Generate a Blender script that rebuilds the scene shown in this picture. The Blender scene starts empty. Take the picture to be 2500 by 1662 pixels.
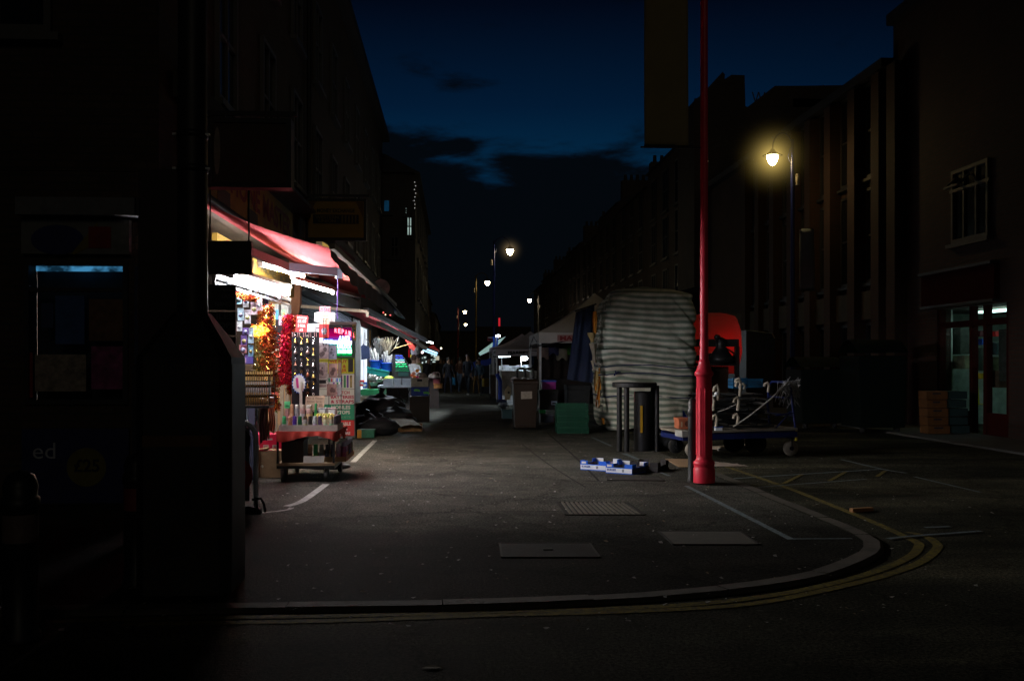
import bpy, bmesh, math, random
from mathutils import Vector, Matrix, noise as mnoise
R = random.Random(11)
S = bpy.context.scene
COL = S.collection
# ---------------------------------------------------------------- survey helpers
# camera: eye 1.4 m above the street, street runs along +Y, lens 35 mm, turned 3.3 degrees to the right
FPX, EYE, CU, HV, TH = 2430.0, 1.4, 1250.0, 888.0, math.radians(3.3)
def ray(u, v):
    rx = (u - CU) / FPX
    return Vector((math.sin(TH) + rx * math.cos(TH), math.cos(TH) - rx * math.sin(TH), (HV - v) / FPX))
def P(u, v, Y):
    d = ray(u, v); return Vector((0, 0, EYE)) + d * (Y / d.y)
def PX(u, v, X):
    d = ray(u, v); return Vector((0, 0, EYE)) + d * (X / d.x)
def G(u, v, z=0.0):
    d = ray(u, v); return Vector((0, 0, EYE)) + d * ((z - EYE) / d.z)
def X_(u, Y): return P(u, HV, Y).x
def Z_(v, Y, u=1110): return P(u, v, Y).z
# ---------------------------------------------------------------- materials
MATS = {}
def M(name, col, rough=0.6, var=0.25, scale=7.0, metal=0.0, emit=None, es=0.0, bump=0.0, bscale=60.0, spec=0.4, alpha=None):
    if name in MATS: return MATS[name]
    m = bpy.data.materials.new(name); m.use_nodes = True
    nt = m.node_tree; N = nt.nodes; L = nt.links
    b = N['Principled BSDF']
    tc = N.new('ShaderNodeTexCoord')
    n1 = N.new('ShaderNodeTexNoise'); n1.inputs['Scale'].default_value = scale; n1.inputs['Detail'].default_value = 6; n1.inputs['Roughness'].default_value = 0.65
    L.new(tc.outputs['Object'], n1.inputs['Vector'])
    r = N.new('ShaderNodeValToRGB')
    r.color_ramp.elements[0].position = 0.3; r.color_ramp.elements[1].position = 0.72
    r.color_ramp.elements[0].color = tuple(c * (1 - var) for c in col) + (1,)
    r.color_ramp.elements[1].color = tuple(min(1, c * (1 + var)) for c in col) + (1,)
    L.new(n1.outputs['Fac'], r.inputs['Fac'])
    L.new(r.outputs['Color'], b.inputs['Base Color'])
    rr = N.new('ShaderNodeMapRange'); rr.inputs['To Min'].default_value = max(0.02, rough - 0.12); rr.inputs['To Max'].default_value = min(1, rough + 0.12)
    L.new(n1.outputs['Fac'], rr.inputs['Value']); L.new(rr.outputs['Result'], b.inputs['Roughness'])
    b.inputs['Metallic'].default_value = metal
    b.inputs['Specular IOR Level'].default_value = spec
    if emit:
        b.inputs['Emission Color'].default_value = emit + (1,); b.inputs['Emission Strength'].default_value = es
    if bump:
        n2 = N.new('ShaderNodeTexNoise'); n2.inputs['Scale'].default_value = bscale; n2.inputs['Detail'].default_value = 5
        L.new(tc.outputs['Object'], n2.inputs['Vector'])
        bp = N.new('ShaderNodeBump'); bp.inputs['Strength'].default_value = bump; bp.inputs['Distance'].default_value = 0.02
        L.new(n2.outputs['Fac'], bp.inputs['Height']); L.new(bp.outputs['Normal'], b.inputs['Normal'])
    MATS[name] = m
    return m
def EM(name, col, es, var=0.0, scale=20):
    if name in MATS: return MATS[name]
    m = bpy.data.materials.new(name); m.use_nodes = True
    nt = m.node_tree; N = nt.nodes; L = nt.links
    N.remove(N['Principled BSDF'])
    e = N.new('ShaderNodeEmission'); e.inputs['Color'].default_value = col + (1,); e.inputs['Strength'].default_value = es
    if var:
        tc = N.new('ShaderNodeTexCoord'); n1 = N.new('ShaderNodeTexNoise'); n1.inputs['Scale'].default_value = scale
        L.new(tc.outputs['Object'], n1.inputs['Vector'])
        mr = N.new('ShaderNodeMapRange'); mr.inputs['From Min'].default_value = 0.35; mr.inputs['From Max'].default_value = 0.65
        mr.inputs['To Min'].default_value = es * (1 - var); mr.inputs['To Max'].default_value = es * (1 + var)
        L.new(n1.outputs['Fac'], mr.inputs['Value']); L.new(mr.outputs['Result'], e.inputs['Strength'])
    L.new(e.outputs[0], N['Material Output'].inputs['Surface'])
    MATS[name] = m
    return m
def glassm(name, tint=(0.9, 0.95, 0.95), refl=0.12):
    if name in MATS: return MATS[name]
    m = bpy.data.materials.new(name); m.use_nodes = True
    nt = m.node_tree; N = nt.nodes; L = nt.links
    N.remove(N['Principled BSDF'])
    t = N.new('ShaderNodeBsdfTransparent'); t.inputs['Color'].default_value = tint + (1,)
    g = N.new('ShaderNodeBsdfGlossy'); g.inputs['Roughness'].default_value = 0.05
    fr = N.new('ShaderNodeFresnel'); fr.inputs['IOR'].default_value = 1.45
    ad = N.new('ShaderNodeMath'); ad.operation = 'MULTIPLY_ADD'; ad.inputs[1].default_value = 1.0; ad.inputs[2].default_value = refl * 0.2
    L.new(fr.outputs[0], ad.inputs[0])
    mx = N.new('ShaderNodeMixShader'); L.new(ad.outputs[0], mx.inputs[0]); L.new(t.outputs[0], mx.inputs[1]); L.new(g.outputs[0], mx.inputs[2])
    L.new(mx.outputs[0], N['Material Output'].inputs['Surface'])
    MATS[name] = m
    return m
# ---------------------------------------------------------------- mesh builder
def top_loc(o):
    while o.parent: o = o.parent
    return o.location
class MB:
    def __init__(s): s.v = []; s.f = []; s.mi = []; s.sm = []; s.k = 0; s.xf = None
    def add(s, vs, fs, smooth=False):
        n = len(s.v)
        for p in vs:
            p = Vector(p)
            if s.xf is not None: p = s.xf @ p
            s.v.append(p)
        for f in fs:
            s.f.append([n + i for i in f]); s.mi.append(s.k); s.sm.append(smooth)
        return s
    def bb(s, x0, y0, z0, x1, y1, z1):
        x0, x1 = min(x0, x1), max(x0, x1); y0, y1 = min(y0, y1), max(y0, y1); z0, z1 = min(z0, z1), max(z0, z1)
        return s.add([(x0,y0,z0),(x1,y0,z0),(x1,y1,z0),(x0,y1,z0),(x0,y0,z1),(x1,y0,z1),(x1,y1,z1),(x0,y1,z1)],
                     [(0,3,2,1),(4,5,6,7),(0,1,5,4),(1,2,6,5),(2,3,7,6),(3,0,4,7)])
    def box(s, c, d, rz=0, rx=0, ry=0):
        m = Matrix.Translation(c) @ Matrix.Rotation(rz, 4, 'Z') @ Matrix.Rotation(ry, 4, 'Y') @ Matrix.Rotation(rx, 4, 'X')
        h = [x / 2 for x in d]
        vs = [m @ Vector((a*h[0], b*h[1], e*h[2])) for a, b, e in ((-1,-1,-1),(1,-1,-1),(1,1,-1),(-1,1,-1),(-1,-1,1),(1,-1,1),(1,1,1),(-1,1,1))]
        return s.add(vs, [(0,3,2,1),(4,5,6,7),(0,1,5,4),(1,2,6,5),(2,3,7,6),(3,0,4,7)])
    def beam(s, a, b, w, t, up=(0, 0, 1)):
        a = Vector(a); b = Vector(b); d = (b - a); L = d.length; d.normalize()
        up = Vector(up)
        if abs(d.dot(up)) > 0.98: up = Vector((1, 0, 0))
        x = d.cross(up).normalized(); z = x.cross(d).normalized()
        vs = []
        for q in (a, b):
            for i, j in ((-1,-1),(1,-1),(1,1),(-1,1)): vs.append(q + x * (i*w/2) + z * (j*t/2))
        return s.add(vs, [(0,1,2,3),(7,6,5,4),(0,4,5,1),(1,5,6,2),(2,6,7,3),(3,7,4,0)])
    def poly(s, pts): return s.add(pts, [tuple(range(len(pts)))])
    def tube(s, pts, r, seg=8, cap=True, smooth=True):
        pts = [Vector(p) for p in pts]; n = len(pts)
        rs = r if isinstance(r, (list, tuple)) else [r] * n
        vs = []; fs = []
        prev = None
        for i, p in enumerate(pts):
            t = (pts[min(i+1, n-1)] - pts[max(i-1, 0)])
            if t.length < 1e-9: t = Vector((0, 0, 1))
            t.normalize()
            if prev is None:
                a = Vector((0, 0, 1)) if abs(t.z) < 0.9 else Vector((1, 0, 0))
                x = t.cross(a).normalized()
            else:
                x = (prev - t * prev.dot(t)).normalized()
            prev = x; y = t.cross(x)
            for k in range(seg):
                an = 2 * math.pi * k / seg
                vs.append(p + (x * math.cos(an) + y * math.sin(an)) * rs[i])
        for i in range(n - 1):
            for k in range(seg):
                k2 = (k + 1) % seg
                fs.append((i*seg+k, i*seg+k2, (i+1)*seg+k2, (i+1)*seg+k))
        s.add(vs, fs, smooth)
        if cap: s.add(vs[:seg], [tuple(reversed(range(seg)))]); s.add(vs[-seg:], [tuple(range(seg))])
        return s
    def lathe(s, prof, c=(0, 0, 0), seg=16, smooth=True, ax='Z'):
        c = Vector(c); vs = []; fs = []
        for r, z in prof:
            for k in range(seg):
                an = 2 * math.pi * k / seg
                q = Vector((r * math.cos(an), r * math.sin(an), z))
                if ax == 'Y': q = Vector((q.x, q.z, q.y))
                if ax == 'X': q = Vector((q.z, q.x, q.y))
                vs.append(c + q)
        for i in range(len(prof) - 1):
            for k in range(seg):
                k2 = (k + 1) % seg
                fs.append((i*seg+k, i*seg+k2, (i+1)*seg+k2, (i+1)*seg+k))
        n = len(prof)
        s.add(vs, fs, smooth)
        if prof[0][0] > 1e-4: s.add(vs[:seg], [tuple(reversed(range(seg)))])
        if prof[-1][0] > 1e-4: s.add(vs[-seg:], [tuple(range(seg))])
        return s
    def prism(s, pts, d):
        d = Vector(d); n = len(pts); a = [Vector(p) for p in pts]
        fs = [tuple(range(n)), tuple(reversed(range(n, 2*n)))]
        for i in range(n): fs.append((i, n+i, n+(i+1) % n, (i+1) % n))
        return s.add(a + [p + d for p in a], fs)
    def grid(s, fn, nu, nv, smooth=True, wrap=False):
        vs = [fn(i / nu, j / nv) for j in range(nv + 1) for i in range(nu + (0 if wrap else 1))]
        w = nu if wrap else nu + 1
        fs = []
        for j in range(nv):
            for i in range(nu):
                i2 = (i + 1) % w if wrap else i + 1
                fs.append((j*w+i, j*w+i2, (j+1)*w+i2, (j+1)*w+i))
        return s.add(vs, fs, smooth)
    def ball(s, c, r, seg=10, sq=(1, 1, 1)):
        c = Vector(c); n = max(4, seg // 2)
        prof = [(max(1e-5, math.sin(math.pi*i/n)), -math.cos(math.pi*i/n)) for i in range(n + 1)]
        m = MB(); m.lathe(prof, (0, 0, 0), seg)
        return s.add([c + Vector((p.x*r*sq[0], p.y*r*sq[1], p.z*r*sq[2])) for p in m.v], m.f, True)
    def build(s, name, mats, parent=None, bevel=0, solid=0, local=False):
        me = bpy.data.meshes.new(name)
        vs = s.v
        if parent is not None:
            off = Vector((0, 0, 0)) if local else top_loc(parent)
        elif local: off = Vector((0, 0, 0))
        else:
            xs = [p.x for p in vs]; ys = [p.y for p in vs]; zs = [p.z for p in vs]
            off = Vector(((min(xs)+max(xs))/2, (min(ys)+max(ys))/2, min(zs)))
        me.from_pydata([tuple(p - off) for p in vs], [], s.f)
        if not isinstance(mats, (list, tuple)): mats = [mats]
        for m in mats: me.materials.append(m)
        me.polygons.foreach_set('material_index', s.mi)
        me.polygons.foreach_set('use_smooth', s.sm)
        bm = bmesh.new(); bm.from_mesh(me)
        bmesh.ops.recalc_face_normals(bm, faces=bm.faces); bm.to_mesh(me); bm.free()
        me.update()
        o = bpy.data.objects.new(name, me); COL.objects.link(o)
        if parent is not None: o.parent = parent
        else: o.location = off
        if bevel:
            b = o.modifiers.new('bevel', 'BEVEL'); b.width = bevel; b.segments = 2; b.limit_method = 'ANGLE'
        if solid:
            b = o.modifiers.new('solid', 'SOLIDIFY'); b.thickness = solid
        return o
USED = {}
def tag(o, label, cat, group=None):
    o['label'] = label; o['category'] = cat
    if group: o['group'] = group
    return o
def struct(o): o['kind'] = 'structure'; return o
def stuff(o): o['kind'] = 'stuff'; return o
def thing(name, label, cat, loc=(0, 0, 0), group=None, rz=0):
    o = bpy.data.objects.new(name, None); COL.objects.link(o)
    o.empty_display_size = 0.1
    o.location = loc; o.rotation_euler = (0, 0, rz)
    return tag(o, label, cat, group)
def dup(root, loc, rz=None, label=None, group=None):
    r = root.copy(); COL.objects.link(r); r.location = loc
    if rz is not None: r.rotation_euler = (0, 0, rz)
    if label: r['label'] = label
    if group: r['group'] = group
    for ch in list(root.children):
        c = ch.copy(); COL.objects.link(c); c.parent = r
        for g in ch.children:
            d = g.copy(); COL.objects.link(d); d.parent = c
    return r
def remat(root, part, mats):
    "give one copied thing its own colours"
    for ch in [root] + list(root.children):
        if ch.type == 'MESH' and ch.name.split('.')[0] == part:
            ch.data = ch.data.copy()
            for i, m in enumerate(mats): ch.data.materials[i] = m
def text(st, c, right, up, w, h, mat, parent, name='lettering', bold=0.0, depth=0.003, local=False):
    cu = bpy.data.curves.new(name, 'FONT'); cu.body = st; cu.size = 1; cu.extrude = 0.0; cu.offset = bold; cu.resolution_u = 3
    cu.align_x = 'CENTER'; cu.space_line = 0.9
    t = bpy.data.objects.new('tmp', cu)
    me = bpy.data.meshes.new_from_object(t)
    bpy.data.objects.remove(t)
    xs = [v.co.x for v in me.vertices]; ys = [v.co.y for v in me.vertices]
    x0, x1, y0, y1 = min(xs), max(xs), min(ys), max(ys)
    right = Vector(right).normalized(); up = Vector(up).normalized(); nrm = right.cross(up)
    off = Vector((0, 0, 0)) if (local or parent is None) else top_loc(parent)
    for v in me.vertices:
        a = ((v.co.x - x0) / (x1 - x0) - 0.5) * w; b = ((v.co.y - y0) / (y1 - y0) - 0.5) * h
        v.co = Vector(c) + right * a + up * b + nrm * depth - off
    me.materials.clear(); me.materials.append(mat)
    me.name = name
    o = bpy.data.objects.new(name, me); COL.objects.link(o)
    if parent is not None: o.parent = parent
    return o
def smooth_line(pts, n=6):
    out = []
    for i in range(len(pts) - 1):
        p0 = pts[max(i-1, 0)]; p1 = pts[i]; p2 = pts[i+1]; p3 = pts[min(i+2, len(pts)-1)]
        for k in range(n):
            t = k / n
            out.append(0.5 * ((2*p1) + (p2-p0)*t + (2*p0-5*p1+4*p2-p3)*t*t + (3*p1-p0-3*p2+p3)*t**3))
    out.append(pts[-1])
    return out
def nz(x, y, z=0.0): return mnoise.noise(Vector((x, y, z)))
EX, EY, EZ = Vector((1, 0, 0)), Vector((0, 1, 0)), Vector((0, 0, 1))
# common materials
black = M('black_paint', (0.012, 0.012, 0.013), 0.45, 0.3)
blackp = M('black_plastic', (0.015, 0.015, 0.016), 0.6, 0.3, bump=0.05)
steel = M('galvanised_steel', (0.42, 0.43, 0.44), 0.4, 0.2, metal=0.85)
alu = M('aluminium', (0.55, 0.56, 0.57), 0.35, 0.15, metal=0.8)
white = M('white_paint', (0.75, 0.75, 0.74), 0.5, 0.08)
paper = M('white_paper', (0.72, 0.71, 0.68), 0.8, 0.08)
cream = M('cream_card', (0.6, 0.53, 0.4), 0.8, 0.12)
card = M('brown_cardboard', (0.30, 0.19, 0.10), 0.85, 0.2, scale=12)
card2 = M('pale_cardboard', (0.42, 0.38, 0.33), 0.85, 0.2, scale=12)
darkmetal = M('dark_metal', (0.03, 0.032, 0.035), 0.45, 0.3, metal=0.5)
redp = M('red_print', (0.6, 0.03, 0.03), 0.55, 0.1)
bluep = M('blue_print', (0.02, 0.09, 0.45), 0.5, 0.15)
greenp = M('green_print', (0.02, 0.25, 0.09), 0.55, 0.15)
purplep = M('purple_print', (0.16, 0.04, 0.35), 0.5, 0.15)
yellowp = M('yellow_print', (0.65, 0.5, 0.03), 0.6, 0.12)
rubber = M('black_rubber', (0.018, 0.018, 0.018), 0.85, 0.3)
ink = M('dark_ink', (0.02, 0.02, 0.03), 0.7, 0.1)
gold = M('gold_metal', (0.75, 0.45, 0.1), 0.25, 0.2, metal=1.0)
silver = M('silver_metal', (0.6, 0.6, 0.6), 0.25, 0.2, metal=1.0)
glass = glassm('window_glass')
# ================================================================ GROUND
def asphalt(name, base, stain, specks=True, patch=False, edge=0.0):
    m = bpy.data.materials.new(name); m.use_nodes = True
    nt = m.node_tree; N = nt.nodes; L = nt.links
    b = N['Principled BSDF']; tc = N.new('ShaderNodeTexCoord')
    def noi(sc, det=4, rough=0.6):
        n = N.new('ShaderNodeTexNoise'); n.inputs['Scale'].default_value = sc; n.inputs['Detail'].default_value = det; n.inputs['Roughness'].default_value = rough
        L.new(tc.outputs['Object'], n.inputs['Vector']); return n
    def ramp(src, a, bb_, c0, c1):
        r = N.new('ShaderNodeValToRGB'); r.color_ramp.elements[0].position = a; r.color_ramp.elements[1].position = bb_
        r.color_ramp.elements[0].color = c0 + (1,); r.color_ramp.elements[1].color = c1 + (1,)
        L.new(src, r.inputs['Fac']); return r
    def mix(kind, fac, a, c):
        x = N.new('ShaderNodeMixRGB'); x.blend_type = kind
        if isinstance(fac, float): x.inputs[0].default_value = fac
        else: L.new(fac, x.inputs[0])
        for i, q in ((1, a), (2, c)):
            if isinstance(q, tuple): x.inputs[i].default_value = q + (1,)
            else: L.new(q, x.inputs[i])
        return x.outputs[0]
    big = noi(0.45, 5, 0.55); mid = noi(5, 5, 0.7); fine = noi(150, 3, 0.8); grit = noi(46, 4, 0.85)
    c = ramp(big.outputs['Fac'], 0.35, 0.7, tuple(x * (1 - stain) for x in base), tuple(x * (1 + stain) for x in base)).outputs[0]
    c = mix('MULTIPLY', 0.55, c, ramp(mid.outputs['Fac'], 0.3, 0.7, (0.55, 0.55, 0.55), (1.3, 1.3, 1.3)).outputs[0])
    c = mix('MULTIPLY', 0.9, c, ramp(fine.outputs['Fac'], 0.35, 0.66, (0.35, 0.35, 0.35), (1.9, 1.9, 1.9)).outputs[0])
    c = mix('MULTIPLY', 0.95, c, ramp(grit.outputs['Fac'], 0.40, 0.62, (0.22, 0.22, 0.22), (2.1, 2.1, 2.1)).outputs[0])
    if specks:
        v = N.new('ShaderNodeTexVoronoi'); v.inputs['Scale'].default_value = 7.0; v.inputs['Randomness'].default_value = 1.0
        nd = noi(30, 2); vm = N.new('ShaderNodeMixRGB'); vm.inputs[0].default_value = 0.04
        L.new(tc.outputs['Object'], vm.inputs[1]); L.new(nd.outputs['Color'], vm.inputs[2]); L.new(vm.outputs[0], v.inputs['Vector'])
        sp = ramp(v.outputs['Distance'], 0.10, 0.16, (1, 1, 1), (0, 0, 0)).outputs[0]
        vv = ramp(v.outputs['Color'], 0.55, 0.72, (0, 0, 0), (0.85, 0.85, 0.85)).outputs[0]
        f = mix('MULTIPLY', 1.0, sp, vv)
        c = mix('MIX', f, c, tuple(min(1, x * 2.6) for x in base))
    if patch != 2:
        # light falloff painted into the tarmac: darker along the kerb, with a ragged edge
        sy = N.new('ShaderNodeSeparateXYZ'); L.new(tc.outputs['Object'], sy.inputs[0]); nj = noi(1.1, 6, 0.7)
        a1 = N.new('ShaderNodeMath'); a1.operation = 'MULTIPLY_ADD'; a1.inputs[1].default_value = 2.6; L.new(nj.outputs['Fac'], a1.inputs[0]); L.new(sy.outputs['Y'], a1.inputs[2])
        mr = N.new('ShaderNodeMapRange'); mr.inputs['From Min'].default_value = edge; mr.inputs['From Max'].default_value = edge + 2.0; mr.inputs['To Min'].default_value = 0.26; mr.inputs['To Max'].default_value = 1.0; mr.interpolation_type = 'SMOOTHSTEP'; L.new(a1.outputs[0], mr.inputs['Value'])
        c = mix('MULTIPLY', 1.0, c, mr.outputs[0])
    if patch:
        # worn, paler lane along the crossing road
        sx = N.new('ShaderNodeSeparateXYZ'); nb = noi(0.7, 4)
        mp = N.new('ShaderNodeMapping'); mp.inputs['Scale'].default_value = (0.16, 0.9, 1); mp.inputs['Location'].default_value = (0.3, 1.45, 0)
        L.new(tc.outputs['Object'], mp.inputs['Vector']); pn = N.new('ShaderNodeTexNoise'); pn.inputs['Scale'].default_value = 1.0; pn.inputs['Detail'].default_value = 3
        L.new(mp.outputs[0], pn.inputs['Vector'])
        c = mix('MULTIPLY', 1.0, c, ramp(pn.outputs['Fac'], 0.48, 0.6, (0.8, 0.8, 0.8), (1.9, 1.8, 1.65)).outputs[0])
    vc = N.new('ShaderNodeTexVoronoi'); vc.feature = 'DISTANCE_TO_EDGE'; vc.inputs['Scale'].default_value = 0.42
    nc = noi(2.2, 6, 0.75); vm2 = N.new('ShaderNodeMixRGB'); vm2.blend_type = 'ADD'; vm2.inputs[0].default_value = 0.9
    L.new(tc.outputs['Object'], vm2.inputs[1]); L.new(nc.outputs['Color'], vm2.inputs[2]); L.new(vm2.outputs[0], vc.inputs['Vector'])
    c = mix('MULTIPLY', 0.75, c, ramp(vc.outputs['Distance'], 0.0, 0.012, (0.25, 0.25, 0.25), (1, 1, 1)).outputs[0])
    pt = noi(1.7, 4, 0.6)
    c = mix('MULTIPLY', 0.5, c, ramp(pt.outputs['Fac'], 0.42, 0.60, (0.62, 0.62, 0.64), (1.25, 1.24, 1.2)).outputs[0])
    L.new(c, b.inputs['Base Color'])
    rr = N.new('ShaderNodeMapRange'); rr.inputs['To Min'].default_value = 0.65; rr.inputs['To Max'].default_value = 0.95
    L.new(mid.outputs['Fac'], rr.inputs['Value']); L.new(rr.outputs[0], b.inputs['Roughness'])
    b.inputs['Specular IOR Level'].default_value = 0.02
    bp = N.new('ShaderNodeBump'); bp.inputs['Strength'].default_value = 1.0; bp.inputs['Distance'].default_value = 0.012
    L.new(grit.outputs['Fac'], bp.inputs['Height'])
    L.new(bp.outputs['Normal'], b.inputs['Normal'])
    MATS[name] = m
    return m
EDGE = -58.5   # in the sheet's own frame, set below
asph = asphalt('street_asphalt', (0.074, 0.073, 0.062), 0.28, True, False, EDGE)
asph2 = asphalt('road_asphalt', (0.040, 0.040, 0.030), 0.3, True, 2)
kerbm = M('kerb_granite', (0.062, 0.054, 0.040), 0.9, 0.45, scale=5, bump=0.4, bscale=90)
def roadz(Y):
    t = min(1, max(0, (Y - 11.5) / 2.5)); return -0.020 + t * 0.014
def GR(u, v, dz=0.0):
    z = -0.02
    for _ in range(6):
        p = G(u, v, z + dz); z = roadz(p.y)
    return G(u, v, z + dz)
mb = MB()
ys = [-60, 0, 5, 9, 11.5, 12, 12.5, 13, 13.5, 14, 16, 20, 30, 60, 130, 400, 1500]
for a, b in zip(ys[:-1], ys[1:]):
    for x0, x1 in ((-900, -14), (-14, 3), (3, 9), (9, 900)):
        mb.add([(x0, a, roadz(a)), (x1, a, roadz(a)), (x1, b, roadz(b)), (x0, b, roadz(b))], [(0, 1, 2, 3)])
struct(mb.build('road', asph2))
outer_px = [(-900, 1503), (-300, 1500), (100, 1496), (583, 1488), (1000, 1483), (1261, 1477), (1505, 1466), (1668, 1454), (1861, 1434), (2014, 1408), (2095, 1380), (2146, 1355), (2159, 1334),
            (2151, 1319), (2105, 1294), (2014, 1258), (1912, 1217), (1851, 1192), (1790, 1168)]
outer = smooth_line([G(u, v) for u, v in outer_px], 6)
outer.append(Vector((outer[-1].x, outer[-1].y + 1.5, 0)))
outer.append(Vector((outer[-1].x, 140, 0)))
def offs(line, d):
    out = []
    for i, p in enumerate(line):
        t = line[min(i+1, len(line)-1)] - line[max(i-1, 0)]; t.z = 0; t.normalize()
        out.append(p + Vector((-t.y, t.x, 0)) * d)
    return out
inner = offs(outer, 0.15)
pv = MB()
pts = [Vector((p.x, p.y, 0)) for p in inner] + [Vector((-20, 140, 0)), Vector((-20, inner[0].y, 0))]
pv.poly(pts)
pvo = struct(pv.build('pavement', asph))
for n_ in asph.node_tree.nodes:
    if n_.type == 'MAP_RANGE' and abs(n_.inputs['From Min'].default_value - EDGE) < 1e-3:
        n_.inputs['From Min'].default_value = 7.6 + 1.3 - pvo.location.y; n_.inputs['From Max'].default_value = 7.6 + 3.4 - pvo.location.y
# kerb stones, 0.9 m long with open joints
kb = MB()
def resample(line, step):
    out = [line[0].copy()]; acc = 0
    for a, b in zip(line[:-1], line[1:]):
        L_ = (b - a).length; d = 0
        while acc + (L_ - d) >= step:
            d += step - acc; acc = 0; out.append(a.lerp(b, d / L_))
        acc += L_ - d
    return out
kl = resample(outer[:-1], 0.3)
ki = offs(kl, 0.147)
for i in range(len(kl) - 1):
    a, b = kl[i], kl[i+1]; c, d = ki[i], ki[i+1]
    if i % 3 == 0: a = a.lerp(b, 0.012); c = c.lerp(d, 0.012)
    if i % 3 == 2: b = b.lerp(a, 0.012); d = d.lerp(c, 0.012)
    jz = 0.006 + 0.003 * (((i // 3) * 7) % 3)
    ch_ = Vector((0, 0.012 * nz(i * .7, 3), 0)); a = a + ch_; b = b + Vector((0, 0.012 * nz((i + 1) * .7, 3), 0))
    za, zb = roadz(a.y) - 0.02, roadz(b.y) - 0.02
    zt = jz
    e, f = a.lerp(c, 0.16), b.lerp(d, 0.16)
    kb.add([(a.x, a.y, za), (b.x, b.y, zb), (b.x, b.y, zt - 0.012), (a.x, a.y, zt - 0.012), (e.x, e.y, zt), (f.x, f.y, zt), (d.x, d.y, zt), (c.x, c.y, zt)],
           [(0, 1, 2, 3), (3, 2, 5, 4), (4, 5, 6, 7)])
struct(kb.build('kerb', kerbm))
# painted markings
def paint(name, col, wear=0.5):
    m = M(name, col, 0.85, 0.3, 4, spec=0.05)
    nt = m.node_tree; N = nt.nodes; L = nt.links; b = N['Principled BSDF']
    tc = N.new('ShaderNodeTexCoord'); n = N.new('ShaderNodeTexNoise'); n.inputs['Scale'].default_value = 22; n.inputs['Detail'].default_value = 8; n.inputs['Roughness'].default_value = 0.75
    L.new(tc.outputs['Object'], n.inputs['Vector'])
    r = N.new('ShaderNodeValToRGB'); r.color_ramp.elements[0].position = wear - 0.1; r.color_ramp.elements[1].position = wear + 0.08
    L.new(n.outputs['Fac'], r.inputs['Fac'])
    old = b.inputs['Base Color'].links[0].from_socket
    x = N.new('ShaderNodeMixRGB'); x.inputs[1].default_value = (0.05, 0.047, 0.042, 1); L.new(r.outputs[0], x.inputs[0]); L.new(old, x.inputs[2]); L.new(x.outputs[0], b.inputs['Base Color'])
    return m
ypaint = paint('yellow_road_paint', (0.17, 0.135, 0.03), 0.48)
wpaint = paint('white_road_paint', (0.4, 0.4, 0.37), 0.42)
bpaint = paint('faded_white_paint', (0.15, 0.19, 0.20), 0.45)
def strip(line, w, lift, road=True):
    mb = MB(); l = offs(line, w/2); r = offs(line, -w/2)
    for i in range(len(line) - 1):
        q = [l[i], l[i+1], r[i+1], r[i]]
        mb.add([(p.x, p.y, (roadz(p.y) if road else 0) + lift) for p in q], [(0, 1, 2, 3)])
    return mb
y1 = [(100, 1518), (400, 1510), (800, 1504), (1200, 1495), (1454, 1487), (1709, 1474), (1912, 1449), (2065, 1416), (2166, 1385), (2227, 1355), (2243, 1334), (2238, 1324), (2197, 1304), (2116, 1268), (2014, 1227), (1912, 1187), (1785, 1143), (1760, 1133)]
y2 = [(300, 1524), (800, 1516), (1200, 1502), (1505, 1494), (1810, 1477), (2014, 1441), (2166, 1403), (2248, 1372), (2288, 1339), (2283, 1324), (2258, 1309), (2217, 1299)]
for nm, pp in (('yellow_line', y1), ('yellow_line', y2)):
    ln = smooth_line([GR(u, v) for u, v in pp], 8)
    struct(strip(ln, 0.075, 0.004).build(nm, ypaint))
def road_line(nm, pp, w, m, road=True, lift=0.004):
    ln = [GR(u, v) if road else G(u, v) for u, v in pp]
    if len(ln) > 2: ln = smooth_line(ln, 5)
    struct(strip(ln, w, lift, road).build(nm, m))
def z2(x, y): return (1200 + x / 1.966, 1080 + y / 1.966)
road_line('parking_bay_line', [z2(1140, 175), z2(1500, 152), z2(1880, 128)], 0.05, bpaint)
road_line('parking_bay_line', [z2(1280, 215), z2(1800, 176)], 0.05, bpaint)
for a, b in (((1400, 200), (1490, 155)), ((1620, 187), (1700, 142)), ((1850, 165), (1890, 137))):
    road_line('yellow_tick_mark', [z2(*a), z2(*b)], 0.05, ypaint, True, 0.008)
road_line('parking_bay_line', [z2(1680, 85), z2(1870, 130), z2(1990, 150)], 0.06, bpaint, True, 0.012)
road_line('parking_bay_line', [z2(2030, 165), z2(2350, 240)], 0.05, bpaint)
road_line('parking_bay_line', [z2(1900, 468), z2(2000, 456), z2(2350, 430)], 0.05, bpaint, True, 0.012)
road_line('parking_bay_line', [z2(2080, 413), z2(2200, 408)], 0.05, bpaint, True, 0.012)
road_line('pitch_line', [(1675, 1186), (1932, 1317)], 0.06, bpaint, False)
road_line('pitch_line', [(1932, 1317), (2080, 1316)], 0.035, bpaint, False, 0.008)
road_line('pitch_line', [(1600, 1149), (1635, 1162)], 0.05, bpaint, False)
road_line('pitch_line', [(1523, 1107), (1560, 1122)], 0.08, bpaint, False)
road_line('pitch_line', [(1446, 1068), (1493, 1089)], 0.06, bpaint, False)
road_line('pitch_line', [(700, 1236), (740, 1222), (796, 1182)], 0.085, wpaint, False)
road_line('pitch_line', [(640, 1253), (700, 1246), (712, 1240)], 0.05, wpaint, False, 0.008)
road_line('pitch_line', [(862, 1128), (892, 1098), (916, 1075)], 0.085, wpaint, False)
jm = M('tarmac_seal', (0.012, 0.011, 0.010), 0.8, 0.4, 9, spec=0.1)
road_line('tarmac_joint', [(1335, 1056), (1400, 1112), (1462, 1174)], 0.03, jm, False)
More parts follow.
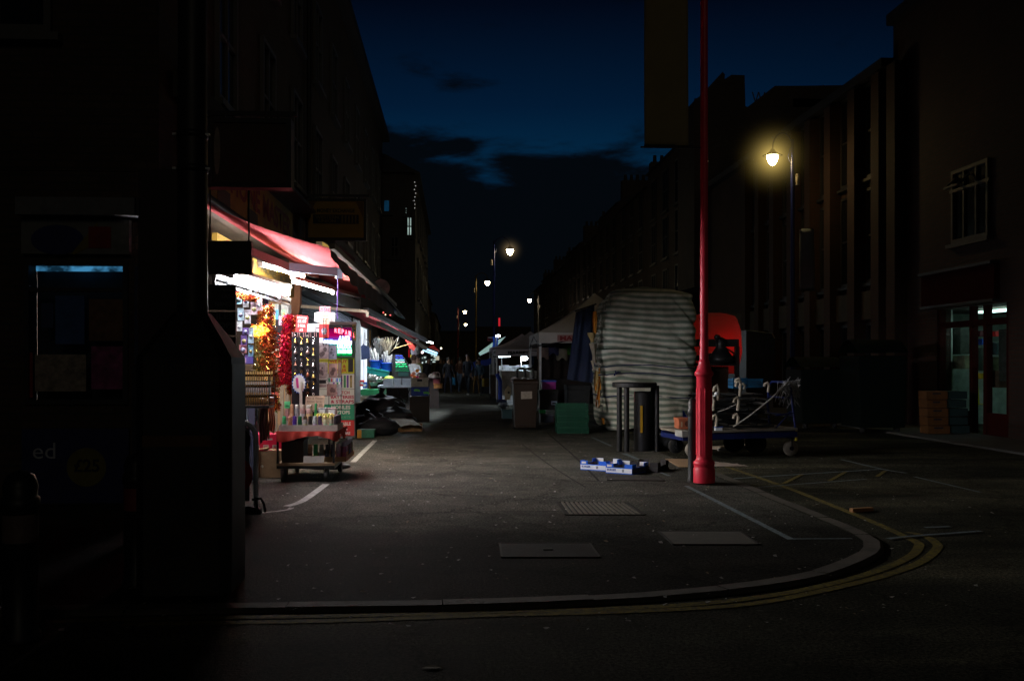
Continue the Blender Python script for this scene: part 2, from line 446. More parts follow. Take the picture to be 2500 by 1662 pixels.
road_line('tarmac_joint', [(1275, 1085), (1340, 1134), (1430, 1190)], 0.02, jm, False)
road_line('tarmac_joint', [(905, 1262), (1130, 1250), (1420, 1248)], 0.022, jm, False)
# footpath before the far shops
fp = MB(); fp.bb(8.75, 13.0, -0.05, 10.28, 140, 0.03)
struct(fp.build('footpath', M('paving_slab', (0.10, 0.095, 0.085), 0.8, 0.3, 3, bump=0.2)))
# gully grating with its bars
dk = M('gully_iron', (0.03, 0.028, 0.024), 0.8, 0.35, 12, bump=0.2, spec=0.1)
def quadpx(pp): return [G(u, v) for u, v in pp]
q = quadpx([(1361, 1226), (1530, 1228), (1574, 1257), (1382, 1257)])
g = thing('drain_grate', 'ribbed iron drain grating set into the asphalt in front of the blue fruit trays', 'drain grate', ((q[0]+q[2])/2))
mb = MB()
ce = (q[0]+q[1]+q[2]+q[3])/4
for i in range(4):
    a, b = q[i], q[(i+1) % 4]
    mb.beam(a + EZ*0.004, b + EZ*0.004, 0.03, 0.012)
mb.build('frame', dk, g)
pit = MB(); pit.poly([p + EZ*0.003 for p in q]); pit.build('pit', M('pit_dark', (0.006, 0.006, 0.006), 0.9), g)
for i in range(1, 15):
    t = i / 15
    a = q[0].lerp(q[1], t); b = q[3].lerp(q[2], t)
    bm_ = MB(); bm_.beam(a + EZ*0.007, b + EZ*0.007, 0.024, 0.008); bm_.build('bar', M('grate_bar', (0.11, 0.10, 0.08), 0.85, 0.35, 12, bump=0.2, spec=0.1), g)
def cover(pp, label, m):
    q = quadpx(pp); g = thing('manhole_cover', label, 'manhole cover', (q[0]+q[2])/2)
    mb = MB(); mb.prism([p + EZ*0.002 for p in q], (0, 0, 0.006)); mb.build('plate', m, g)
    fr = MB()
    for i in range(4): fr.beam(q[i] + EZ*0.003, q[(i+1) % 4] + EZ*0.003, 0.016, 0.014)
    fr.build('frame', dk, g)
    return g, q
g, q = cover([(1220, 1327), (1440, 1327), (1464, 1361), (1226, 1361)], 'dark patterned inspection cover nearest the front kerb', M('cover_iron', (0.014, 0.0135, 0.011), 0.8, 0.5, 60, spec=0.1, bump=0.5, bscale=120))
kh = MB(); c_ = (q[0]+q[2])/2; kh.box(c_ + EZ*0.011, (0.07, 0.05, 0.008)); kh.build('keyhole', dk, g)
g, q = cover([(1608, 1298), (1808, 1298), (1852, 1330), (1645, 1330)], 'plain pale slab-filled inspection cover near the corner kerb', M('cover_pale', (0.04, 0.037, 0.026), 0.9, 0.35, 9, bump=0.2))
cover([(1482, 1163), (1610, 1165), (1622, 1174), (1484, 1173)], 'small dark cover just in front of the blue fruit trays', M('cover_dark', (0.05, 0.047, 0.043), 0.9, 0.4, 20, bump=0.3, spec=0.1))
# crumbs of paper trodden into the asphalt: nobody could count them
lt = MB()
for i in range(900):
    Y = 5.2 + R.random()**1.3 * 16; X = R.uniform(-3.0, 5.5)
    if X > 3.0 and Y < 14: z = roadz(Y)
    else: z = 0.0
    a = R.random()*6.28; s_ = R.uniform(0.004, 0.016)
    d1 = Vector((math.cos(a), math.sin(a), R.uniform(-.1, .3)))*s_; d2 = Vector((-math.sin(a), math.cos(a), 0))*s_*R.uniform(.4, 1)
    p = Vector((X, Y, z + 0.005))
    lt.k = R.choice([0, 0, 1])
    lt.add([p-d1-d2, p+d1-d2+EZ*0.004, p+d1+d2, p-d1+d2+EZ*0.003], [(0, 1, 2, 3)])
stuff(lt.build('litter', [M('litter_pale', (0.3, 0.29, 0.27), 0.8), M('litter_brown', (0.16, 0.12, 0.07), 0.8)]))
# ================================================================ SKY, CAMERA
w = bpy.data.worlds.new('World'); S.world = w; w.use_nodes = True
nt = w.node_tree; N = nt.nodes; L = nt.links
bg = N['Background']
tc = N.new('ShaderNodeTexCoord'); sp = N.new('ShaderNodeSeparateXYZ'); L.new(tc.outputs['Generated'], sp.inputs[0])
rp = N.new('ShaderNodeValToRGB'); cr = rp.color_ramp
stops = [(0.0, (0.0007, 0.0011, 0.0020)), (0.10, (0.0007, 0.0014, 0.0030)), (0.15, (0.0010, 0.0110, 0.030)), (0.20, (0.0008, 0.0205, 0.056)), (0.25, (0.0006, 0.0105, 0.034)), (0.34, (0.0005, 0.0028, 0.0100)), (0.6, (0.0004, 0.0014, 0.004))]
while len(cr.elements) < len(stops): cr.elements.new(0.5)
for e, (p_, c_) in zip(cr.elements, stops): e.position = p_; e.color = c_ + (1,)
L.new(sp.outputs['Z'], rp.inputs['Fac'])
# twilight is strongest low down the street and fades to both sides
az = N.new('ShaderNodeVectorMath'); az.operation = 'DOT_PRODUCT'; az.inputs[1].default_value = (0.05, 0.9987, 0)
L.new(tc.outputs['Generated'], az.inputs[0])
am = N.new('ShaderNodeMapRange'); am.inputs['From Min'].default_value = 0.78; am.inputs['From Max'].default_value = 0.99; am.inputs['To Min'].default_value = 0.22; am.inputs['To Max'].default_value = 1.0
L.new(az.outputs['Value'], am.inputs['Value'])
mul = N.new('ShaderNodeMixRGB'); mul.blend_type = 'MULTIPLY'; mul.inputs[0].default_value = 1.0
L.new(rp.outputs[0], mul.inputs[1]); L.new(am.outputs[0], mul.inputs[2])
# clouds: banks low in the sky, torn strips above
mp = N.new('ShaderNodeMapping'); mp.inputs['Scale'].default_value = (5.2, 5.2, 19.0); mp.inputs['Location'].default_value = (0.30, 0.2, 0.15)
L.new(tc.outputs['Generated'], mp.inputs['Vector'])
cn = N.new('ShaderNodeTexNoise'); cn.inputs['Scale'].default_value = 1.35; cn.inputs['Detail'].default_value = 7; cn.inputs['Roughness'].default_value = 0.55; cn.inputs['Distortion'].default_value = 0.25
L.new(mp.outputs[0], cn.inputs['Vector'])
th = N.new('ShaderNodeMapRange'); th.inputs['From Min'].default_value = 0.175; th.inputs['From Max'].default_value = 0.245; th.inputs['To Min'].default_value = 0.30; th.inputs['To Max'].default_value = -0.12
mn = N.new('ShaderNodeMath'); mn.operation = 'MINIMUM'; mn.inputs[1].default_value = 0.03; L.new(sp.outputs['X'], mn.inputs[0])
zc = N.new('ShaderNodeMath'); zc.operation = 'MULTIPLY_ADD'; zc.inputs[1].default_value = 0.38; L.new(mn.outputs[0], zc.inputs[0]); L.new(sp.outputs['Z'], zc.inputs[2])
L.new(zc.outputs[0], th.inputs['Value'])
ad = N.new('ShaderNodeMath'); ad.operation = 'ADD'; L.new(cn.outputs['Fac'], ad.inputs[0]); L.new(th.outputs[0], ad.inputs[1])
cm = N.new('ShaderNodeMapRange'); cm.inputs['From Min'].default_value = 0.46; cm.inputs['From Max'].default_value = 0.64; cm.interpolation_type = 'SMOOTHSTEP'
L.new(ad.outputs[0], cm.inputs['Value'])
mx = N.new('ShaderNodeMixRGB'); mx.inputs[2].default_value = (0.0008, 0.0018, 0.0032, 1)
L.new(cm.outputs[0], mx.inputs[0]); L.new(mul.outputs[0], mx.inputs[1])
sky = N.new('ShaderNodeTexSky'); sky.sky_type = 'NISHITA'; sky.sun_disc = False
sky.sun_elevation = math.radians(-6.0); sky.sun_rotation = math.radians(3.0)
sc_ = N.new('ShaderNodeMixRGB'); sc_.blend_type = 'ADD'; sc_.inputs[0].default_value = 0.01
L.new(mx.outputs[0], sc_.inputs[1]); L.new(sky.outputs[0], sc_.inputs[2])
L.new(sc_.outputs[0], bg.inputs['Color']); bg.inputs['Strength'].default_value = 1.0
cam = bpy.data.cameras.new('camera'); co = bpy.data.objects.new('camera', cam); COL.objects.link(co)
co.location = (0, 0, EYE); co.rotation_euler = (math.radians(90), 0, -TH)
cam.sensor_width = 36; cam.lens = 36 * FPX / 2500; cam.shift_y = 57 / 2500; cam.clip_end = 3000; cam.clip_start = 0.05
S.camera = co
S.view_settings.view_transform = 'Standard'; S.view_settings.look = 'None'; S.view_settings.exposure = 0; S.view_settings.gamma = 1
S.render.engine = 'CYCLES'
S.cycles.use_denoising = True
try: S.cycles.denoiser = 'OPENIMAGEDENOISE'
except Exception: pass
S.cycles.use_light_tree = True
S.cycles.max_bounces = 6; S.cycles.diffuse_bounces = 3; S.cycles.glossy_bounces = 3; S.cycles.transparent_max_bounces = 12
S.cycles.sample_clamp_indirect = 3.0; S.cycles.caustics_reflective = False; S.cycles.caustics_refractive = False
# ================================================================ BUILDINGS
def brickm(name, c1, c2, mortar, scale=1.0):
    m = bpy.data.materials.new(name); m.use_nodes = True
    nt = m.node_tree; N = nt.nodes; L = nt.links; b = N['Principled BSDF']
    tc = N.new('ShaderNodeTexCoord'); sx = N.new('ShaderNodeSeparateXYZ'); L.new(tc.outputs['Object'], sx.inputs[0])
    ad = N.new('ShaderNodeMath'); L.new(sx.outputs['X'], ad.inputs[0]); L.new(sx.outputs['Y'], ad.inputs[1])
    cb = N.new('ShaderNodeCombineXYZ'); L.new(ad.outputs[0], cb.inputs['X']); L.new(sx.outputs['Z'], cb.inputs['Y'])
    br = N.new('ShaderNodeTexBrick'); br.inputs['Scale'].default_value = 1.0
    br.inputs['Brick Width'].default_value = 0.225*scale; br.inputs['Row Height'].default_value = 0.075*scale; br.inputs['Mortar Size'].default_value = 0.01*scale
    br.inputs['Color1'].default_value = c1 + (1,); br.inputs['Color2'].default_value = c2 + (1,); br.inputs['Mortar'].default_value = mortar + (1,)
    L.new(cb.outputs[0], br.inputs['Vector'])
    n = N.new('ShaderNodeTexNoise'); n.inputs['Scale'].default_value = 0.8; n.inputs['Detail'].default_value = 7; L.new(tc.outputs['Object'], n.inputs['Vector'])
    mr = N.new('ShaderNodeMapRange'); mr.inputs['To Min'].default_value = 0.5; mr.inputs['To Max'].default_value = 1.4; L.new(n.outputs['Fac'], mr.inputs['Value'])
    x = N.new('ShaderNodeMixRGB'); x.blend_type = 'MULTIPLY'; x.inputs[0].default_value = 1; L.new(br.outputs['Color'], x.inputs[1]); L.new(mr.outputs[0], x.inputs[2])
    L.new(x.outputs[0], b.inputs['Base Color']); b.inputs['Roughness'].default_value = 0.85
    bp = N.new('ShaderNodeBump'); bp.inputs['Strength'].default_value = 0.5; bp.inputs['Distance'].default_value = 0.01; bp.invert = True
    L.new(br.outputs['Fac'], bp.inputs['Height']); L.new(bp.outputs[0], b.inputs['Normal'])
    return m
brickd = brickm('dark_stock_brick', (0.075, 0.052, 0.036), (0.055, 0.039, 0.028), (0.045, 0.04, 0.034))
brickr = brickm('red_brick', (0.05, 0.017, 0.007), (0.038, 0.014, 0.006), (0.027, 0.02, 0.013))
roofm = M('slate_roof', (0.03, 0.03, 0.034), 0.7, 0.3, 3)
render_ = M('grimy_render', (0.06, 0.053, 0.045), 0.85, 0.35, 1.2)
framew = M('window_frame_paint', (0.09, 0.088, 0.08), 0.5, 0.1)
framed = M('window_frame_dark', (0.03, 0.03, 0.03), 0.5, 0.1)
paned = M('dark_window_glass', (0.012, 0.014, 0.018), 0.08, 0.3, spec=0.6)
paneb = EM('blue_lit_pane', (0.02, 0.18, 0.4), 0.09, 0.3, 3)
panel_ = EM('cool_lit_pane', (0.62, 0.85, 0.78), 0.42, 0.45, 3)
def window(parent, c, right, w, h, pane=None, fm=None, first=None, bars=(1, 1)):
    "sash window set against a wall; right = direction along the wall, outward normal = right x up"
    right = Vector(right).normalized(); n = right.cross(EZ); c = Vector(c)
    fm = fm or framew; mb = MB()
    t = 0.07
    for a, b in ((-1, 0), (1, 0)):
        p = c + right * (a * (w/2 - t/2)); mb.beam(p - EZ*h/2 + n*0.02, p + EZ*h/2 + n*0.02, t, 0.08, up=n)
    for b in (-1, 1):
        p = c + EZ * (b * (h/2 + t/2)); mb.beam(p - right*w/2 + n*0.02, p + right*w/2 + n*0.02, 0.08, t)
    for i in range(1, bars[0] + 1):
        p = c + right * (w * (i/(bars[0]+1) - 0.5)); mb.beam(p - EZ*h/2 + n*0.02, p + EZ*h/2 + n*0.02, 0.05, 0.05, up=n)
    for i in range(1, bars[1] + 1):
        p = c + EZ * (h * (i/(bars[1]+1) - 0.5)); mb.beam(p - right*(w/2-t) + n*0.018, p + right*(w/2-t) + n*0.018, 0.04, 0.05)
    p = c - EZ*(h/2 + 0.13); mb.beam(p - right*(w/2+.1) + n*0.05, p + right*(w/2+.1) + n*0.05, 0.16, 0.08)
    f = mb.build('window', fm, parent)
    q = MB(); a = right*(w/2-0.01); b = EZ*(h/2)
    q.poly([c-a-b+n*0.006, c+a-b+n*0.006, c+a+b+n*0.006, c-a+b+n*0.006]); q.build('pane', pane or paned, f)
    return f
def window_copy(f, parent, d):
    c = f.copy(); COL.objects.link(c); c.parent = parent; c.location = Vector(f.location) + Vector(d)
    for g in f.children:
        e = g.copy(); COL.objects.link(e); e.parent = c
    return c
# ---- corner shop terrace on the left -------------------------------------------------
XW = -3.0; YC = 10.3
B1 = thing('shop_terrace', 'tall dark brick terrace on the left with lit shops along its foot', 'building', (-6, 26, 0))
x0, x1 = X_(60, YC), X_(314, YC); zt, zb = Z_(636, YC, 200), Z_(987, YC, 200)
mb = MB()
mb.bb(-14, YC, 3.35, XW, 41.6, 10.6)                       # upper floors
mb.bb(-14, YC + 0.002, 0, x0, YC + .3, 3.345); mb.bb(x1, YC + 0.002, 0, -3.16, YC + .3, 3.345)
mb.bb(x0, YC + 0.004, zt, x1, YC + .3, 3.344); mb.bb(x0, YC + 0.004, 0, x1, YC + .3, zb)
mb.bb(-5.3, YC + .3, 0, -5.1, 19.0, 3.346)                # back of the open shop
mb.bb(-5.1, 18.62, 0, -3.02, 18.8, 3.346)
mb.bb(-5.3, 30.8, 0, -3.03, 30.95, 3.346); mb.bb(-3.3, 36.2, 0, -3.03, 41.6, 3.346); mb.bb(-5.3, 30.95, 0, -5.1, 36.2, 3.346)
mb.build('wall', brickd, B1)
mb = MB(); mb.bb(-14, YC - .25, 10.6, XW + .3, 41.6, 10.85); mb.bb(-14, YC + .1, 10.85, XW - .3, 41.5, 11.4); mb.build('roof', roofm, B1)
mb = MB(); mb.bb(XW + 0.002, YC + .5, 3.9+.35, XW + .2, 41.5, 4.5); mb.build('cornice', render_, B1)
mb = MB(); mb.tube([(XW + .08, 20.2, 3.4), (XW + .08, 20.2, 10.6)], .05); mb.build('drainpipe', black, B1)
w0 = window(B1, (XW, 13.2, 5.6), (0, 1, 0), 1.1, 1.6)
for i in range(10):
    for j in range(2):
        if i == 0 and j == 0: continue
        window_copy(w0, B1, (0, 2.9 * i, 2.7 * j))
w1 = window(B1, (-4.6, YC, 5.6), (1, 0, 0), 1.1, 1.6)
for i in range(3):
    for j in range(2):
        if i or j: window_copy(w1, B1, (-2.6 * i, 0, 2.7 * j))
# corner shop window facing the crossing road
f = MB(); t = .05
for a, b, c, d in ((x0, x0 + t, zb, zt), (x1 - t, x1, zb, zt), (x0 + t, x1 - t, zt - t, zt), (x0 + t, x1 - t, zb, zb + t)):
    f.bb(a, YC - .03, c, b, YC + .05, d)
zr = Z_(708, YC, 200); f.bb(x0 + t, YC - .02, zr - .02, x1 - t, YC + .04, zr + .02)
fo = f.build('shop_window', framed, B1)
q = MB(); q.poly([(x0, YC + .02, zb), (x1, YC + .02, zb), (x1, YC + .02, zt), (x0, YC + .02, zt)]); q.build('pane', glass, fo)
q = MB()
q.bb(x0, YC + .31, zb, x1, YC + .35, zt); q.build('inner_wall', M('dark_inner_wall', (0.03, 0.035, 0.045), 0.7), B1)
q = MB(); q.bb(X_(88, YC+.2), YC + .2, Z_(662, YC+.2, 200), X_(314, YC+.2), YC + .24, Z_(650, YC+.2, 200)); q.build('light_strip', EM('blue_strip_glow', (0.10, 0.45, 0.85), 0.30, 0.85, 9), B1)
pc = [(M('poster_navy', (0.03, 0.05, 0.14), .6), 100, 130, 740, 800), (M('poster_blue', (0.04, 0.10, 0.28), .6), 134, 206, 722, 840), (M('poster_brown', (0.16, 0.08, 0.04), .6, .5), 216, 302, 730, 832),
      (M('poster_cream', (0.30, 0.25, 0.2), .6, .5, 15), 84, 210, 865, 955), (M('poster_pink', (0.25, 0.05, 0.16), .6, .6, 9), 222, 300, 845, 950), (M('poster_red', (0.25, 0.02, 0.02), .6), 62, 80, 860, 970)]
for m_, a, b, c, d in pc:
    q = MB(); q.bb(X_(a, YC-.01), YC + .0, Z_(d, YC, 200), X_(b, YC), YC + .012, Z_(c, YC, 200)); q.build('window_poster', m_, fo)
# board over the shop window with its oval and swoosh
T = thing('shop_sign', 'grey signboard with dark blue oval and red block above the corner shop window', 'shop sign', P(190, 580, YC))
q = MB(); q.bb(X_(60, YC), YC - .08, Z_(622, YC, 200), X_(322, YC), YC - .003, Z_(538, YC, 200)); q.build('board', M('sign_grey', (0.16, 0.16, 0.15), .6), T)
c_ = P(140, 585, YC - .085)
q = MB(); q.add([c_ + Vector((.26*math.cos(k*math.pi/12), 0, .15*math.sin(k*math.pi/12))) for k in range(24)], [tuple(range(24))]); q.build('oval', M('oval_blue', (0.02, 0.025, 0.12), .6), T)
q = MB(); q.poly([P(175, 618, YC - .087), P(240, 540, YC - .087), P(225, 600, YC - .087), P(180, 622, YC - .087)]); q.build('swoosh', M('swoosh_yellow', (0.2, 0.16, 0.02), .6), T)
q = MB(); q.bb(X_(224, YC), YC - .09, Z_(608, YC, 200), X_(278, YC), YC - .082, Z_(556, YC, 200)); q.build('red_block', M('block_red', (0.22, 0.02, 0.015), .6), T)
T = thing('shutter_box', 'long plain grey shutter housing over the corner shop signboard', 'shutter box', P(190, 500, YC))
q = MB(); q.bb(X_(60, YC), YC - .22, Z_(532, YC, 200), X_(345, YC), YC - .004, Z_(490, YC, 200)); q.build('housing', M('housing_grey', (0.14, 0.14, 0.14), .6), T)
q = MB(); q.bb(X_(345, YC) + .01, YC - .2, Z_(532, YC, 200), X_(352, YC) + .01, YC - .006, Z_(490, YC, 200)); q.build('end_cap', framed, T)
lw = M('lettering_pale', (0.42, 0.44, 0.5), .6)
T = thing('poster_board', 'navy poster board for unlimited data beside the corner shop door', 'poster', P(372, 830, YC))
q = MB(); q.bb(X_(332, YC), YC - .05, Z_(890, YC, 370), X_(412, YC), YC - .004, Z_(652, YC, 370)); q.build('board', M('board_navy', (0.035, 0.04, 0.085), .6), T)
q = MB(); q.bb(X_(340, YC), YC - .058, Z_(780, YC, 370), X_(404, YC), YC - .052, Z_(700, YC, 370)); q.build('picture', M('board_picture', (0.08, 0.05, 0.04), .6, .8, 14), T)
text('Lyca', P(364, 673, YC - .055), EX, EZ, .20, .075, lw, T)
text('Unlimited\nData', P(372, 795, YC - .055), EX, EZ, .26, .13, lw, T)
T = thing('advert_panel', 'low navy panel with a yellow price roundel under the corner shop window', 'advert panel', P(190, 1150, YC))
q = MB(); q.bb(X_(58, YC), YC - .05, Z_(1252, YC, 190) if False else .0, X_(318, YC), YC - .004, Z_(1045, YC, 190)); q.build('board', M('panel_navy', (0.02, 0.025, 0.10), .6), T)
c_ = P(211, 1140, YC - .056)
q = MB(); q.add([c_ + Vector((.195*math.cos(k*math.pi/16), 0, .195*math.sin(k*math.pi/16))) for k in range(32)], [tuple(range(32))]); q.build('roundel', M('roundel_yellow', (0.16, 0.14, 0.03), .6), T)
text('£25', P(212, 1136, YC - .062), EX, EZ, .25, .13, ink, T, bold=.02)
text('ed', P(108, 1100, YC - .056), EX, EZ, .22, .16, lw, T)
T = thing('shop_door', 'dark corner shop door with a pale pull handle', 'door', P(358, 1000, YC))
q = MB(); q.bb(X_(326, YC), YC - .045, .01, X_(405, YC), YC - .006, Z_(893, YC, 360)); q.build('leaf', M('door_dark', (0.02, 0.022, 0.03), .5), T)
h_ = [P(352, 966, YC - .06), P(347, 970, YC - .1), P(347, 1008, YC - .1), P(352, 1013, YC - .06)]
q = MB(); q.tube(h_, .012, 8); q.build('handle', steel, T)
T = thing('light_screen', 'added dark screen blocking shop light beside the corner shop door', 'added screen', (-2.9, 10.2, 0))  # added panel, stops the shop light spilling onto the corner front
q = MB(); q.bb(-3.155, 10.14, .0, -2.56, 10.2, 3.34); q.build('panel', M('screen_dark', (0.03, 0.02, 0.018), .6, .4, 3), T)  # panel and post of the added light screen
q = MB(); q.bb(-2.56, 10.12, .0, -2.5, 10.22, 3.34); q.build('post', M('screen_dark', (0.03, 0.02, 0.018), .6, .4, 3), T)
# ---- pillars, shutter, further units (parts of the terrace wall line) ----------------
orangem = M('orange_brown_render', (0.42, 0.2, 0.12), .8, .25, 4, bump=.15)
greym = M('grey_pillar_paint', (0.2, 0.19, 0.18), .7, .3, 3)
def pillar(u0, u1, v_top, m_, label, X=XW):
    a = PX((u0+u1)/2, v_top, X); wd = X_(u1, a.y) - X_(u0, a.y)
    q = MB(); q.bb(a.x - wd/2, a.y - wd/2, 0, a.x + wd/2, a.y + wd/2, 3.33)
    q.bb(a.x - wd/2 - .02, a.y - wd/2 - .02, 0, a.x + wd/2 + .02, a.y + wd/2 + .02, .25)
    o = q.build('pillar', m_); tag(o, label, 'pillar'); return a
pa = pillar(708, 735, 700, orangem, 'square orange-brown pillar between the lit shop and the closed shutter', XW + .05)
pillar(863, 880, 760, greym, 'grey square pillar right of the neon window sign', XW + .1)
shm = M('shutter_steel', (0.10, 0.10, 0.125), .45, .3, 2, metal=.6)
T = thing('roller_shutter', 'closed dark steel roller shutter behind the card rack', 'roller shutter', (XW, 24, 0))
q = MB()
nsl = 40
for i in range(nsl):
    z0 = .02 + i * .069
    q.add([(XW - .06, 19.0, z0), (XW - .06, 30.0, z0), (XW - .02, 29.4, z0 + .03), (XW - .02, 19.0, z0 + .03), (XW - .06, 29.4, z0 + .066), (XW - .06, 19.0, z0 + .066)], [(0, 1, 2, 3), (3, 2, 4, 5)])
q.build('curtain', shm, T)
q = MB(); q.bb(XW - .1, 19.0, 2.79, XW + .2, 29.4, 3.2); q.build('shutter_housing', framed, T)
# lit doorway unit beyond the shutter
T = thing('lit_shop', 'brightly lit white shop doorway beyond the grey pillar', 'shop front', (XW - .5, 31.8, 0))
q = MB(); q.poly([(XW - .05, 31.0, .01), (XW - .05, 35.0, .01), (XW - .05, 35.0, 2.6), (XW - .05, 31.0, 2.6)]); q.build('glow_panel', EM('interior_glow', (0.82, 0.9, 1.0), 1.1, .35, 1.5), T)  # glowing panel at the door line stands in for the lit interior
q = MB()
for y_ in (31.0, 35.0, 36.1): q.bb(XW - .08, y_ - .08, 0, XW + .02, y_ + .08, 2.75)
q.bb(XW - .08, 30.9, 2.6, XW + .02, 36.2, 2.8); q.build('door_frame', framed, T)
q = MB(); q.bb(XW - .05, 35.1, .0, XW - .02, 36.0, 2.6); q.build('curtain', M('ochre_curtain', (0.45, 0.25, 0.07), .8, emit=(.5, .25, .05), es=.08), T)
# ---- far left block with lit windows, facing down the street ------------------------
B2 = thing('flat_block', 'dark block jutting into the street on the far left with one white lit window', 'building', (-6, 60, 0))
q = MB(); q.bb(-14, 42.0, 0, -1.66, 62, 9.4); q.build('wall', render_, B2)
q = MB(); q.prism([(-14, 41.8, 9.4), (-1.45, 41.8, 9.4), (-2.9, 41.8, 10.15), (-14, 41.8, 12)], (0, 20.2, 0)); q.build('roof', roofm, B2)
def winpx(par, u0, v0, u1, v1, Y, pane=None, bars=(1, 1)):
    a, b = P(u0, v1, Y), P(u1, v0, Y)
    return window(par, (a + b)/2, (1, 0, 0), b.x - a.x, b.z - a.z, pane, framed, bars=bars)
winpx(B2, 934, 490, 954, 516, 42.0, paneb, (0, 0))
winpx(B2, 991, 532, 1008, 574, 42.0, panel_, (1, 1))
winpx(B2, 986, 508, 997, 521, 42.0, panel_, (2, 2))
winpx(B2, 952, 580, 975, 625, 42.0)
wz = window(B2, (-1.66, 45, 5.2), (0, 1, 0), 1.0, 1.7)
for i in range(5):
    for j in range(2):
        if i or j: window_copy(wz, B2, (0, 3.1 * i, 2.7 * j))
lb_ = ['low dark terrace past the jutting block on the left side', 'second dark terrace further down the left side of the street', 'last dark building at the far left end of the street']
for i, (ya, yb, xx, zz) in enumerate(((62.1, 84, -2.2, 7.6), (84.1, 120, -2.8, 8.4), (120.1, 170, -2.4, 7.4))):
    T = thing('terrace_house', lb_[i], 'building', (xx - 4, (ya+yb)/2, 0))
    q = MB(); q.bb(-14, ya, 0, xx, yb, zz); q.build('wall', brickd, T)
    q = MB(); q.prism([(xx + .2, ya, zz), (xx - 3, ya, zz + 1.6), (-14, ya, zz)], (0, yb - ya, 0)); q.build('roof', roofm, T)
    w_ = window(T, (xx, ya + 2, 5.2), (0, 1, 0), 1.0, 1.6)
    for k in range(1, int((yb-ya)/4)): window_copy(w_, T, (0, 4*k, 0))
# the street closes far off
T = thing('distant_building', 'far dark building closing off the end of the street', 'building', (5, 190, 0))
q = MB(); q.bb(-12, 180, 0, 4, 200, 7.0); q.bb(4, 182, 0, 14, 200, 8.2); q.build('wall', brickd, T)
q = MB(); q.bb(-12.3, 179.8, 7.0, 4.0, 200, 7.35); q.build('roof', roofm, T)
# ---- right-hand row ----------------------------------------------------------------
XR = 10.3
BA = thing('corner_building', 'dark corner building on the far right over the green-lit shop', 'building', (13, 20, 0))
ys0, ys1 = PX(2462, 800, XR).y, PX(2288, 800, XR).y
zt2 = 2.55
q = MB()
q.bb(XR, 12.0, 2.56, XR + 9, 22.85, 9.35)
q.bb(XR, 12.0, 0, XR + .3, ys0, 2.555); q.bb(XR, ys1, 0, XR + .3, 22.85, 2.555)
q.build('wall', brickm('sooty_brick', (0.055, 0.022, 0.013), (0.04, 0.018, 0.011), (0.03, 0.024, 0.02)), BA)
q = MB(); q.bb(XR - .15, 11.9, 9.35, XR + 9, 22.9, 9.6); q.bb(XR + .5, 17.0, 9.6, XR + 3, 18.2, 11.2); q.build('roof', roofm, BA)
q = MB(); q.tube([(XR + .6, 22.3, 9.5), (XR + .6, 22.3, 13.5)], .03); q.tube([(XR + .3, 22.3, 13.0), (XR + .9, 22.3, 13.0)], .015); q.build('aerial', black, BA)
wa, wb = PX(2328, 500, XR).y, PX(2418, 500, XR).y
uw = M('upvc_white', (0.10, 0.095, 0.075), .6)
wf_ = window(BA, (XR, (wa+wb)/2, 4.62), (0, -1, 0), abs(wa-wb), 1.35, paned, uw, bars=(2, 0))
q = MB(); ym = (wa+wb)/2; q.beam((XR - .03, wa + .06, 4.95), (XR - .03, wb - .06, 4.95), .06, .06); q.build('transom', uw, wf_)
q = MB(); c0_, c1_ = Vector((XR - .03, ym + .55, 5.2)), Vector((XR - .28, ym + .55, 4.98))
for d_ in (0, -.55): q.beam(c0_ + EY*d_, c1_ + EY*d_, .05, .04)
q.beam(c1_, c1_ - EY*.55, .05, .04); q.build('open_casement', uw, wf_)
T = thing('green_lit_shop', 'small shop on the right with dark red frame and dim green-white interior', 'shop', (XR + 1, (ys0+ys1)/2, 0))
redf = M('dark_red_frame', (0.04, 0.005, 0.004), .7, spec=.1)
ydl, ydr = PX(2368, 800, XR).y, PX(2402, 800, XR).y
q = MB()
for y_, wd in ((ys0 + .05, .1), (ys1 - .05, .1), (ydl, .12), (ydr, .12)): q.bb(XR + .02, y_ - wd/2, 0, XR + .14, y_ + wd/2, zt2)
zm = Z_(790, 19.6, 2390)
q.bb(XR + .03, ys0, zm - .06, XR + .13, ys1, zm + .06)
q.bb(XR + .03, ydl, 0, XR + .12, ys1, .45); q.bb(XR + .03, ys0, 0, XR + .12, ydr, .45)
fr = q.build('shop_frame', redf, T)
q = MB(); q.poly([(XR + .09, ys0, .0), (XR + .09, ys1, .0), (XR + .09, ys1, zt2), (XR + .09, ys0, zt2)]); q.build('pane', glass, fr)
q = MB(); q.bb(XR + 3.4, ys0 - 1.5, 0, XR + 3.5, 22.7, 2.7); q.bb(XR + .31, 22.6, 0, XR + 3.4, 22.7, 2.7); q.bb(XR + .31, ys0 - 1.6, 0, XR + 3.4, ys0 - 1.5, 2.7); q.bb(XR + .31, ys0 - 1.5, 2.7, XR + 3.4, 22.6, 2.75); q.bb(XR + .31, ys1, 0, XR + .34, 22.6, 2.7)
q.build('inner_wall', M('pale_green_wall', (0.62, 0.74, 0.68), .8), T)
q = MB(); q.bb(XR + .8, ys0, 2.48, XR + 1.1, ys1, 2.52); q.build('ceiling_light', EM('green_white_tube', (0.62, 1.0, 0.85), 3.2), T)
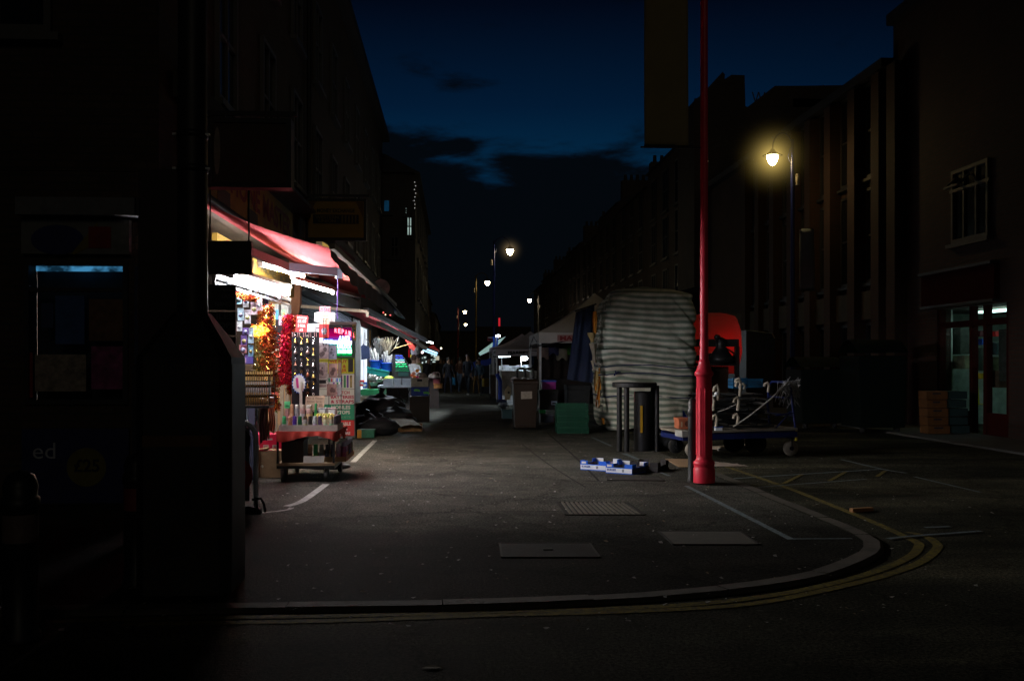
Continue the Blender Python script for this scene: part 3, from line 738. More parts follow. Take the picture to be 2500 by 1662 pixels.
goods = [(2302, 2345, 800, 865, 1.2, 'display_shelf', M('goods_dark', (0.05, 0.06, 0.05), .7, .6, 9)), (2300, 2355, 868, 900, .9, 'counter', M('goods_tan', (0.3, 0.32, 0.2), .7, .5, 9)), (2420, 2430, 835, 866, 2.2, 'cabinet', M('goods_grey', (0.16, 0.2, 0.18), .7)),
         (2372, 2400, 848, 905, 2.6, 'shelf_unit', M('goods_grey', (0.16, 0.2, 0.18), .7)), (2411, 2436, 837, 866, 1.4, 'shelf_unit', M('goods_teal', (0.06, 0.13, 0.13), .7)), (2438, 2460, 803, 930, .5, 'shelf_unit', M('goods_dark', (0.05, 0.06, 0.05), .7)),
         (2387, 2398, 827, 842, 1.6, 'blue_box', bluep), (2410, 2430, 808, 822, 1.2, 'red_notice', redp), (2380, 2393, 807, 822, 1.0, 'round_sign', M('goods_dark2', (0.10, 0.02, 0.03), .7)), (2375, 2395, 911, 924, 1.4, 'yellow_box', yellowp), (2412, 2440, 905, 945, .5, 'stand', M('goods_brown', (0.12, 0.08, 0.05), .7, .5, 9)), (2405, 2425, 871, 905, .5, 'poster', M('goods_tan2', (0.2, 0.2, 0.12), .7, .6))]
for u0, u1, v0, v1, dx, nm, m_ in goods:
    dx *= .42
    a, b = PX(u0, v1, XR + dx), PX(u1, v0, XR + dx)
    q = MB(); q.bb(a.x, a.y, a.z, a.x + .2, b.y, b.z); q.build(nm, m_, T)
T2 = thing('fascia_sign', 'dark red fascia board over the green-lit shop', 'shop sign', (XR, 19.7, 2.7))
fa, fb = PX(2262, 700, XR).y, PX(2442, 700, XR).y
q = MB(); q.bb(XR - .12, fb, 2.64, XR - .003, fa, 3.3); q.build('board', M('fascia_dark_red', (0.035, 0.004, 0.004), .9, spec=.05), T2)
q = MB(); q.bb(XR - .2, fb, 3.3, XR - .003, fa, 3.36); q.bb(XR - .15, fb, 2.58, XR - .003, fa, 2.638); q.build('trim', framed, T2)
# pillared brick building
BB_ = thing('pillared_building', 'long brick building on the right with tall piers between dark windows', 'building', (13, 32, 0))
q = MB(); q.bb(XR + .02, 22.9, 0, XR + 8, 40, 8.4); q.build('wall', brickr, BB_)
q = MB(); q.bb(XR - .25, 22.95, 8.4, XR + 8, 40, 8.62); q.build('roof', roofm, BB_)
q = MB(); q.bb(XR - .13, 22.95, 2.5, XR + .0, 40, 3.2); q.build('stone_band', M('stone_band', (0.06, 0.045, 0.026), .8), BB_)
py = [PX(u, 700, XR).y for u in (2205, 2165, 2105, 2045, 1995, 1950, 1905, 1868, 1835)]
for y_ in py:
    q = MB(); q.bb(XR - .3, y_ - .22, 0, XR + .01, y_ + .22, 8.3); q.build('pier', brickr, BB_)
for a, b in zip(py[:-1], py[1:]):
    wdt = (b - a) - .6
    if wdt < .3: continue
    f_ = window(BB_, (XR + .02, (a+b)/2, 4.6), (0, -1, 0), wdt, 2.2, paned, framed, bars=(1, 1))
    window_copy(f_, BB_, (0, 0, 2.6))
    window(BB_, (XR + .02, (a+b)/2, 1.35), (0, -1, 0), wdt, 2.0, paned, framed, bars=(1, 0))
# stepped roof block with rooftop letters behind
YB = 40.2
BC = thing('gabled_building', 'tall dark party wall with stepped skyline behind the nearest lit lamp', 'building', (14, 42, 0))
def sil(pp, d=3.0):
    return [P(u, v, YB) for u, v in pp]
q = MB()
q.prism(sil([(1695, 700), (1695, 246), (1722, 224), (1738, 206), (1764, 176), (1770, 182), (1769, 194), (1786, 183), (1818, 184), (1820, 260), (1828, 262), (1828, 700)]), (0, 3, 0))
q.prism(sil([(1828, 700), (1828, 260), (1850, 262), (2300, 262), (2300, 700)]), (0, 3, 0))
q.prism(sil([(1828, 259.5), (1892, 210), (1936, 210), (1936, 261.5), (1850, 261.5)]), (0, 3, 0))
q.prism(sil([(1936, 241), (1936, 210), (2096, 208), (2096, 243)]), (0, 3, 0))
q.prism(sil([(2036, 261.5), (2036, 243), (2300, 240), (2300, 261.5)]), (0, 3, 0))
q.build('wall', brickd, BC)
for s_, u, v, w_, h_ in (('W', 1852, 240, .62, .55), ('G', 1946, 252, .25, .3), ('1', 1966, 251, .1, .3), ('2', 1984, 251, .22, .3), ('P', 2006, 251, .22, .3), ('I', 1894, 200, .05, .3)):
    if s_ == 'I': continue
    text(s_, P(u, v, YB + 3.5), EX, EZ, w_, h_, black, BC, name='roof_letter')
# receding terrace on the right
hl = ['nearest house of the tall right-hand terrace, behind the striped stall', 'terrace house next past the nearest one on the right', 'third house of the right-hand terrace, above the white gazebo', 'fourth house along the right-hand terrace', 'fifth house along the right-hand terrace', 'sixth house along the right-hand terrace', 'seventh house along the right-hand terrace', 'farthest house at the end of the right-hand terrace']
yy = 43.4
for i in range(8):
    ye = yy + 9.2 + (i > 3) * 3; zz = 10.9 + (0.5, -.1, .6, -.3, .3, -.4, .1, -.2)[i]
    T = thing('terrace_house', hl[i], 'building', (XR + 4, (yy+ye)/2, 0), 'houses of the right-hand terrace')
    q = MB(); q.bb(XR, yy + .02, 0, XR + 9, ye, zz); q.build('wall', brickd, T)
    q = MB(); q.prism([(XR - .2, yy + .02, zz), (XR + 4, yy + .02, zz + 2.0), (XR + 9, yy + .02, zz)], (0, ye - yy - .02, 0))
    rf = q.build('roof', roofm, T)
    q = MB(); q.bb(XR + .2, yy + .1, zz + .05, XR + 1.9, yy + .75, zz + 1.4)
    for k in range(4): q.lathe([(.11, 0), (.09, .4)], (XR + .45 + .38*k, yy + .42, zz + 1.4), 8)
    q.build('chimney', brickd, rf)
    w_ = window(T, (XR, yy + 1.9, 5.0), (0, -1, 0), 1.15, 1.9)
    for a in range(3):
        for b in range(3):
            if a or b:
                if a == 0 and b == 0: continue
                window_copy(w_, T, (0, 2.8 * a, 2.55 * b - (0 if b < 2 else .25)))
    q = MB(); q.bb(XR - .12, yy + .2, 2.5, XR - .003, ye - .2, 3.1); q.build('shop_fascia', framed, T)
    yy = ye
# ================================================================ LEFT SHOP: AWNING, LIGHTS, SIGNS
tube_w = EM('fluorescent_tube', (1.0, 0.90, 0.74), 300)
tube_c = EM('fluorescent_tube_cool', (0.96, 0.94, 1.0), 190)
pink = bpy.data.materials.new('red_awning_cloth'); pink.use_nodes = True
nt = pink.node_tree; N = nt.nodes; L = nt.links
N.remove(N['Principled BSDF'])
df = N.new('ShaderNodeBsdfDiffuse'); tr = N.new('ShaderNodeBsdfTranslucent'); mxs = N.new('ShaderNodeMixShader'); mxs.inputs[0].default_value = 0.12
tc = N.new('ShaderNodeTexCoord'); mp = N.new('ShaderNodeMapping'); mp.inputs['Scale'].default_value = (0.6, 16, 0.6); L.new(tc.outputs['Object'], mp.inputs['Vector'])
nn = N.new('ShaderNodeTexNoise'); nn.inputs['Scale'].default_value = 1.5; nn.inputs['Detail'].default_value = 4; L.new(mp.outputs[0], nn.inputs['Vector'])
rp = N.new('ShaderNodeValToRGB'); rp.color_ramp.elements[0].position = .3; rp.color_ramp.elements[1].position = .7
rp.color_ramp.elements[0].color = (0.42, 0.062, 0.072, 1); rp.color_ramp.elements[1].color = (0.55, 0.135, 0.135, 1)
L.new(nn.outputs['Fac'], rp.inputs['Fac']); L.new(rp.outputs[0], df.inputs['Color']); L.new(rp.outputs[0], tr.inputs['Color'])
L.new(df.outputs[0], mxs.inputs[1]); L.new(tr.outputs[0], mxs.inputs[2]); L.new(mxs.outputs[0], N['Material Output'].inputs['Surface'])
valm = M('awning_outer_cloth', (0.07, 0.022, 0.016), .8, .35, 3, bump=.2)
AW = thing('shop_awning', 'red awning glowing pink from the tubes below it, over the open shop', 'awning', (-2.2, 14, 2.6))
Y0, Y1 = 10.42, 21.5
def fz(Y): return 2.60 + .004*(Y - 10.4)
def awn(a, b):
    Y = Y0 + (Y1 - Y0) * a
    zw = 3.27
    X = XW + .02 + b * 1.69
    z = zw + (fz(Y) - zw) * b - 0.07 * math.sin(math.pi * b) - .012 * math.sin(a * 40) * math.sin(math.pi * b)
    return Vector((X, Y, z))
q = MB(); q.grid(awn, 60, 10); q.build('canopy', pink, AW)
q = MB(); q.grid(lambda a, b: Vector((-1.285 + .012*math.sin(a*60), Y0 + (Y1-Y0)*a, fz(Y0+(Y1-Y0)*a) - .02 - (.07 + .17*min(1, a*3.2) + .018*math.sin(a*70)) * b)), 80, 3); q.build('valance', valm, AW)
q = MB(); q.beam((-1.27, Y0, fz(Y0) + .02), (-1.27, Y1, fz(Y1) + .02), .06, .06); q.build('front_bar', M('bar_dull_beige', (0.16, 0.13, 0.10), .6), AW)
q = MB(); q.tube([(XW + .1, Y0, 3.33), (XW + .1, Y1, 3.33)], .07, 10); q.build('roller', darkmetal, AW)
armm = M('awning_arm_grey', (0.10, 0.125, 0.16), .5, .1)
a1, a2 = P(702, 652, 13.0), P(826, 664, 13.6)
q = MB(); q.beam(a1, a2, .07, .11); q.beam(a2 + Vector((-.03, 0, 0)), a2 + Vector((.05, .02, 0)), .12, .17); q.build('arm', armm, AW)
a3 = P(600, 610, 12.2)
q = MB(); q.beam(a3, a1, .06, .1); q.build('arm', M('awning_arm_shade', (0.07, 0.045, 0.04), .5, .1), AW)  # inner arm darker and browner, its shade put into the colour
T = thing('pull_cord', 'thin purple cord hanging from the awning arm', 'cord', P(826, 670, 13.6))
q = MB(); c0 = P(824, 668, 13.6); q.tube([c0, c0 + Vector((.004, 0, -.25)), c0 + Vector((-.006, 0, -.5)), c0 + Vector((0, 0, -.62))], .005, 6)
q.lathe([(.012, 0), (.016, .03), (.008, .06)], c0 + Vector((0, 0, -.30)), 8); q.build('cord', M('cord_purple', (0.1, 0.03, 0.25), .6), T)
# fluorescent battens
fixm = M('batten_enamel', (0.15, 0.12, 0.10), .5, .1)
def batten(a, b, name_label, tube, ext=0, r=.02, drop=.05, n=1):
    a, b = Vector(a), Vector(b); d = (b - a).normalized()
    T = thing('tube_light', name_label, 'tube light', (a + b)/2)
    q = MB(); q.beam(a - d*.06 + EZ*drop, b + d*(.06 + ext) + EZ*drop, .075, .05); q.build('batten', fixm, T)
    for k in range(n):
        o = Vector((0, 0, -0.05 * k))
        q = MB(); q.tube([a + o, b + o], r, 10); q.build('tube', tube, T)
    for e, s in ((a, -1), (b, 1)):
        q = MB(); q.beam(e + d*s*.005, e + d*s*.045, .05, .075); q.build('end_holder', M('lamp_holder', (0.25, 0.23, 0.2), .5), T)
    return T
batten(P(566, 672, 10.8), P(704, 710, 14.5), 'long bright double tube light along the shop edge, lowest of the three', tube_c, 0, .024, .06, 2)
batten(P(638, 646, 13.4), P(740, 674, 15.0), 'middle tube light slanting out under the red awning', tube_w, .55, .022)
batten(P(718, 687, 14.4), P(812, 713, 16.0), 'far tube light before the dark shutter, right of the orange pillar', tube_w, 1.3, .022)
# rail under the near tube
T = thing('display_rail', 'pale metal rail under the long tube light carrying hanging goods', 'rail', P(600, 700, 12))
q = MB(); a, b = P(522, 674, 10.6), P(706, 732, 14.5); q.beam(a, b, .05, .05); q.beam(a - EZ*.07, b - EZ*.07, .03, .03)
for k in range(6):
    p = a.lerp(b, k/5); q.beam(p, p - EZ*.07, .02, .03)
q.build('rail', M('rail_enamel', (0.16, 0.17, 0.17), .5, .2), T)
q = MB()
for t in (.1, .42, .76): q.lathe([(.02, 0), (.045, .02), (.045, .05), (.02, .07)], a.lerp(b, t) + Vector((.03, 0, -.03)), 10, ax='X')
q.build('clamp', steel, T)
q = MB(); p = P(651, 712, 13.2); q.beam(p, p - EZ*.35, .05, .05); q.build('hanger_post', M('post_violet', (0.12, 0.11, 0.3), .5), T)
# fascia board with red letters along the wall
yel = M('fascia_yellow', (0.30, 0.24, 0.02), .6, .25, 2)
T = thing('fascia_sign', 'long yellow fascia board with dark red letters above the red awning', 'shop sign', (XW, 14.5, 3.4))
q = MB(); q.bb(XW + .004, 11.3, 3.36, XW + .09, 18.1, 4.1); q.build('board', yel, T)
dred = M('letter_dark_red', (0.16, 0.02, 0.02), .6)
text('PHONE MASTER', (XW + .095, 15.3, 3.80), EY, EZ, 5.1, .36, dred, T, bold=.03)
for y_ in (12.4, 14.2): q = MB(); q.bb(XW + .092, y_, 3.40, XW + .097, y_ + .7, 3.6); q.build('panel', M('fascia_dark_panel', (0.05, 0.05, 0.03), .6), T)
q = MB(); q.bb(XW + .004, 11.3, 4.1, XW + .5, 18.1, 4.16); q.build('hood', darkmetal, T)
T = thing('lower_sign', 'yellow strip sign under the awning behind the tube lights', 'shop sign', (XW, 15.3, 2.66))
q = MB(); q.bb(XW + .004, 12.5, 2.62, XW + .07, 18.4, 3.02); q.build('board', M('sign_yellow', (0.24, 0.15, 0.018), .6), T)
text('WE BUY ANY PHONES | MOBILES', (XW + .075, 15.6, 2.83), EY, EZ, 5.2, .17, M('letter_green_grey', (0.05, 0.05, 0.03), .6), T, bold=.02)
q = MB(); q.bb(XW + .071, 13.0, 2.64, XW + .076, 13.6, 3.0); q.build('panel', M('panel_red', (0.45, 0.08, 0.05), .6), T)
# shop interior bits
T = thing('wall_cabinet', 'pale wall cabinets at the back of the open shop', 'cabinet', P(676, 800, 16.5))
q = MB()
for u in (662, 686): a, b = P(u, 778, 17.2), P(u + 18, 742, 17.2); q.bb(a.x, a.y, a.z, b.x, a.y + .3, b.z)
q.build('door', M('cabinet_white', (0.6, 0.65, 0.72), .5), T)
q = MB(); a, b = P(650, 1000, 17.4), P(706, 735, 17.4); q.bb(a.x, a.y + .02, 0.01, b.x, a.y + .2, b.z); q.build('panel', M('cabinet_wood', (0.32, 0.2, 0.11), .7), T)
q = MB(); a, b = P(648, 880, 16.8), P(700, 780, 16.8); q.bb(a.x, a.y, a.z, b.x, a.y + .05, b.z); q.build('dark_panel', M('panel_dark', (0.015, 0.017, 0.03), .5), T)
text('PE', P(672, 860, 16.74), EX, EZ, .13, .12, paper, T)
for i, u in enumerate((668, 684, 700)):
    pass
T = thing('timber_post', 'bare pale timber posts behind the red tinsel', 'post', P(690, 960, 15))
q = MB()
for u, y_ in ((672, 15.0), (688, 15.4), (700, 15.6)): a = P(u, 900, y_); q.bb(a.x - .025, a.y, 0, a.x + .025, a.y + .05, 1.55)
q.build('post', M('raw_timber', (0.2, 0.165, 0.13), .8), T)
# ---- hanging goods at the shop edge
packc = [((0.25, 0.5, 0.8), 'blue'), ((0.72, 0.72, 0.78), 'white'), ((0.7, 0.45, 0.5), 'pink'), ((0.2, 0.12, 0.4), 'purple'), ((0.7, 0.25, 0.25), 'red'), ((0.4, 0.55, 0.7), 'pale blue'), ((0.62, 0.58, 0.68), 'lilac')]
lay = [(578, 716, 12, 26, 0), (593, 716, 14, 34, 1), (612, 738, 16, 30, 2), (626, 728, 14, 30, 2), (580, 752, 15, 30, 5), (597, 756, 15, 34, 6), (578, 784, 13, 24, 1), (592, 800, 15, 16, 3), (588, 818, 15, 24, 3), (606, 800, 13, 38, 5), (584, 842, 18, 20, 4), (606, 842, 12, 28, 0), (580, 862, 14, 16, 1), (598, 866, 16, 14, 3)]
nm_ = {}
for i, (u, v, w_, h_, c) in enumerate(lay):
    Y = 11.7 + .02 * i
    col, cn_ = packc[c]
    m_ = M('pack_' + cn_.replace(' ', '_'), col, .35, .6, 26)
    nm_[c] = nm_.get(c, 0) + 1
    row = 'top' if v < 745 else ('middle' if v < 810 else 'bottom')
    T = thing('toy_pack', f'{cn_} blister pack, {("topmost", "second", "third", "fourth")[nm_[c]-1]} of its colour among the packs left of the tinsel', 'toy pack', P(u + w_/2, v + h_/2, Y), 'packs hanging at the shop edge')
    a, b = P(u, v + h_, Y), P(u + w_, v, Y)
    q = MB(); q.bb(a.x, Y, a.z, b.x, Y + .012, b.z); q.build('card', m_, T)
    q = MB(); c_ = (a + b)/2; q.lathe([(.001, -.03), ((b.x-a.x)*.32, -.02), ((b.x-a.x)*.36, .001)], Vector((c_.x, Y, c_.z - .01)), 12, ax='Y'); q.build('blister', M('blister_' + 'abc'[i % 3], [(0.75, 0.78, 0.82), (0.25, 0.25, 0.4), (0.75, 0.6, 0.25)][i % 3], .1, .6, 30), T)
# ---- tinsel garlands made of many small foil strands
def tinsel(name, label, path, rad, cols, n, seed, lit=None):
    RR = random.Random(seed); T = thing(name, label, 'tinsel garland', path[-1])
    core = MB(); core.tube(path, [r * .4 for r in rad], 8); core.build('core', cols[0], T)
    q = MB(); pl = smooth_line(path, 6); m = len(pl)
    for i in range(n):
        t = RR.random() * (m - 1.001); k = int(t); p = pl[k].lerp(pl[k+1], t - k)
        r = rad[min(len(rad)-1, int(t / 6))] * RR.uniform(.35, 1.08)
        an = RR.random() * 6.283; o = Vector((math.cos(an), math.sin(an), RR.uniform(-.4, .4)))
        c = p + o * r; L_ = RR.uniform(.014, .032); w_ = RR.uniform(.003, .007)
        d = Vector((RR.uniform(-1, 1), RR.uniform(-1, 1), RR.uniform(-1, 1))).normalized(); s_ = d.cross(o); s_ = s_.normalized() if s_.length > .01 else EX
        q.k = RR.randrange(len(cols))
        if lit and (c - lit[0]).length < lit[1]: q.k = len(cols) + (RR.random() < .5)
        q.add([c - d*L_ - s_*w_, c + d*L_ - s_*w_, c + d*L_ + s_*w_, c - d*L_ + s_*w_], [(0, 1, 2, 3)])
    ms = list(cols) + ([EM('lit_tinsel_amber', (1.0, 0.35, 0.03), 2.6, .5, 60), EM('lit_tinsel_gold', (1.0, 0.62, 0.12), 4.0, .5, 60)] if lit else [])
    q.build('foil', ms, T)
    return T
foil_r = M('red_foil', (0.65, 0.05, 0.03), .25, .35, 40, metal=.75); foil_o = M('copper_foil', (0.8, 0.22, 0.05), .22, .35, 40, metal=.8)
foil_g = M('gold_foil', (0.85, 0.55, 0.14), .2, .3, 40, metal=.8); foil_c = M('crimson_foil', (0.6, 0.01, 0.05), .25, .35, 40, metal=.7); foil_y = M('pale_gold_foil', (0.8, 0.72, 0.3), .22, .3, 40, metal=.75)
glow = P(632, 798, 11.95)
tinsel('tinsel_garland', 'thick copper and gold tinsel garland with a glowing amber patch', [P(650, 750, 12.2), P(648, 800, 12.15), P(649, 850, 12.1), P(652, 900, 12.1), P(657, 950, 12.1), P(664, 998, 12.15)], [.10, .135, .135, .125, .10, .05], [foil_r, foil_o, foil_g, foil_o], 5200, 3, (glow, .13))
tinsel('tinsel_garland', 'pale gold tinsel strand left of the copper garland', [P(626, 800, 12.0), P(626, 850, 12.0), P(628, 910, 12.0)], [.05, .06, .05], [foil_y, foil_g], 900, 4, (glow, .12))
tinsel('tinsel_garland', 'crimson tinsel garland hanging beside the orange pillar', [P(702, 770, 13.6), P(697, 830, 13.6), P(692, 880, 13.6), P(696, 920, 13.6), P(692, 935, 13.6)], [.08, .10, .09, .10, .06], [foil_c, foil_c, foil_r], 1900, 5)
tinsel('tinsel_garland', 'red and gold speckled tinsel next to the crimson garland', [P(715, 775, 13.8), P(711, 850, 13.8), P(708, 910, 13.8), P(707, 960, 13.8)], [.06, .06, .05, .03], [foil_r, foil_g, foil_o], 1100, 6)
tinsel('tinsel_garland', 'copper tinsel swag along the top of the hanging packs', [P(570, 716, 11.6), P(590, 722, 11.6), P(608, 730, 11.6), P(622, 728, 11.7)], [.05, .06, .05, .03], [foil_r, foil_o, foil_g], 700, 7)
pk2 = [(0.5, 0.05, 0.05), (0.6, 0.42, 0.1), (0.05, 0.2, 0.35), (0.45, 0.3, 0.5), (0.1, 0.35, 0.15), (0.6, 0.58, 0.55)]
wp = ['leftmost', 'second', 'third', 'fourth', 'fifth', 'rightmost']
for k, c_ in enumerate(pk2):
    a = P(660 + 8*k, 768 + (k % 2)*14, 15.6); T = thing('hanging_packet', f'small {["red", "ochre", "navy", "lilac", "green", "white"][k]} packet hung behind the garlands under the tube lights', 'packet', a)
    q = MB(); q.bb(a.x - .022, 15.6, a.z - .075, a.x + .022, 15.63, a.z + .075); q.build('packet', M('packet_%d' % k, c_, .4, .5, 40), T); q = MB(); q.tube([a + EZ*.075, a + EZ*.14], .003, 4); q.build('hook', steel, T)
# ---- box of goods, wire basket, incense
T = thing('goods_box', 'violet carton on the wire tray above the incense packs', 'box', P(596, 890, 11.9))
a, b = P(579, 888, 11.9), P(618, 871, 11.9); q = MB(); q.bb(a.x, a.y, a.z, b.x, a.y + .14, b.z); q.build('carton', M('carton_violet', (0.13, 0.09, 0.38), .5, .3, 12), T, .003)
q = MB(); q.bb((a.x+b.x)/2 - .012, a.y - .003, a.z + .015, (a.x+b.x)/2 + .012, a.y - .001, b.z - .012); q.build('mark', M('mark_lilac', (0.5, 0.35, 0.5), .6), T)
T = thing('wire_tray', 'small brown wire tray under the violet carton', 'tray', P(596, 904, 11.9))
a, b = P(578, 903, 11.85), P(616, 890, 11.85); q = MB()
for k in range(14): x = a.x + (b.x - a.x) * k / 13; q.tube([(x, a.y, a.z), (x, a.y, b.z)], .004, 5)
for z in (a.z, b.z): q.tube([(a.x, a.y, z), (b.x, a.y, z), (b.x, a.y + .2, z), (a.x, a.y + .2, z), (a.x, a.y, z)], .005, 5)
q.build('wires', M('wire_brown', (0.3, 0.2, 0.13), .5), T)
q = MB(); q.bb(a.x, a.y, a.z, b.x, a.y + .2, a.z + .006); q.build('floor', M('wire_brown', (0.3, 0.2, 0.13), .5), T)
IB = thing('incense_rack', 'black wire rack filled with incense packs in three tiers', 'rack', P(612, 990, 11.4))
a, b = P(560, 990, 11.4), P(658, 908, 11.4); q = MB()
for v in (985, 965, 945, 930): z = P(600, v, 11.4).z; q.tube([(a.x, a.y - .02, z), (b.x, a.y - .02, z), (b.x, a.y + .3, z), (a.x, a.y + .3, z), (a.x, a.y - .02, z)], .006, 6)
for x in (a.x, b.x):
    for y_ in (a.y - .02, a.y + .3): q.tube([(x, y_, a.z), (x, y_, b.z - .05)], .006, 6)
q.build('wire_frame', black, IB)
q = MB(); q.bb(a.x, a.y - .02, a.z - .03, b.x, a.y + .3, a.z - .005); q.build('base', black, IB)
q = MB(); q.tube([((a.x+b.x)/2 - .1, a.y + .2, .0), ((a.x+b.x)/2 - .1, a.y + .2, a.z)], .02, 8); q.build('leg', black, IB)
inc = [M('incense_gold', (0.5, 0.33, 0.12), .35, .5, 40), M('incense_grey', (0.36, 0.33, 0.31), .3, .4, 40), M('incense_amber', (0.36, 0.2, 0.06), .35, .5, 40)]
first = None
for t in range(3):
    for k in range(17):
        x = a.x + .012 + (b.x - a.x - .024) * k / 16
        z0 = a.z + .005 + t * .118; p = Vector((x, a.y + .015 + t * .1, z0 + (t > 0) * .0))
        if first is None:
            first = thing('incense_pack', 'slim upright incense pack standing in the black wire rack', 'incense pack', p, 'incense packs in the rack')
            q = MB(); q.lathe([(.009, 0), (.0095, .02), (.0095, .13), (.007, .145)], (0, 0, 0), 8); q.build('packet', inc[0], first, local=True)
            q = MB(); q.lathe([(.0105, .085), (.0105, .11)], (0, 0, 0), 8); q.build('band', gold, first, local=True)
            o = first
        else: o = dup(first, p)
        if t != 0 or k: remat(o, 'packet', [inc[(2, 1, 0)[t]]])
# perspex stand and hanging cloths below
T = thing('perspex_stand', 'pale blue-lit perspex display stand below the incense rack', 'display stand', P(595, 1060, 11.8))
q = MB(); a, b = P(574, 1050, 11.8), P(604, 992, 11.8); q.bb(a.x, a.y, 0.02, b.x, a.y + .05, b.z); q.build('front_sheet', M('perspex_pale', (0.30, 0.36, 0.46), .15, .3, 3), T)
q = MB(); a, b = P(607, 1060, 12.0), P(622, 994, 12.0); q.bb(a.x, a.y, 0.02, b.x, a.y + .2, b.z); q.build('side_sheet', M('perspex_dark', (0.10, 0.10, 0.15), .2, .3, 3), T)
def cloth(name, label, u0, u1, v0, v1, Y, m_, seed, taper=.75):
    T = thing(name, label, 'hanging scarf', P((u0+u1)/2, v1, Y)); c = P((u0+u1)/2, v0, Y); hw = (P(u1, v0, Y).x - P(u0, v0, Y).x)/2; h = c.z - P(u0, v1, Y).z
    def fn(i, j):
        x = (i - .5) * 2
        return Vector((c.x + x*hw*(taper + (1-taper)*j) + .008*math.sin(j*7 + seed), c.y + .022*math.sin(i*17 + seed + j*1.5) + .008*nz(i*5, j*4, seed), c.z - h*j*(1 + .04*math.sin(i*5 + seed))))
    q = MB(); q.grid(fn, 26, 14); q.build('drape', m_, T)
    q = MB(); q.tube([(c.x - hw*.7, c.y, c.z + .01), (c.x + hw*.7, c.y, c.z + .01)], .008, 6); q.build('hanger', steel, T)
cloth('hanging_scarf', 'dull maroon scarf hanging below the incense rack', 632, 650, 975, 1078, 11.6, M('scarf_maroon', (0.22, 0.10, 0.10), .85, .3, 10), 1.0)
cloth('hanging_scarf', 'brown striped scarf hanging between the maroon and orange ones', 645, 656, 978, 1070, 11.75, M('scarf_brown', (0.3, 0.19, 0.12), .85, .4, 30), 2.2)
cloth('hanging_scarf', 'rust orange scarf hanging next to the trolley', 655, 671, 972, 1055, 11.9, M('scarf_rust', (0.42, 0.14, 0.07), .85, .3, 12), 3.1)
T = thing('bow', 'red ribbon bow at the foot of the copper tinsel', 'bow', P(667, 968, 12.0))
for s in (-1, 1):
    q = MB(); c = P(667, 962, 12.0); q.grid(lambda i, j: c + Vector((s*(.005 + .06*j), -.02 + .02*math.sin(j*3), .022*(i-.5)*2*(.35 + j) + .012*math.sin(j*4))), 4, 8); q.build('loop', M('bow_red', (0.65, 0.12, 0.08), .5), T)
q = MB(); q.ball(P(667, 962, 11.97), .016); q.build('knot', M('bow_red', (0.65, 0.12, 0.08), .5), T)
# red gift crate with white letters and the carton under it
T = thing('gift_crate', 'pink-red gift display box with white letter squares behind the trolley', 'display box', P(660, 1098, 12.6))
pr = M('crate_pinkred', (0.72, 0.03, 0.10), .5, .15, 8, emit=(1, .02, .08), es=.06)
a, b = P(606, 1096, 12.6), P(722, 1056, 12.6)
q = MB(); q.bb(a.x, a.y, a.z, b.x, a.y + .4, b.z - .02); q.build('box', pr, T, .004)
q = MB(); q.grid(lambda i, j: Vector((a.x - .01 + (b.x - a.x + .02)*i, a.y - .012 + .01*math.sin(i*20), a.z + .05 - j*(.09 + .02*math.sin(i*16)))), 40, 3); q.build('bunting', pr, T)
for k, ch in enumerate('APAN'):
    u = 628 + 22*k; c = P(u, 1092, 12.57)
    q = MB(); q.bb(c.x - .032, c.y - .018, c.z - .035, c.x + .032, c.y - .015, c.z + .035); lt_ = q.build('letter_square', paper, T)
    text(ch, c + Vector((0, -.022, 0)), EX, EZ, .036, .045, redp, T)
q = MB(); c = P(690, 1078, 12.55)
for k in range(3):
    d = Vector((math.cos(k*math.pi/3), 0, math.sin(k*math.pi/3)))*.02; q.beam(c - d, c + d, .004, .006)
q.build('snowflake', paper, T)
q = MB(); c = P(655, 1072, 12.56); q.bb(c.x - .07, c.y, c.z - .012, c.x + .05, c.y + .004, c.z + .012); q.build('label', paper, T)
def carton(name, label, u0, u1, v0, v1, Y, d, m_, cat='box', group=None, flap=True, rz=0.0):
    a, b = P(u0, v1, Y), P(u1, v0, Y); w_, h_ = b.x - a.x, b.z - a.z
    if a.z < .05 or abs(a.z) < .12 and v1 > 1000: a.z = max(a.z, .004)
    T = thing(name, label, cat, ((a.x+b.x)/2, Y + d/2, a.z), group, rz)
    h_ = b.z - a.z
    q = MB(); t = .006
    q.bb(-w_/2, -d/2, 0, w_/2, d/2, t); q.bb(-w_/2, -d/2, t, w_/2, -d/2 + t, h_); q.bb(-w_/2, d/2 - t, t, w_/2, d/2, h_); q.bb(-w_/2, -d/2 + t, t, -w_/2 + t, d/2 - t, h_); q.bb(w_/2 - t, -d/2 + t, t, w_/2, d/2 - t, h_)
    q.build('box', m_, T, local=True)
    if flap:
        q = MB(); q.add([(-w_/2, -d/2 - .001, h_), (0, -d/2 - .03, h_ + .03), (0, d/2 + .02, h_ + .035), (-w_/2, d/2, h_)], [(0, 1, 2, 3)]); q.add([(w_/2, -d/2, h_), (.01, -d/2, h_ + .012), (.01, d/2, h_ + .012), (w_/2, d/2, h_)], [(0, 1, 2, 3)])
        q.build('flap', m_, T, local=True)
    return T
carton('cardboard_box', 'plain brown cardboard box on the ground under the red gift box', 612, 690, 1100, 1166, 12.35, .4, card)
T = thing('sticker', 'torn round sticker on the cardboard box under the gift box', 'sticker', P(640, 1138, 12.34)); q = MB(); q.ball(P(640, 1138, 12.345), .018, 8, (1, .15, 1)); q.build('patch', cream, T)
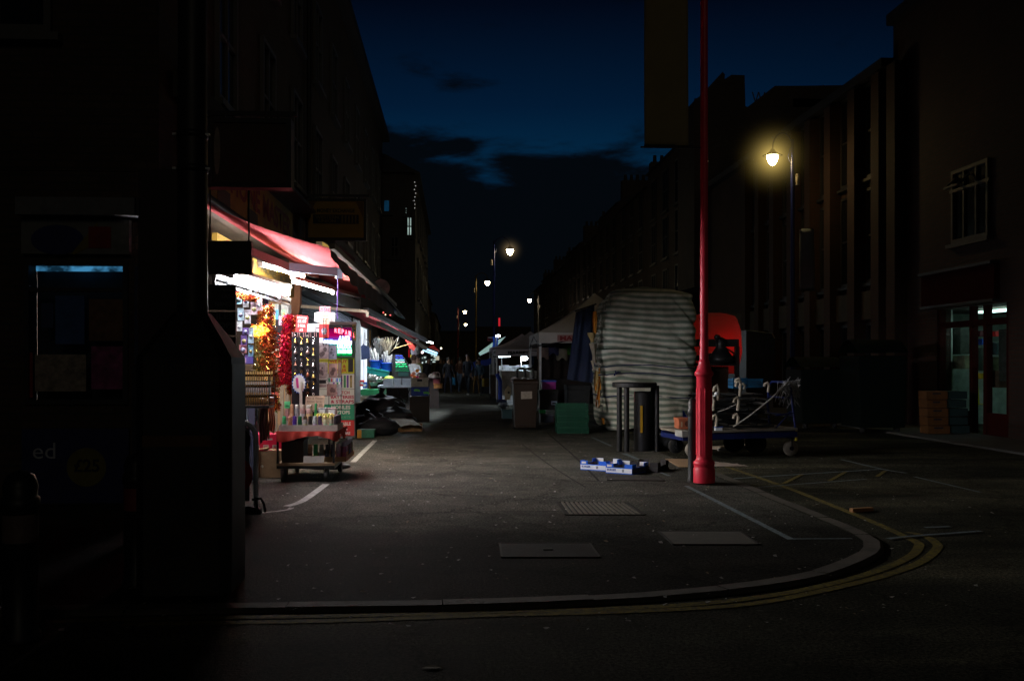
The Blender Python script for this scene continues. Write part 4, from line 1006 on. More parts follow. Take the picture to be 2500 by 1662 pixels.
# ---- trolley with spray cans
TX0, TX1, TY0, TY1 = -2.10, -1.42, 11.9, 13.05
TR = thing('trolley', 'two-deck shop trolley covered by a red cloth and loaded with cans', 'trolley', ((TX0+TX1)/2, (TY0+TY1)/2, 0))
q = MB(); q.bb(TX0, TY0, .195, TX1, TY1, .225); q.build('lower_deck', M('deck_ply', (0.34, 0.23, 0.13), .7, .2, 6), TR)
q = MB(); q.bb(TX0, TY0, .16, TX1, TY1, .194); q.build('chassis', black, TR)
q = MB(); q.bb(TX0, TY0, .56, TX1, TY1, .585); q.build('upper_deck', M('deck_ply', (0.34, 0.23, 0.13), .7, .2, 6), TR)
for x in (TX0 + .012, TX1 - .012):
    for y_ in (TY0 + .012, TY1 - .012):
        q = MB(); q.bb(x - .012, y_ - .012, .225, x + .012, y_ + .012, .56); q.build('post', black, TR)
for i, (x, y_) in enumerate(((TX0 + .07, TY0 + .06), (TX1 - .1, TY0 + .06), (TX0 + .07, TY1 - .06), (TX1 - .06, TY1 - .06))):
    q = MB(); q.lathe([(.02, -.02), (.07, -.022), (.075, -.012), (.075, .012), (.07, .022), (.02, .02)], (x, y_, .078), 18, ax='X'); wv = q.build('wheel', M('castor_rubber', (0.05, 0.047, 0.045), .7), TR)
    q = MB(); q.bb(x - .03, y_ - .03, .085, x - .026, y_ + .03, .16); q.bb(x + .026, y_ - .03, .085, x + .03, y_ + .03, .16); q.build('fork', darkmetal, wv)
redc = M('red_cloth', (0.45, 0.045, 0.03), .85, .3, 9)
def drape(i, j):
    # i around front and right side, j down
    s = i * ((TX1 - TX0) + (TY1 - TY0)); w1_ = TX1 - TX0
    if s < w1_: x, y_, n = TX0 + s, TY0, Vector((0, -1, 0))
    else: x, y_, n = TX1, TY0 + (s - w1_), Vector((1, 0, 0))
    wob = .5 + .5*nz(s*6, 0, 3)
    drop = .05 + .07*(.5 + .5*math.sin(s*9 + 1)) + .03*nz(s*9, 2, 1)
    return Vector((x, y_, .600 - j*drop)) + n * (.012 + .018*j*math.sin(s*42) + .02*j*wob)
q = MB(); q.grid(drape, 110, 8); q.bb(TX0 - .012, TY0 - .01, .586, TX1 + .012, TY1, .600); q.build('cloth', redc, TR)
# tray of cans on top
T = thing('can_tray', 'low pale cardboard tray on the trolley top holding spray cans', 'tray', ((TX0+TX1)/2, 12.1, .6))
tx0, tx1, ty0, ty1 = TX0 + .02, TX1 + .03, TY0 + .03, TY0 + .62
q = MB(); q.bb(tx0, ty0, .602, tx1, ty1, .608); q.bb(tx0, ty0, .608, tx1, ty0 + .006, .675); q.bb(tx0, ty1 - .006, .608, tx1, ty1, .675); q.bb(tx0, ty0 + .006, .608, tx0 + .006, ty1 - .006, .675); q.bb(tx1 - .006, ty0 + .006, .608, tx1, ty1 - .006, .675)
q.build('tray', card2, T)
CC = {}
def can_mats(nm, body, cap):
    return [M('can_' + nm, body, .35, .35, 30, metal=.25), M('cap_' + nm, cap, .35, .15, 20)]
canproto = None
def can(nm, body, cap, label, loc, h=.17, r=.025):
    global canproto
    ms = can_mats(nm, body, cap)
    if canproto is None:
        T = thing('spray_can', label, 'spray can', loc, 'cans on the trolley')
        q = MB(); q.lathe([(.0235, 0), (.025, .004), (.025, .122), (.021, .131)], (0, 0, 0), 14); q.build('can_body', ms[0], T, local=True)
        q = MB(); q.lathe([(.0215, .131), (.0225, .133), (.0225, .163), (.020, .169), (.002, .17)], (0, 0, 0), 14); q.build('cap', ms[1], T, local=True)
        q = MB(); q.lathe([(.0253, .03), (.0253, .075)], (0, 0, 0), 14); q.build('label_band', M('band_pale', (0.55, 0.53, 0.5), .5, .6, 60), T, local=True)
        canproto = T
    else:
        T = dup(canproto, loc, R.uniform(0, 6), label, 'cans on the trolley'); remat(T, 'can_body', [ms[0]]); remat(T, 'cap', [ms[1]])
        bc = tuple(min(.8, R.uniform(.3, 1.4)*x + R.uniform(0, .12)) for x in body); remat(T, 'label_band', [M('band_%d' % len(MATS), bc, .5, .5, 60)])
    T.scale = (r/.025, r/.025, h/.17)
    return T
front = [(695, 'green', (0.06, 0.42, 0.15), (0.07, 0.5, 0.2)), (709, 'peach', (0.62, 0.3, 0.18), (0.65, 0.35, 0.22)), (720, 'purple', (0.10, 0.03, 0.3), (0.12, 0.05, 0.35)), (733, 'dark green', (0.02, 0.1, 0.04), (0.02, 0.16, 0.05)),
         (746, 'brown and white', (0.4, 0.36, 0.33), (0.10, 0.06, 0.03)), (758, 'near-black', (0.03, 0.022, 0.02), (0.04, 0.025, 0.02)), (770, 'grey-white', (0.45, 0.46, 0.46), (0.4, 0.42, 0.43)), (782, 'plum', (0.09, 0.05, 0.11), (0.10, 0.06, 0.12)), (795, 'cream', (0.6, 0.56, 0.36), (0.6, 0.45, 0.2)), (809, 'beige', (0.5, 0.44, 0.33), (0.6, 0.42, 0.16))]
for k, (u, nm, b, c) in enumerate(front):
    p = P(u, 1000, 12.0); can(nm.replace(' ', '_').replace('-', '_'), b, c, f'{nm} spray can in the front row on the trolley top', (p.x, 11.975, .609))
for k in range(6):
    can('dark_%d' % k, (0.07 + .02*k, 0.055, 0.07), (0.06, 0.05, 0.06), f'dark spray can {["nearest","second","third","fourth","fifth","last"][k]} in the right-hand row on the trolley top', (tx1 - .035, 12.03 + .075*k, .609))
back = [(701, 'pink_tub', (0.55, 0.3, 0.27), (0.5, 0.3, 0.25), 'squat dusky pink pot at the left of the back row', .15, .032), (712, 'peach2', (0.65, 0.32, 0.17), (0.68, 0.36, 0.2), 'tall peach spray can in the back row', .2, .026), (725, 'grey2', (0.35, 0.33, 0.34), (0.6, 0.58, 0.52), 'grey can with a white lid in the back row', .195, .026),
        (739, 'rose', (0.5, 0.3, 0.28), (0.62, 0.52, 0.44), 'rose-pink can with a cream lid in the back row', .195, .03), (755, 'pink_tub2', (0.55, 0.33, 0.3), (0.65, 0.58, 0.5), 'wide pink pot with a cream lid in the back row', .19, .038), (771, 'green2', (0.03, 0.3, 0.1), (0.03, 0.34, 0.12), 'slim green bottle in the back row beside the handwritten card', .21, .017)]
q = MB(); q.bb(tx0 + .01, 12.10, .609, tx0 + .46, 12.36, .71); o = q.build('riser_box', card2); tag(o, 'cardboard riser under the back row of cans on the trolley', 'riser box')
for u, nm, b, c, lb, h, r in back:
    p = P(u, 1000, 12.2); can(nm, b, c, lb, (p.x, 12.2, .712), h, r)
T = thing('green_box', 'small bright green carton standing on the pink pot', 'box', P(702, 981, 12.2)); p = P(702, 981, 12.2)
q = MB(); q.bb(p.x - .033, 12.17, .863, p.x + .033, 12.23, .945); q.build('carton', M('carton_green', (0.12, 0.6, 0.25), .5), T, .003); q = MB(); q.bb(p.x - .02, 12.166, .88, p.x + .02, 12.1685, .9); q.build('label', greenp, T)
for k in range(7):
    for r_ in range(2):
        if r_ and k > 5: continue
        c_ = [(0.75, 0.55, 0.12), (0.6, 0.62, 0.12), (0.5, 0.45, 0.1)][(k + r_) % 3]
        u = 776 + 6.6*k
        can('gilt_%d' % ((k + r_) % 3), (0.5, 0.42, 0.25), c_, f'gold-capped can {k+1} from the left in the {["nearer","farther"][r_]} gilt row', (P(u, 1000, 12.12).x, 12.09 + .07*r_, .609), .185 + .01*r_, .0165)
for k in range(2):
    T = thing('foil_box', ['silver foil carton behind the gold-capped cans', 'dull rosy carton behind the gold-capped cans'][k], 'box', P(790 + 20*k, 1000, 12.35)); a = P(776 + 22*k, 1000, 12.3); b = P(797 + 24*k, 978, 12.3)
    q = MB(); q.bb(a.x, 12.3, .609, b.x, 12.4, .86); q.build('carton', [M('foil_silver', (0.4, 0.4, 0.42), .3, .6, 30, metal=.4), M('foil_rose', (0.3, 0.22, 0.2), .5, .5, 20)][k], T, .003); q = MB(); q.bb(a.x + .02, 12.297, .78, b.x - .02, 12.299, .84); q.build('label', paper, T)
# lower deck load
T = thing('storage_box', 'dark brown storage box on the trolley lower deck', 'box', (-1.92, 12.15, .226)); q = MB(); q.bb(-2.06, 11.99, .227, -1.8, 12.35, .47); q.build('box', M('storage_brown', (0.035, 0.022, 0.015), .6, .4, 6), T, .006); q = MB(); q.bb(-2.07, 11.98, .471, -1.79, 12.36, .495); q.build('lid', M('storage_brown', (0.035, 0.022, 0.015), .6, .4, 6), T, .004)
T = thing('price_card', 'blank pale card propped on the trolley lower deck', 'card', (-1.7, 11.93, .226)); q = MB(); a, b = P(741, 1139, 11.93), P(791, 1113, 11.93); q.add([(a.x, 11.92, .228), (b.x, 11.92, .228), (b.x, 11.95, b.z), (a.x, 11.95, b.z), (a.x, 11.97, b.z - .01), (b.x, 11.97, b.z - .01)], [(0, 1, 2, 3), (3, 2, 5, 4)]); q.build('card', card2, T)
T = thing('can_tray', 'wide brown cardboard tray of cans on the trolley lower deck', 'tray', (-1.5, 12.4, .226)); q = MB(); q.bb(-1.72, 12.05, .227, -1.30, 12.98, .233)
for a in ((-1.72, 12.05, -1.30, 12.056), (-1.72, 12.974, -1.30, 12.98), (-1.72, 12.056, -1.714, 12.974), (-1.306, 12.056, -1.30, 12.974)): q.bb(a[0], a[1], .233, a[2], a[3], .285)
q.build('tray', card, T)
lowc = [((0.55, 0.27, 0.17), 'salmon'), ((0.05, 0.42, 0.16), 'bright green'), ((0.2, 0.2, 0.19), 'charcoal'), ((0.02, 0.018, 0.025), 'black'), ((0.03, 0.02, 0.05), 'ink blue'), ((0.40, 0.33, 0.42), 'lilac')]
for k, (c_, nm) in enumerate(lowc): can('low_' + nm.replace(' ', '_'), c_, tuple(x*1.2 for x in c_), f'{nm} can standing on the trolley lower deck', (-1.74 + .068*k, 12.12, .2345), .2, .026)
lr = [((0.22, 0.07, 0.15), 'burgundy'), ((0.42, 0.28, 0.4), 'mauve'), ((0.10, 0.04, 0.06), 'dark wine'), ((0.05, 0.04, 0.05), 'sooty'), ((0.16, 0.1, 0.12), 'brownish'), ((0.08, 0.08, 0.05), 'olive')]
wd_ = ['nearest', 'second', 'third', 'fourth', 'fifth', 'last']
for k, (c_, nm) in enumerate(lr): can('side_' + nm.replace(' ', '_'), c_, (0.25, 0.3, 0.4), f'{nm} metallic-capped can, {wd_[k]} along the right edge of the lower tray', (-1.335, 12.12 + .15*k, .2345), .22, .03)
for k in range(5): can('inner_%d' % k, (0.12, 0.05, 0.12), (0.3, 0.5, 0.45), f'glossy-capped can {wd_[k]} in the inner row of the lower tray', (-1.405, 12.14 + .16*k, .2345), .21, .03)
# ---- keyring board
KB = thing('keyring_board', 'black display board hung with rows of metal keyrings', 'display board', P(745, 1010, 13.2))
a, b = P(712, 1010, 13.2), P(779, 812, 13.2)
q = MB(); q.bb(a.x, 13.2, .61, b.x, 13.23, b.z); q.build('panel', M('velvet_black', (0.008, 0.008, 0.01), .95), KB)
q = MB()
for k in range(5):
    p = P(716 + 13.5*k, 817, 13.19); q.beam(p + Vector((-.012, 0, -.03)), p + Vector((-.012, 0, .03)), .008, .004); q.beam(p + Vector((.012, 0, -.03)), p + Vector((.012, 0, .03)), .008, .004)
q.build('header_stripes', M('stripe_pink', (0.6, 0.3, 0.3), .6), KB)
q = MB(); q.bb(a.x, 13.19, b.z - .004, b.x, 13.235, b.z + .01); q.build('top_edge', black, KB)
kcols = [gold, silver, M('brass_metal', (0.7, 0.52, 0.15), .3, .2, metal=1), M('antique_metal', (0.35, 0.3, 0.27), .35, .3, 30, metal=1), M('copper_metal', (0.65, 0.26, 0.14), .3, .2, metal=1)]
kn = ['gold', 'silver', 'brass', 'antique grey', 'copper']
shapes = [('bell', [(.004, .0), (.026, -.004), (.024, .004), (.016, .02), (.013, .035), (.008, .044), (.001, .047)]), ('teardrop', [(.001, -.008), (.015, -.002), (.021, .012), (.016, .03), (.006, .045), (.001, .05)]),
          ('tower', [(.018, -.004), (.018, .002), (.011, .006), (.008, .025), (.005, .034), (.001, .052)]), ('bauble', [(.001, -.006), (.02, .0), (.024, .014), (.019, .028), (.012, .034), (.006, .045), (.001, .046)])]
protos = {}
colx = (721, 736, 751, 765); word = ['first', 'second', 'third', 'fourth']
for c in range(4):
    for r in range(7):
        if c < 2 and r >= 5: continue
        v = 836 + 27.5*r + (c % 2)*3
        p = P(colx[c], v, 13.17); sh = (c*2 + r*3 + (r*c) % 2) % 4; mt = [0, 1, 3, 2, 4, 1, 0, 2][(c*3 + r*2 + (c*r) % 3) % 8]
        lb = f'{kn[mt]} {shapes[sh][0]} keyring, row {r+1} of the {word[c]} column on the black board'
        if sh not in protos:
            T = thing('keyring', lb, 'keyring', p, 'keyrings on the black board')
            q = MB(); n = 14
            q.tube([Vector((.013*math.cos(t*2*math.pi/n), 0, .073 + .013*math.sin(t*2*math.pi/n))) for t in range(n + 1)], .0032, 6); q.build('ring', silver, T, local=True)
            q = MB(); q.lathe(shapes[sh][1], (0, 0, 0), 12); q.build('charm', kcols[mt], T, local=True)
            q = MB(); q.tube([(0, 0, .046), (0, 0, .062)], .003, 5); q.build('link', silver, T, local=True)
            protos[sh] = T
        else:
            T = dup(protos[sh], p, 0, lb); remat(T, 'charm', [kcols[mt]]); remat(T, 'ring', [[silver, gold, kcols[3]][(c + r) % 3]])
        T.scale = (1.05, .8, 1.05)
# price sign, starburst, handwritten card
def signcard(name, label, cat, u0, u1, v0, v1, Y, m_, lines, fm, roll=0, stick=None, bold=.03):
    c = P((u0+u1)/2, (v0+v1)/2, Y); w_ = P(u1, v0, Y).x - P(u0, v0, Y).x; h_ = P(u0, v0, Y).z - P(u0, v1, Y).z
    T = thing(name, label, cat, c - EZ*h_/2); rt = Vector((math.cos(roll), 0, math.sin(roll))); up = Vector((-math.sin(roll), 0, math.cos(roll)))
    q = MB(); f_ = [c - rt*w_/2 - up*h_/2, c + rt*w_/2 - up*h_/2, c + rt*w_/2 + up*h_/2, c - rt*w_/2 + up*h_/2]; q.prism(f_, (0, .006, 0)); q.build('card', m_, T)
    for st, fx, fy, fw, fh in lines: text(st, c + rt*(fx*w_) + up*(fy*h_) - EY*.003, rt, up, fw*w_, fh*h_, fm, T, bold=bold)
    if stick:
        q = MB(); q.tube([c + Vector((0, .01, 0)), c + Vector((0, .01, -stick))], .008, 6); q.build('stick', M('raw_timber', (0.34, 0.27, 0.2), .8), T)
    return T
signcard('price_sign', 'red price card reading £1.99 3 for £5 above the keyring board', 'price sign', 723, 751, 770, 812, 13.3, redp, [('MIX & MATCH', 0, .36, .8, .10), ('£1.99', 0, .16, .72, .18), ('3 FOR', 0, -.1, .66, .16), ('£5', 0, -.34, .3, .14)], paper, -.08, .3)
T = thing('starburst_card', 'white starburst offer card with a magenta stripe, blue edge, on a pale stick', 'offer card', P(730, 985, 13.05)); c = P(730, 936, 13.05)
pts = []
for k in range(36):
    rr_ = .098 if k % 2 else .084; an = k*math.pi/18; pts.append(c + Vector((math.cos(an)*rr_*.88, 0, math.sin(an)*rr_*1.25)))
q = MB(); q.prism([c + (p - c)*1.1 + Vector((0, .006, 0)) for p in pts], (0, .004, 0)); q.build('edge', bluep, T); q = MB(); q.prism(pts, (0, .005, 0)); q.build('card', paper, T)
q = MB(); q.prism([c + Vector((-.045, -.002, .075)), c + Vector((-.01, -.002, .075)), c + Vector((.0, -.002, -.06)), c + Vector((-.03, -.002, -.06))], (0, .001, 0)); q.build('stripe', M('stripe_magenta', (0.5, 0.03, 0.2), .6), T)
q = MB(); q.bb(c.x + .008, c.y - .012, .72, c.x + .042, c.y - .004, c.z + .02); q.build('stick', M('stick_pale', (0.6, 0.58, 0.5), .7), T)
T = thing('handwritten_card', 'brown card with handwritten lines propped among the cans', 'card', P(770, 1000, 12.5)); a, b = P(745, 1001, 12.5), P(793, 966, 12.5)
q = MB(); q.add([(a.x, 12.48, a.z), (b.x - .01, 12.48, a.z + .004), (b.x, 12.52, b.z), (a.x + .006, 12.52, b.z - .004)], [(0, 1, 2, 3)]); q.build('card', M('card_kraft', (0.38, 0.27, 0.18), .85), T, solid=.004)
for k, st in enumerate(('Hot & Water', 'Bottles, Sprays', 'Each £3.50', '2 for £6.00')):
    z = b.z - .03 - .042*k; text(st, ((a.x+b.x)/2, 12.507 - .009*k, z), EX, EZ, .2 - .012*k, .026, M('pen_brown', (0.07, 0.04, 0.03), .7), T)
# ---- card spinner
SP = thing('card_spinner', 'black wire card spinner of greeting cards right of the keyring board', 'card rack', P(803, 1000, 13.6))
YS = 13.5
q = MB()
for u in (771, 803, 833): a, b = P(u, 1003, YS), P(u, 792, YS); q.tube([a, b], .005, 6)
for u in (790, 796): a, b = P(u, 845, YS - .1), P(u, 778, YS - .1); q.tube([a, b], .005, 6)
for v in (800, 838, 880, 928, 966, 1000): a, b = P(771, v, YS), P(833, v, YS); q.tube([a, b, b + Vector((0, .16, 0)), a + Vector((0, .16, 0)), a], .004, 5)
q.tube([P(803, 1003, YS + .05), Vector((P(803, 1003, YS).x, YS + .05, .02))], .02, 8)
q.build('wire_frame', black, SP)
q = MB(); q.lathe([(.28, 0), (.28, .03), (.02, .06)], (P(803, 1003, YS).x, YS + .05, 0.002), 18); q.build('foot', black, SP)
cards = [(778, 802, 841, 876, 'card_landscape', (0.5, 0.42, 0.42), 'pale landscape greeting card on the upper row'), (803, 822, 843, 877, 'card_dusk', (0.16, 0.17, 0.22), 'dark dusk greeting card on the upper row'), (775, 800, 884, 924, 'card_white', (0.62, 0.56, 0.54), 'white greeting card with a sketched figure on the middle row'),
         (802, 824, 887, 922, 'card_rose', (0.32, 0.19, 0.16), 'rosy brown greeting card on the middle row'), (825, 833, 886, 922, 'card_umber', (0.14, 0.09, 0.07), 'narrow umber card at the right of the middle row'), (773, 796, 927, 936, 'card_black', (0.03, 0.03, 0.035), 'black card strip on the lower row'),
         (798, 832, 922, 933, 'card_multi', (0.45, 0.5, 0.5), 'pale card strip with coloured bars on the lower row'), (798, 822, 937, 966, 'card_brown', (0.36, 0.22, 0.19), 'brown greeting card on the lower row'), (823, 833, 938, 966, 'card_grey', (0.25, 0.24, 0.23), 'narrow grey card at the right of the lower row'), (777, 797, 938, 946, 'card_pinkedge', (0.55, 0.45, 0.44), 'pink-edged white card strip on the lower row')]
for u0, u1, v0, v1, nm, c_, lb in cards:
    a, b = P(u0, v1, YS - .02), P(u1, v0, YS - .02)
    T = thing('greeting_card', lb + ' of the wire spinner', 'greeting card', ((a.x+b.x)/2, a.y, a.z), 'cards on the wire spinner')
    q = MB(); q.bb(a.x, a.y, a.z, b.x, a.y + .004, b.z); q.build('card', M(nm, c_, .6, .55, 16), T)
    if v1 - v0 > 20 and u1 - u0 > 15:
        q = MB(); cc = (a + b)/2; RR = random.Random(u0)
        for k in range(3):
            cx, cz, r_ = cc.x + RR.uniform(-.03, .03), cc.z + RR.uniform(-.05, .04), RR.uniform(.012, .03)
            q.add([(cx + r_*math.cos(t*.6283), a.y - .002, cz + r_*1.2*math.sin(t*.6283)) for t in range(10)], [tuple(range(10))])
        q.build('print', M('print_' + nm, tuple(x*.35 for x in c_), .6, .4, 30), T)
    if nm == 'card_multi':
        for k in range(5):
            q = MB(); x = a.x + (b.x-a.x)*(.12 + .19*k); q.bb(x, a.y - .003, a.z + .006, x + .018, a.y - .001, b.z - .006); q.build('bar', [greenp, redp, paper, bluep, M('bar_teal', (0.05, 0.35, 0.35), .6)][k], T)
T = thing('framed_picture', 'red framed picture with a white ornament at the top of the card spinner', 'framed picture', P(791, 825, YS - .08)); a, b = P(779, 824, YS - .08), P(803, 791, YS - .08)
q = MB(); q.bb(a.x, a.y, a.z, b.x, a.y + .012, b.z); q.build('mount', redp, T, .002)
cc = (a + b)/2; q = MB(); q.add([(cc.x + .038*math.cos(t*.314), a.y - .003, cc.z - .005 + .045*math.sin(t*.314)) for t in range(20)], [tuple(range(20))]); q.build('oval_print', M('oval_print', (0.2, 0.18, 0.24), .5, .9, 40), T)
q = MB(); q.ball((cc.x, a.y - .008, cc.z - .01), .016, 8, (1, .4, 1.5)); q.build('ornament', paper, T)
signcard('white_sign', 'blank white sign box above the card spinner', 'sign', 768, 818, 763, 785, 13.8, M('sign_white_lit', (0.75, 0.74, 0.74), .6, .05, emit=(1, .95, .95), es=.25), [], paper, 0, .25)
signcard('price_note', 'cream handwritten note pinned on the white sign box', 'note', 781, 804, 767, 791, 13.72, M('note_cream', (0.62, 0.5, 0.36), .8), [('Cards £1', 0, .3, .7, .12), ('3 for £2', 0, .05, .8, .12), ('each', 0, -.2, .4, .1)], ink, -.03)
signcard('wall_price_list', 'white sheet with faint grey lettering behind the keyring board', 'notice', 750, 790, 790, 850, 13.9, M('sheet_white', (0.62, 0.6, 0.6), .7), [('SIG', .0, .3, .8, .18)], M('pen_grey', (0.4, 0.38, 0.4), .7))
T = thing('neon_letters', 'pink lit letters above the white sign box', 'neon sign', P(793, 765, 14.2))
text('EPT', P(793, 757, 14.2), EX, EZ, .145, .085, EM('neon_pink', (1.0, 0.28, 0.38), 2.6), T, bold=.03)
q = MB(); a, b = P(780, 766, 14.22), P(807, 748, 14.22); q.bb(a.x, a.y, a.z, b.x, a.y + .03, b.z); q.build('backing', M('neon_back_pink', (0.5, 0.25, 0.28), .6), T)
T = thing('cross_bar', 'pale metal bar jutting out over the card spinner', 'bar', P(815, 755, 17))
q = MB(); a, b = P(737, 748, 17.6), P(897, 760, 16.6); q.beam(a, b, .05, .05); q.beam(b, b - EZ*.09, .04, .05); q.build('bar', M('bar_beige', (0.42, 0.37, 0.32), .5), T)
q = MB(); q.beam(a, a + Vector((-.06, .1, -.2)), .04, .04); q.build('bracket', darkmetal, T)
# ---- projecting sign column with neon
YN = 18.8
SC = thing('sign_column', 'upright post of stacked shop signs reading watch batteries and straps', 'sign column', P(830, 1068, YN))
a, b = P(777, 1066, YN), P(867, 793, YN)
q = MB(); q.bb(a.x, YN, .01, b.x, YN + .06, b.z); q.build('backboard', M('backboard_grey', (0.12, 0.12, 0.12), .6), SC)
q = MB(); q.beam((a.x - .02, YN + .03, b.z + .03), (b.x + .02, YN + .03, b.z + .03), .07, .05); q.build('top_rail', M('rail_pale', (0.5, 0.42, 0.42), .5), SC)
def panel(nm, v0, v1, m_, lines, lm, bold=.035):
    a, b = P(779, v1, YN), P(865, v0, YN)
    q = MB(); q.bb(a.x, YN - .02, a.z + .004, b.x, YN - .002, b.z - .004); o = q.build(nm, m_, SC)
    for st, u, v, wu, hv, mm in lines:
        text(st, P(u, v, YN - .024), EX, EZ, wu*YN/FPX, hv*YN/FPX, mm or lm, o, bold=bold)
    return o
ltr = M('letter_crimson', (0.45, 0.02, 0.06), .6)
panel('yellow_panel', 873, 912, M('panel_acid_yellow', (0.62, 0.6, 0.04), .6, .1), [('WE BUY', 826, 882, 42, 8, None), ('&', 841, 894, 8, 8, None), ('REPAIR', 826, 904, 42, 8, None)], M('letter_red', (0.5, 0.06, 0.02), .6))
q = MB(); a, b = P(850, 908, YN - .024), P(862, 876, YN - .024); q.bb(a.x, YN - .026, a.z, b.x, YN - .0205, b.z); q.build('phone_picture', ink, SC)
panel('pictogram_panel', 912, 950, paper, [], ltr)
for k, c_ in enumerate((purplep, greenp, purplep, M('bar_rainbow', (0.4, 0.3, 0.1), .6, .9, 8), greenp, purplep)):
    u = (831, 840, 847, 855, 822, 813)[k]; a, b = P(u, 946, YN), P(u + 4.5, 916, YN); q = MB(); q.bb(a.x, YN - .026, a.z, b.x, YN - .0205, b.z); q.build('bar_picture', c_, SC)
panel('white_panel', 950, 987, paper, [('WATCH', 834, 958, 38, 8, None), ('BATTERIES', 836, 969, 56, 8, None), ('& STRAPS', 836, 980, 56, 8, None)], ltr)
panel('green_panel', 987, 1025, M('panel_green', (0.02, 0.30, 0.16), .6, .1), [('MOBILES', 832, 994, 46, 9, None), ('LAPTOPS', 832, 1006, 44, 9, None), ('TABLETS', 836, 1018, 40, 5, M('letter_dim_green', (0.1, 0.32, 0.2), .6))], paper)
panel('red_panel', 1025, 1064, redp, [('AVAILABLE', 832, 1034, 48, 8, None), ('IN', 843, 1046, 10, 7, None), ('STORE', 842, 1057, 26, 7, None)], paper)
NS = thing('neon_sign', 'glowing red, blue and green neon window sign on top of the sign column', 'neon sign', P(832, 870, YN - .2))
yn = YN - .1
a, b = P(799, 871, yn), P(861, 797, yn)
bgm = bpy.data.materials.new('neon_backlight'); bgm.use_nodes = True
nt = bgm.node_tree; N = nt.nodes; L = nt.links; N.remove(N['Principled BSDF'])
e = N.new('ShaderNodeEmission'); tc = N.new('ShaderNodeTexCoord'); sx = N.new('ShaderNodeSeparateXYZ'); L.new(tc.outputs['Generated'], sx.inputs[0])
rp = N.new('ShaderNodeValToRGB'); cr = rp.color_ramp
for k in range(3): cr.elements.new(.5)
for el, (p_, c_) in zip(cr.elements, ((0.0, (0.0, 0.30, 0.06)), (0.30, (0.0, 0.55, 0.12)), (0.52, (0.06, 0.06, 0.75)), (0.70, (0.55, 0.0, 0.12)), (1.0, (0.08, 0.005, 0.06)))): el.position = p_; el.color = c_ + (1,)
L.new(sx.outputs['Z'], rp.inputs[0]); L.new(rp.outputs[0], e.inputs['Color']); e.inputs['Strength'].default_value = 0.8; L.new(e.outputs[0], N['Material Output'].inputs['Surface'])
q = MB(); q.bb(a.x, yn, a.z, b.x, yn + .04, b.z); q.build('backing', bgm, NS)
q = MB()
for z in (a.z, b.z): q.beam((a.x, yn - .01, z), (b.x, yn - .01, z), .03, .03)
for x in (a.x, b.x): q.beam((x, yn - .01, a.z), (x, yn - .01, b.z), .03, .03)
q.build('frame', black, NS)
k_ = yn/FPX
nr = EM('neon_red', (1.0, 0.10, 0.14), 7); nb = EM('neon_blue', (0.25, 0.35, 1.0), 9); ng = EM('neon_green', (0.25, 1.0, 0.55), 8)
for i, ch in enumerate('REPAIR'):
    text(ch, P(820 + 8.4*i, 806 + 1.35*i + .28*i*i*.6, yn - .02), EX - EZ*(.12 + .06*i), EZ, 6.5*k_, 12*k_, nr, NS, name='neon_letter', bold=.05)
text('AND', P(840, 826, yn - .02), EX, EZ, 28*k_, 12*k_, nb, NS, name='neon_letter', bold=.05)
text('UNLOCK', P(841, 846, yn - .02), EX, EZ, 34*k_, 11*k_, ng, NS, name='neon_letter', bold=.06)
text('PHONES', P(842, 858, yn - .02), EX, EZ, 34*k_, 9*k_, ng, NS, name='neon_letter', bold=.06)
T = thing('light_bar', 'white-blue light bar across the cards in front of the neon sign', 'light bar', P(815, 836, 14.4))
q = MB(); a, b = P(774, 835, 14.4), P(858, 836, 14.4); q.tube([a, b], .024, 8); q.build('tube', EM('bar_white_blue', (0.72, 0.75, 1.0), 9), T)
q = MB(); a, b = P(776, 829, 14.38), P(812, 829, 14.38); q.tube([a, b], .007, 6); q.build('blue_tube', EM('bar_blue', (0.1, 0.15, 1.0), 5), T)
T = thing('strip_notice', 'narrow vertical yellow notice on the edge of the sign column', 'notice', P(866, 830, YN - .1)); a, b = P(861, 830, YN - .1), P(869, 792, YN - .1)
q = MB(); q.bb(a.x, a.y, a.z, b.x, a.y + .02, b.z); q.build('strip', M('strip_yellow', (0.45, 0.3, 0.06), .7), T)
for i, ch in enumerate('RIEO'): text(ch, P(865, 798 + 8.5*i, YN - .105), EZ*-1, EX, 5*k_, 5.5*k_, ink, T)
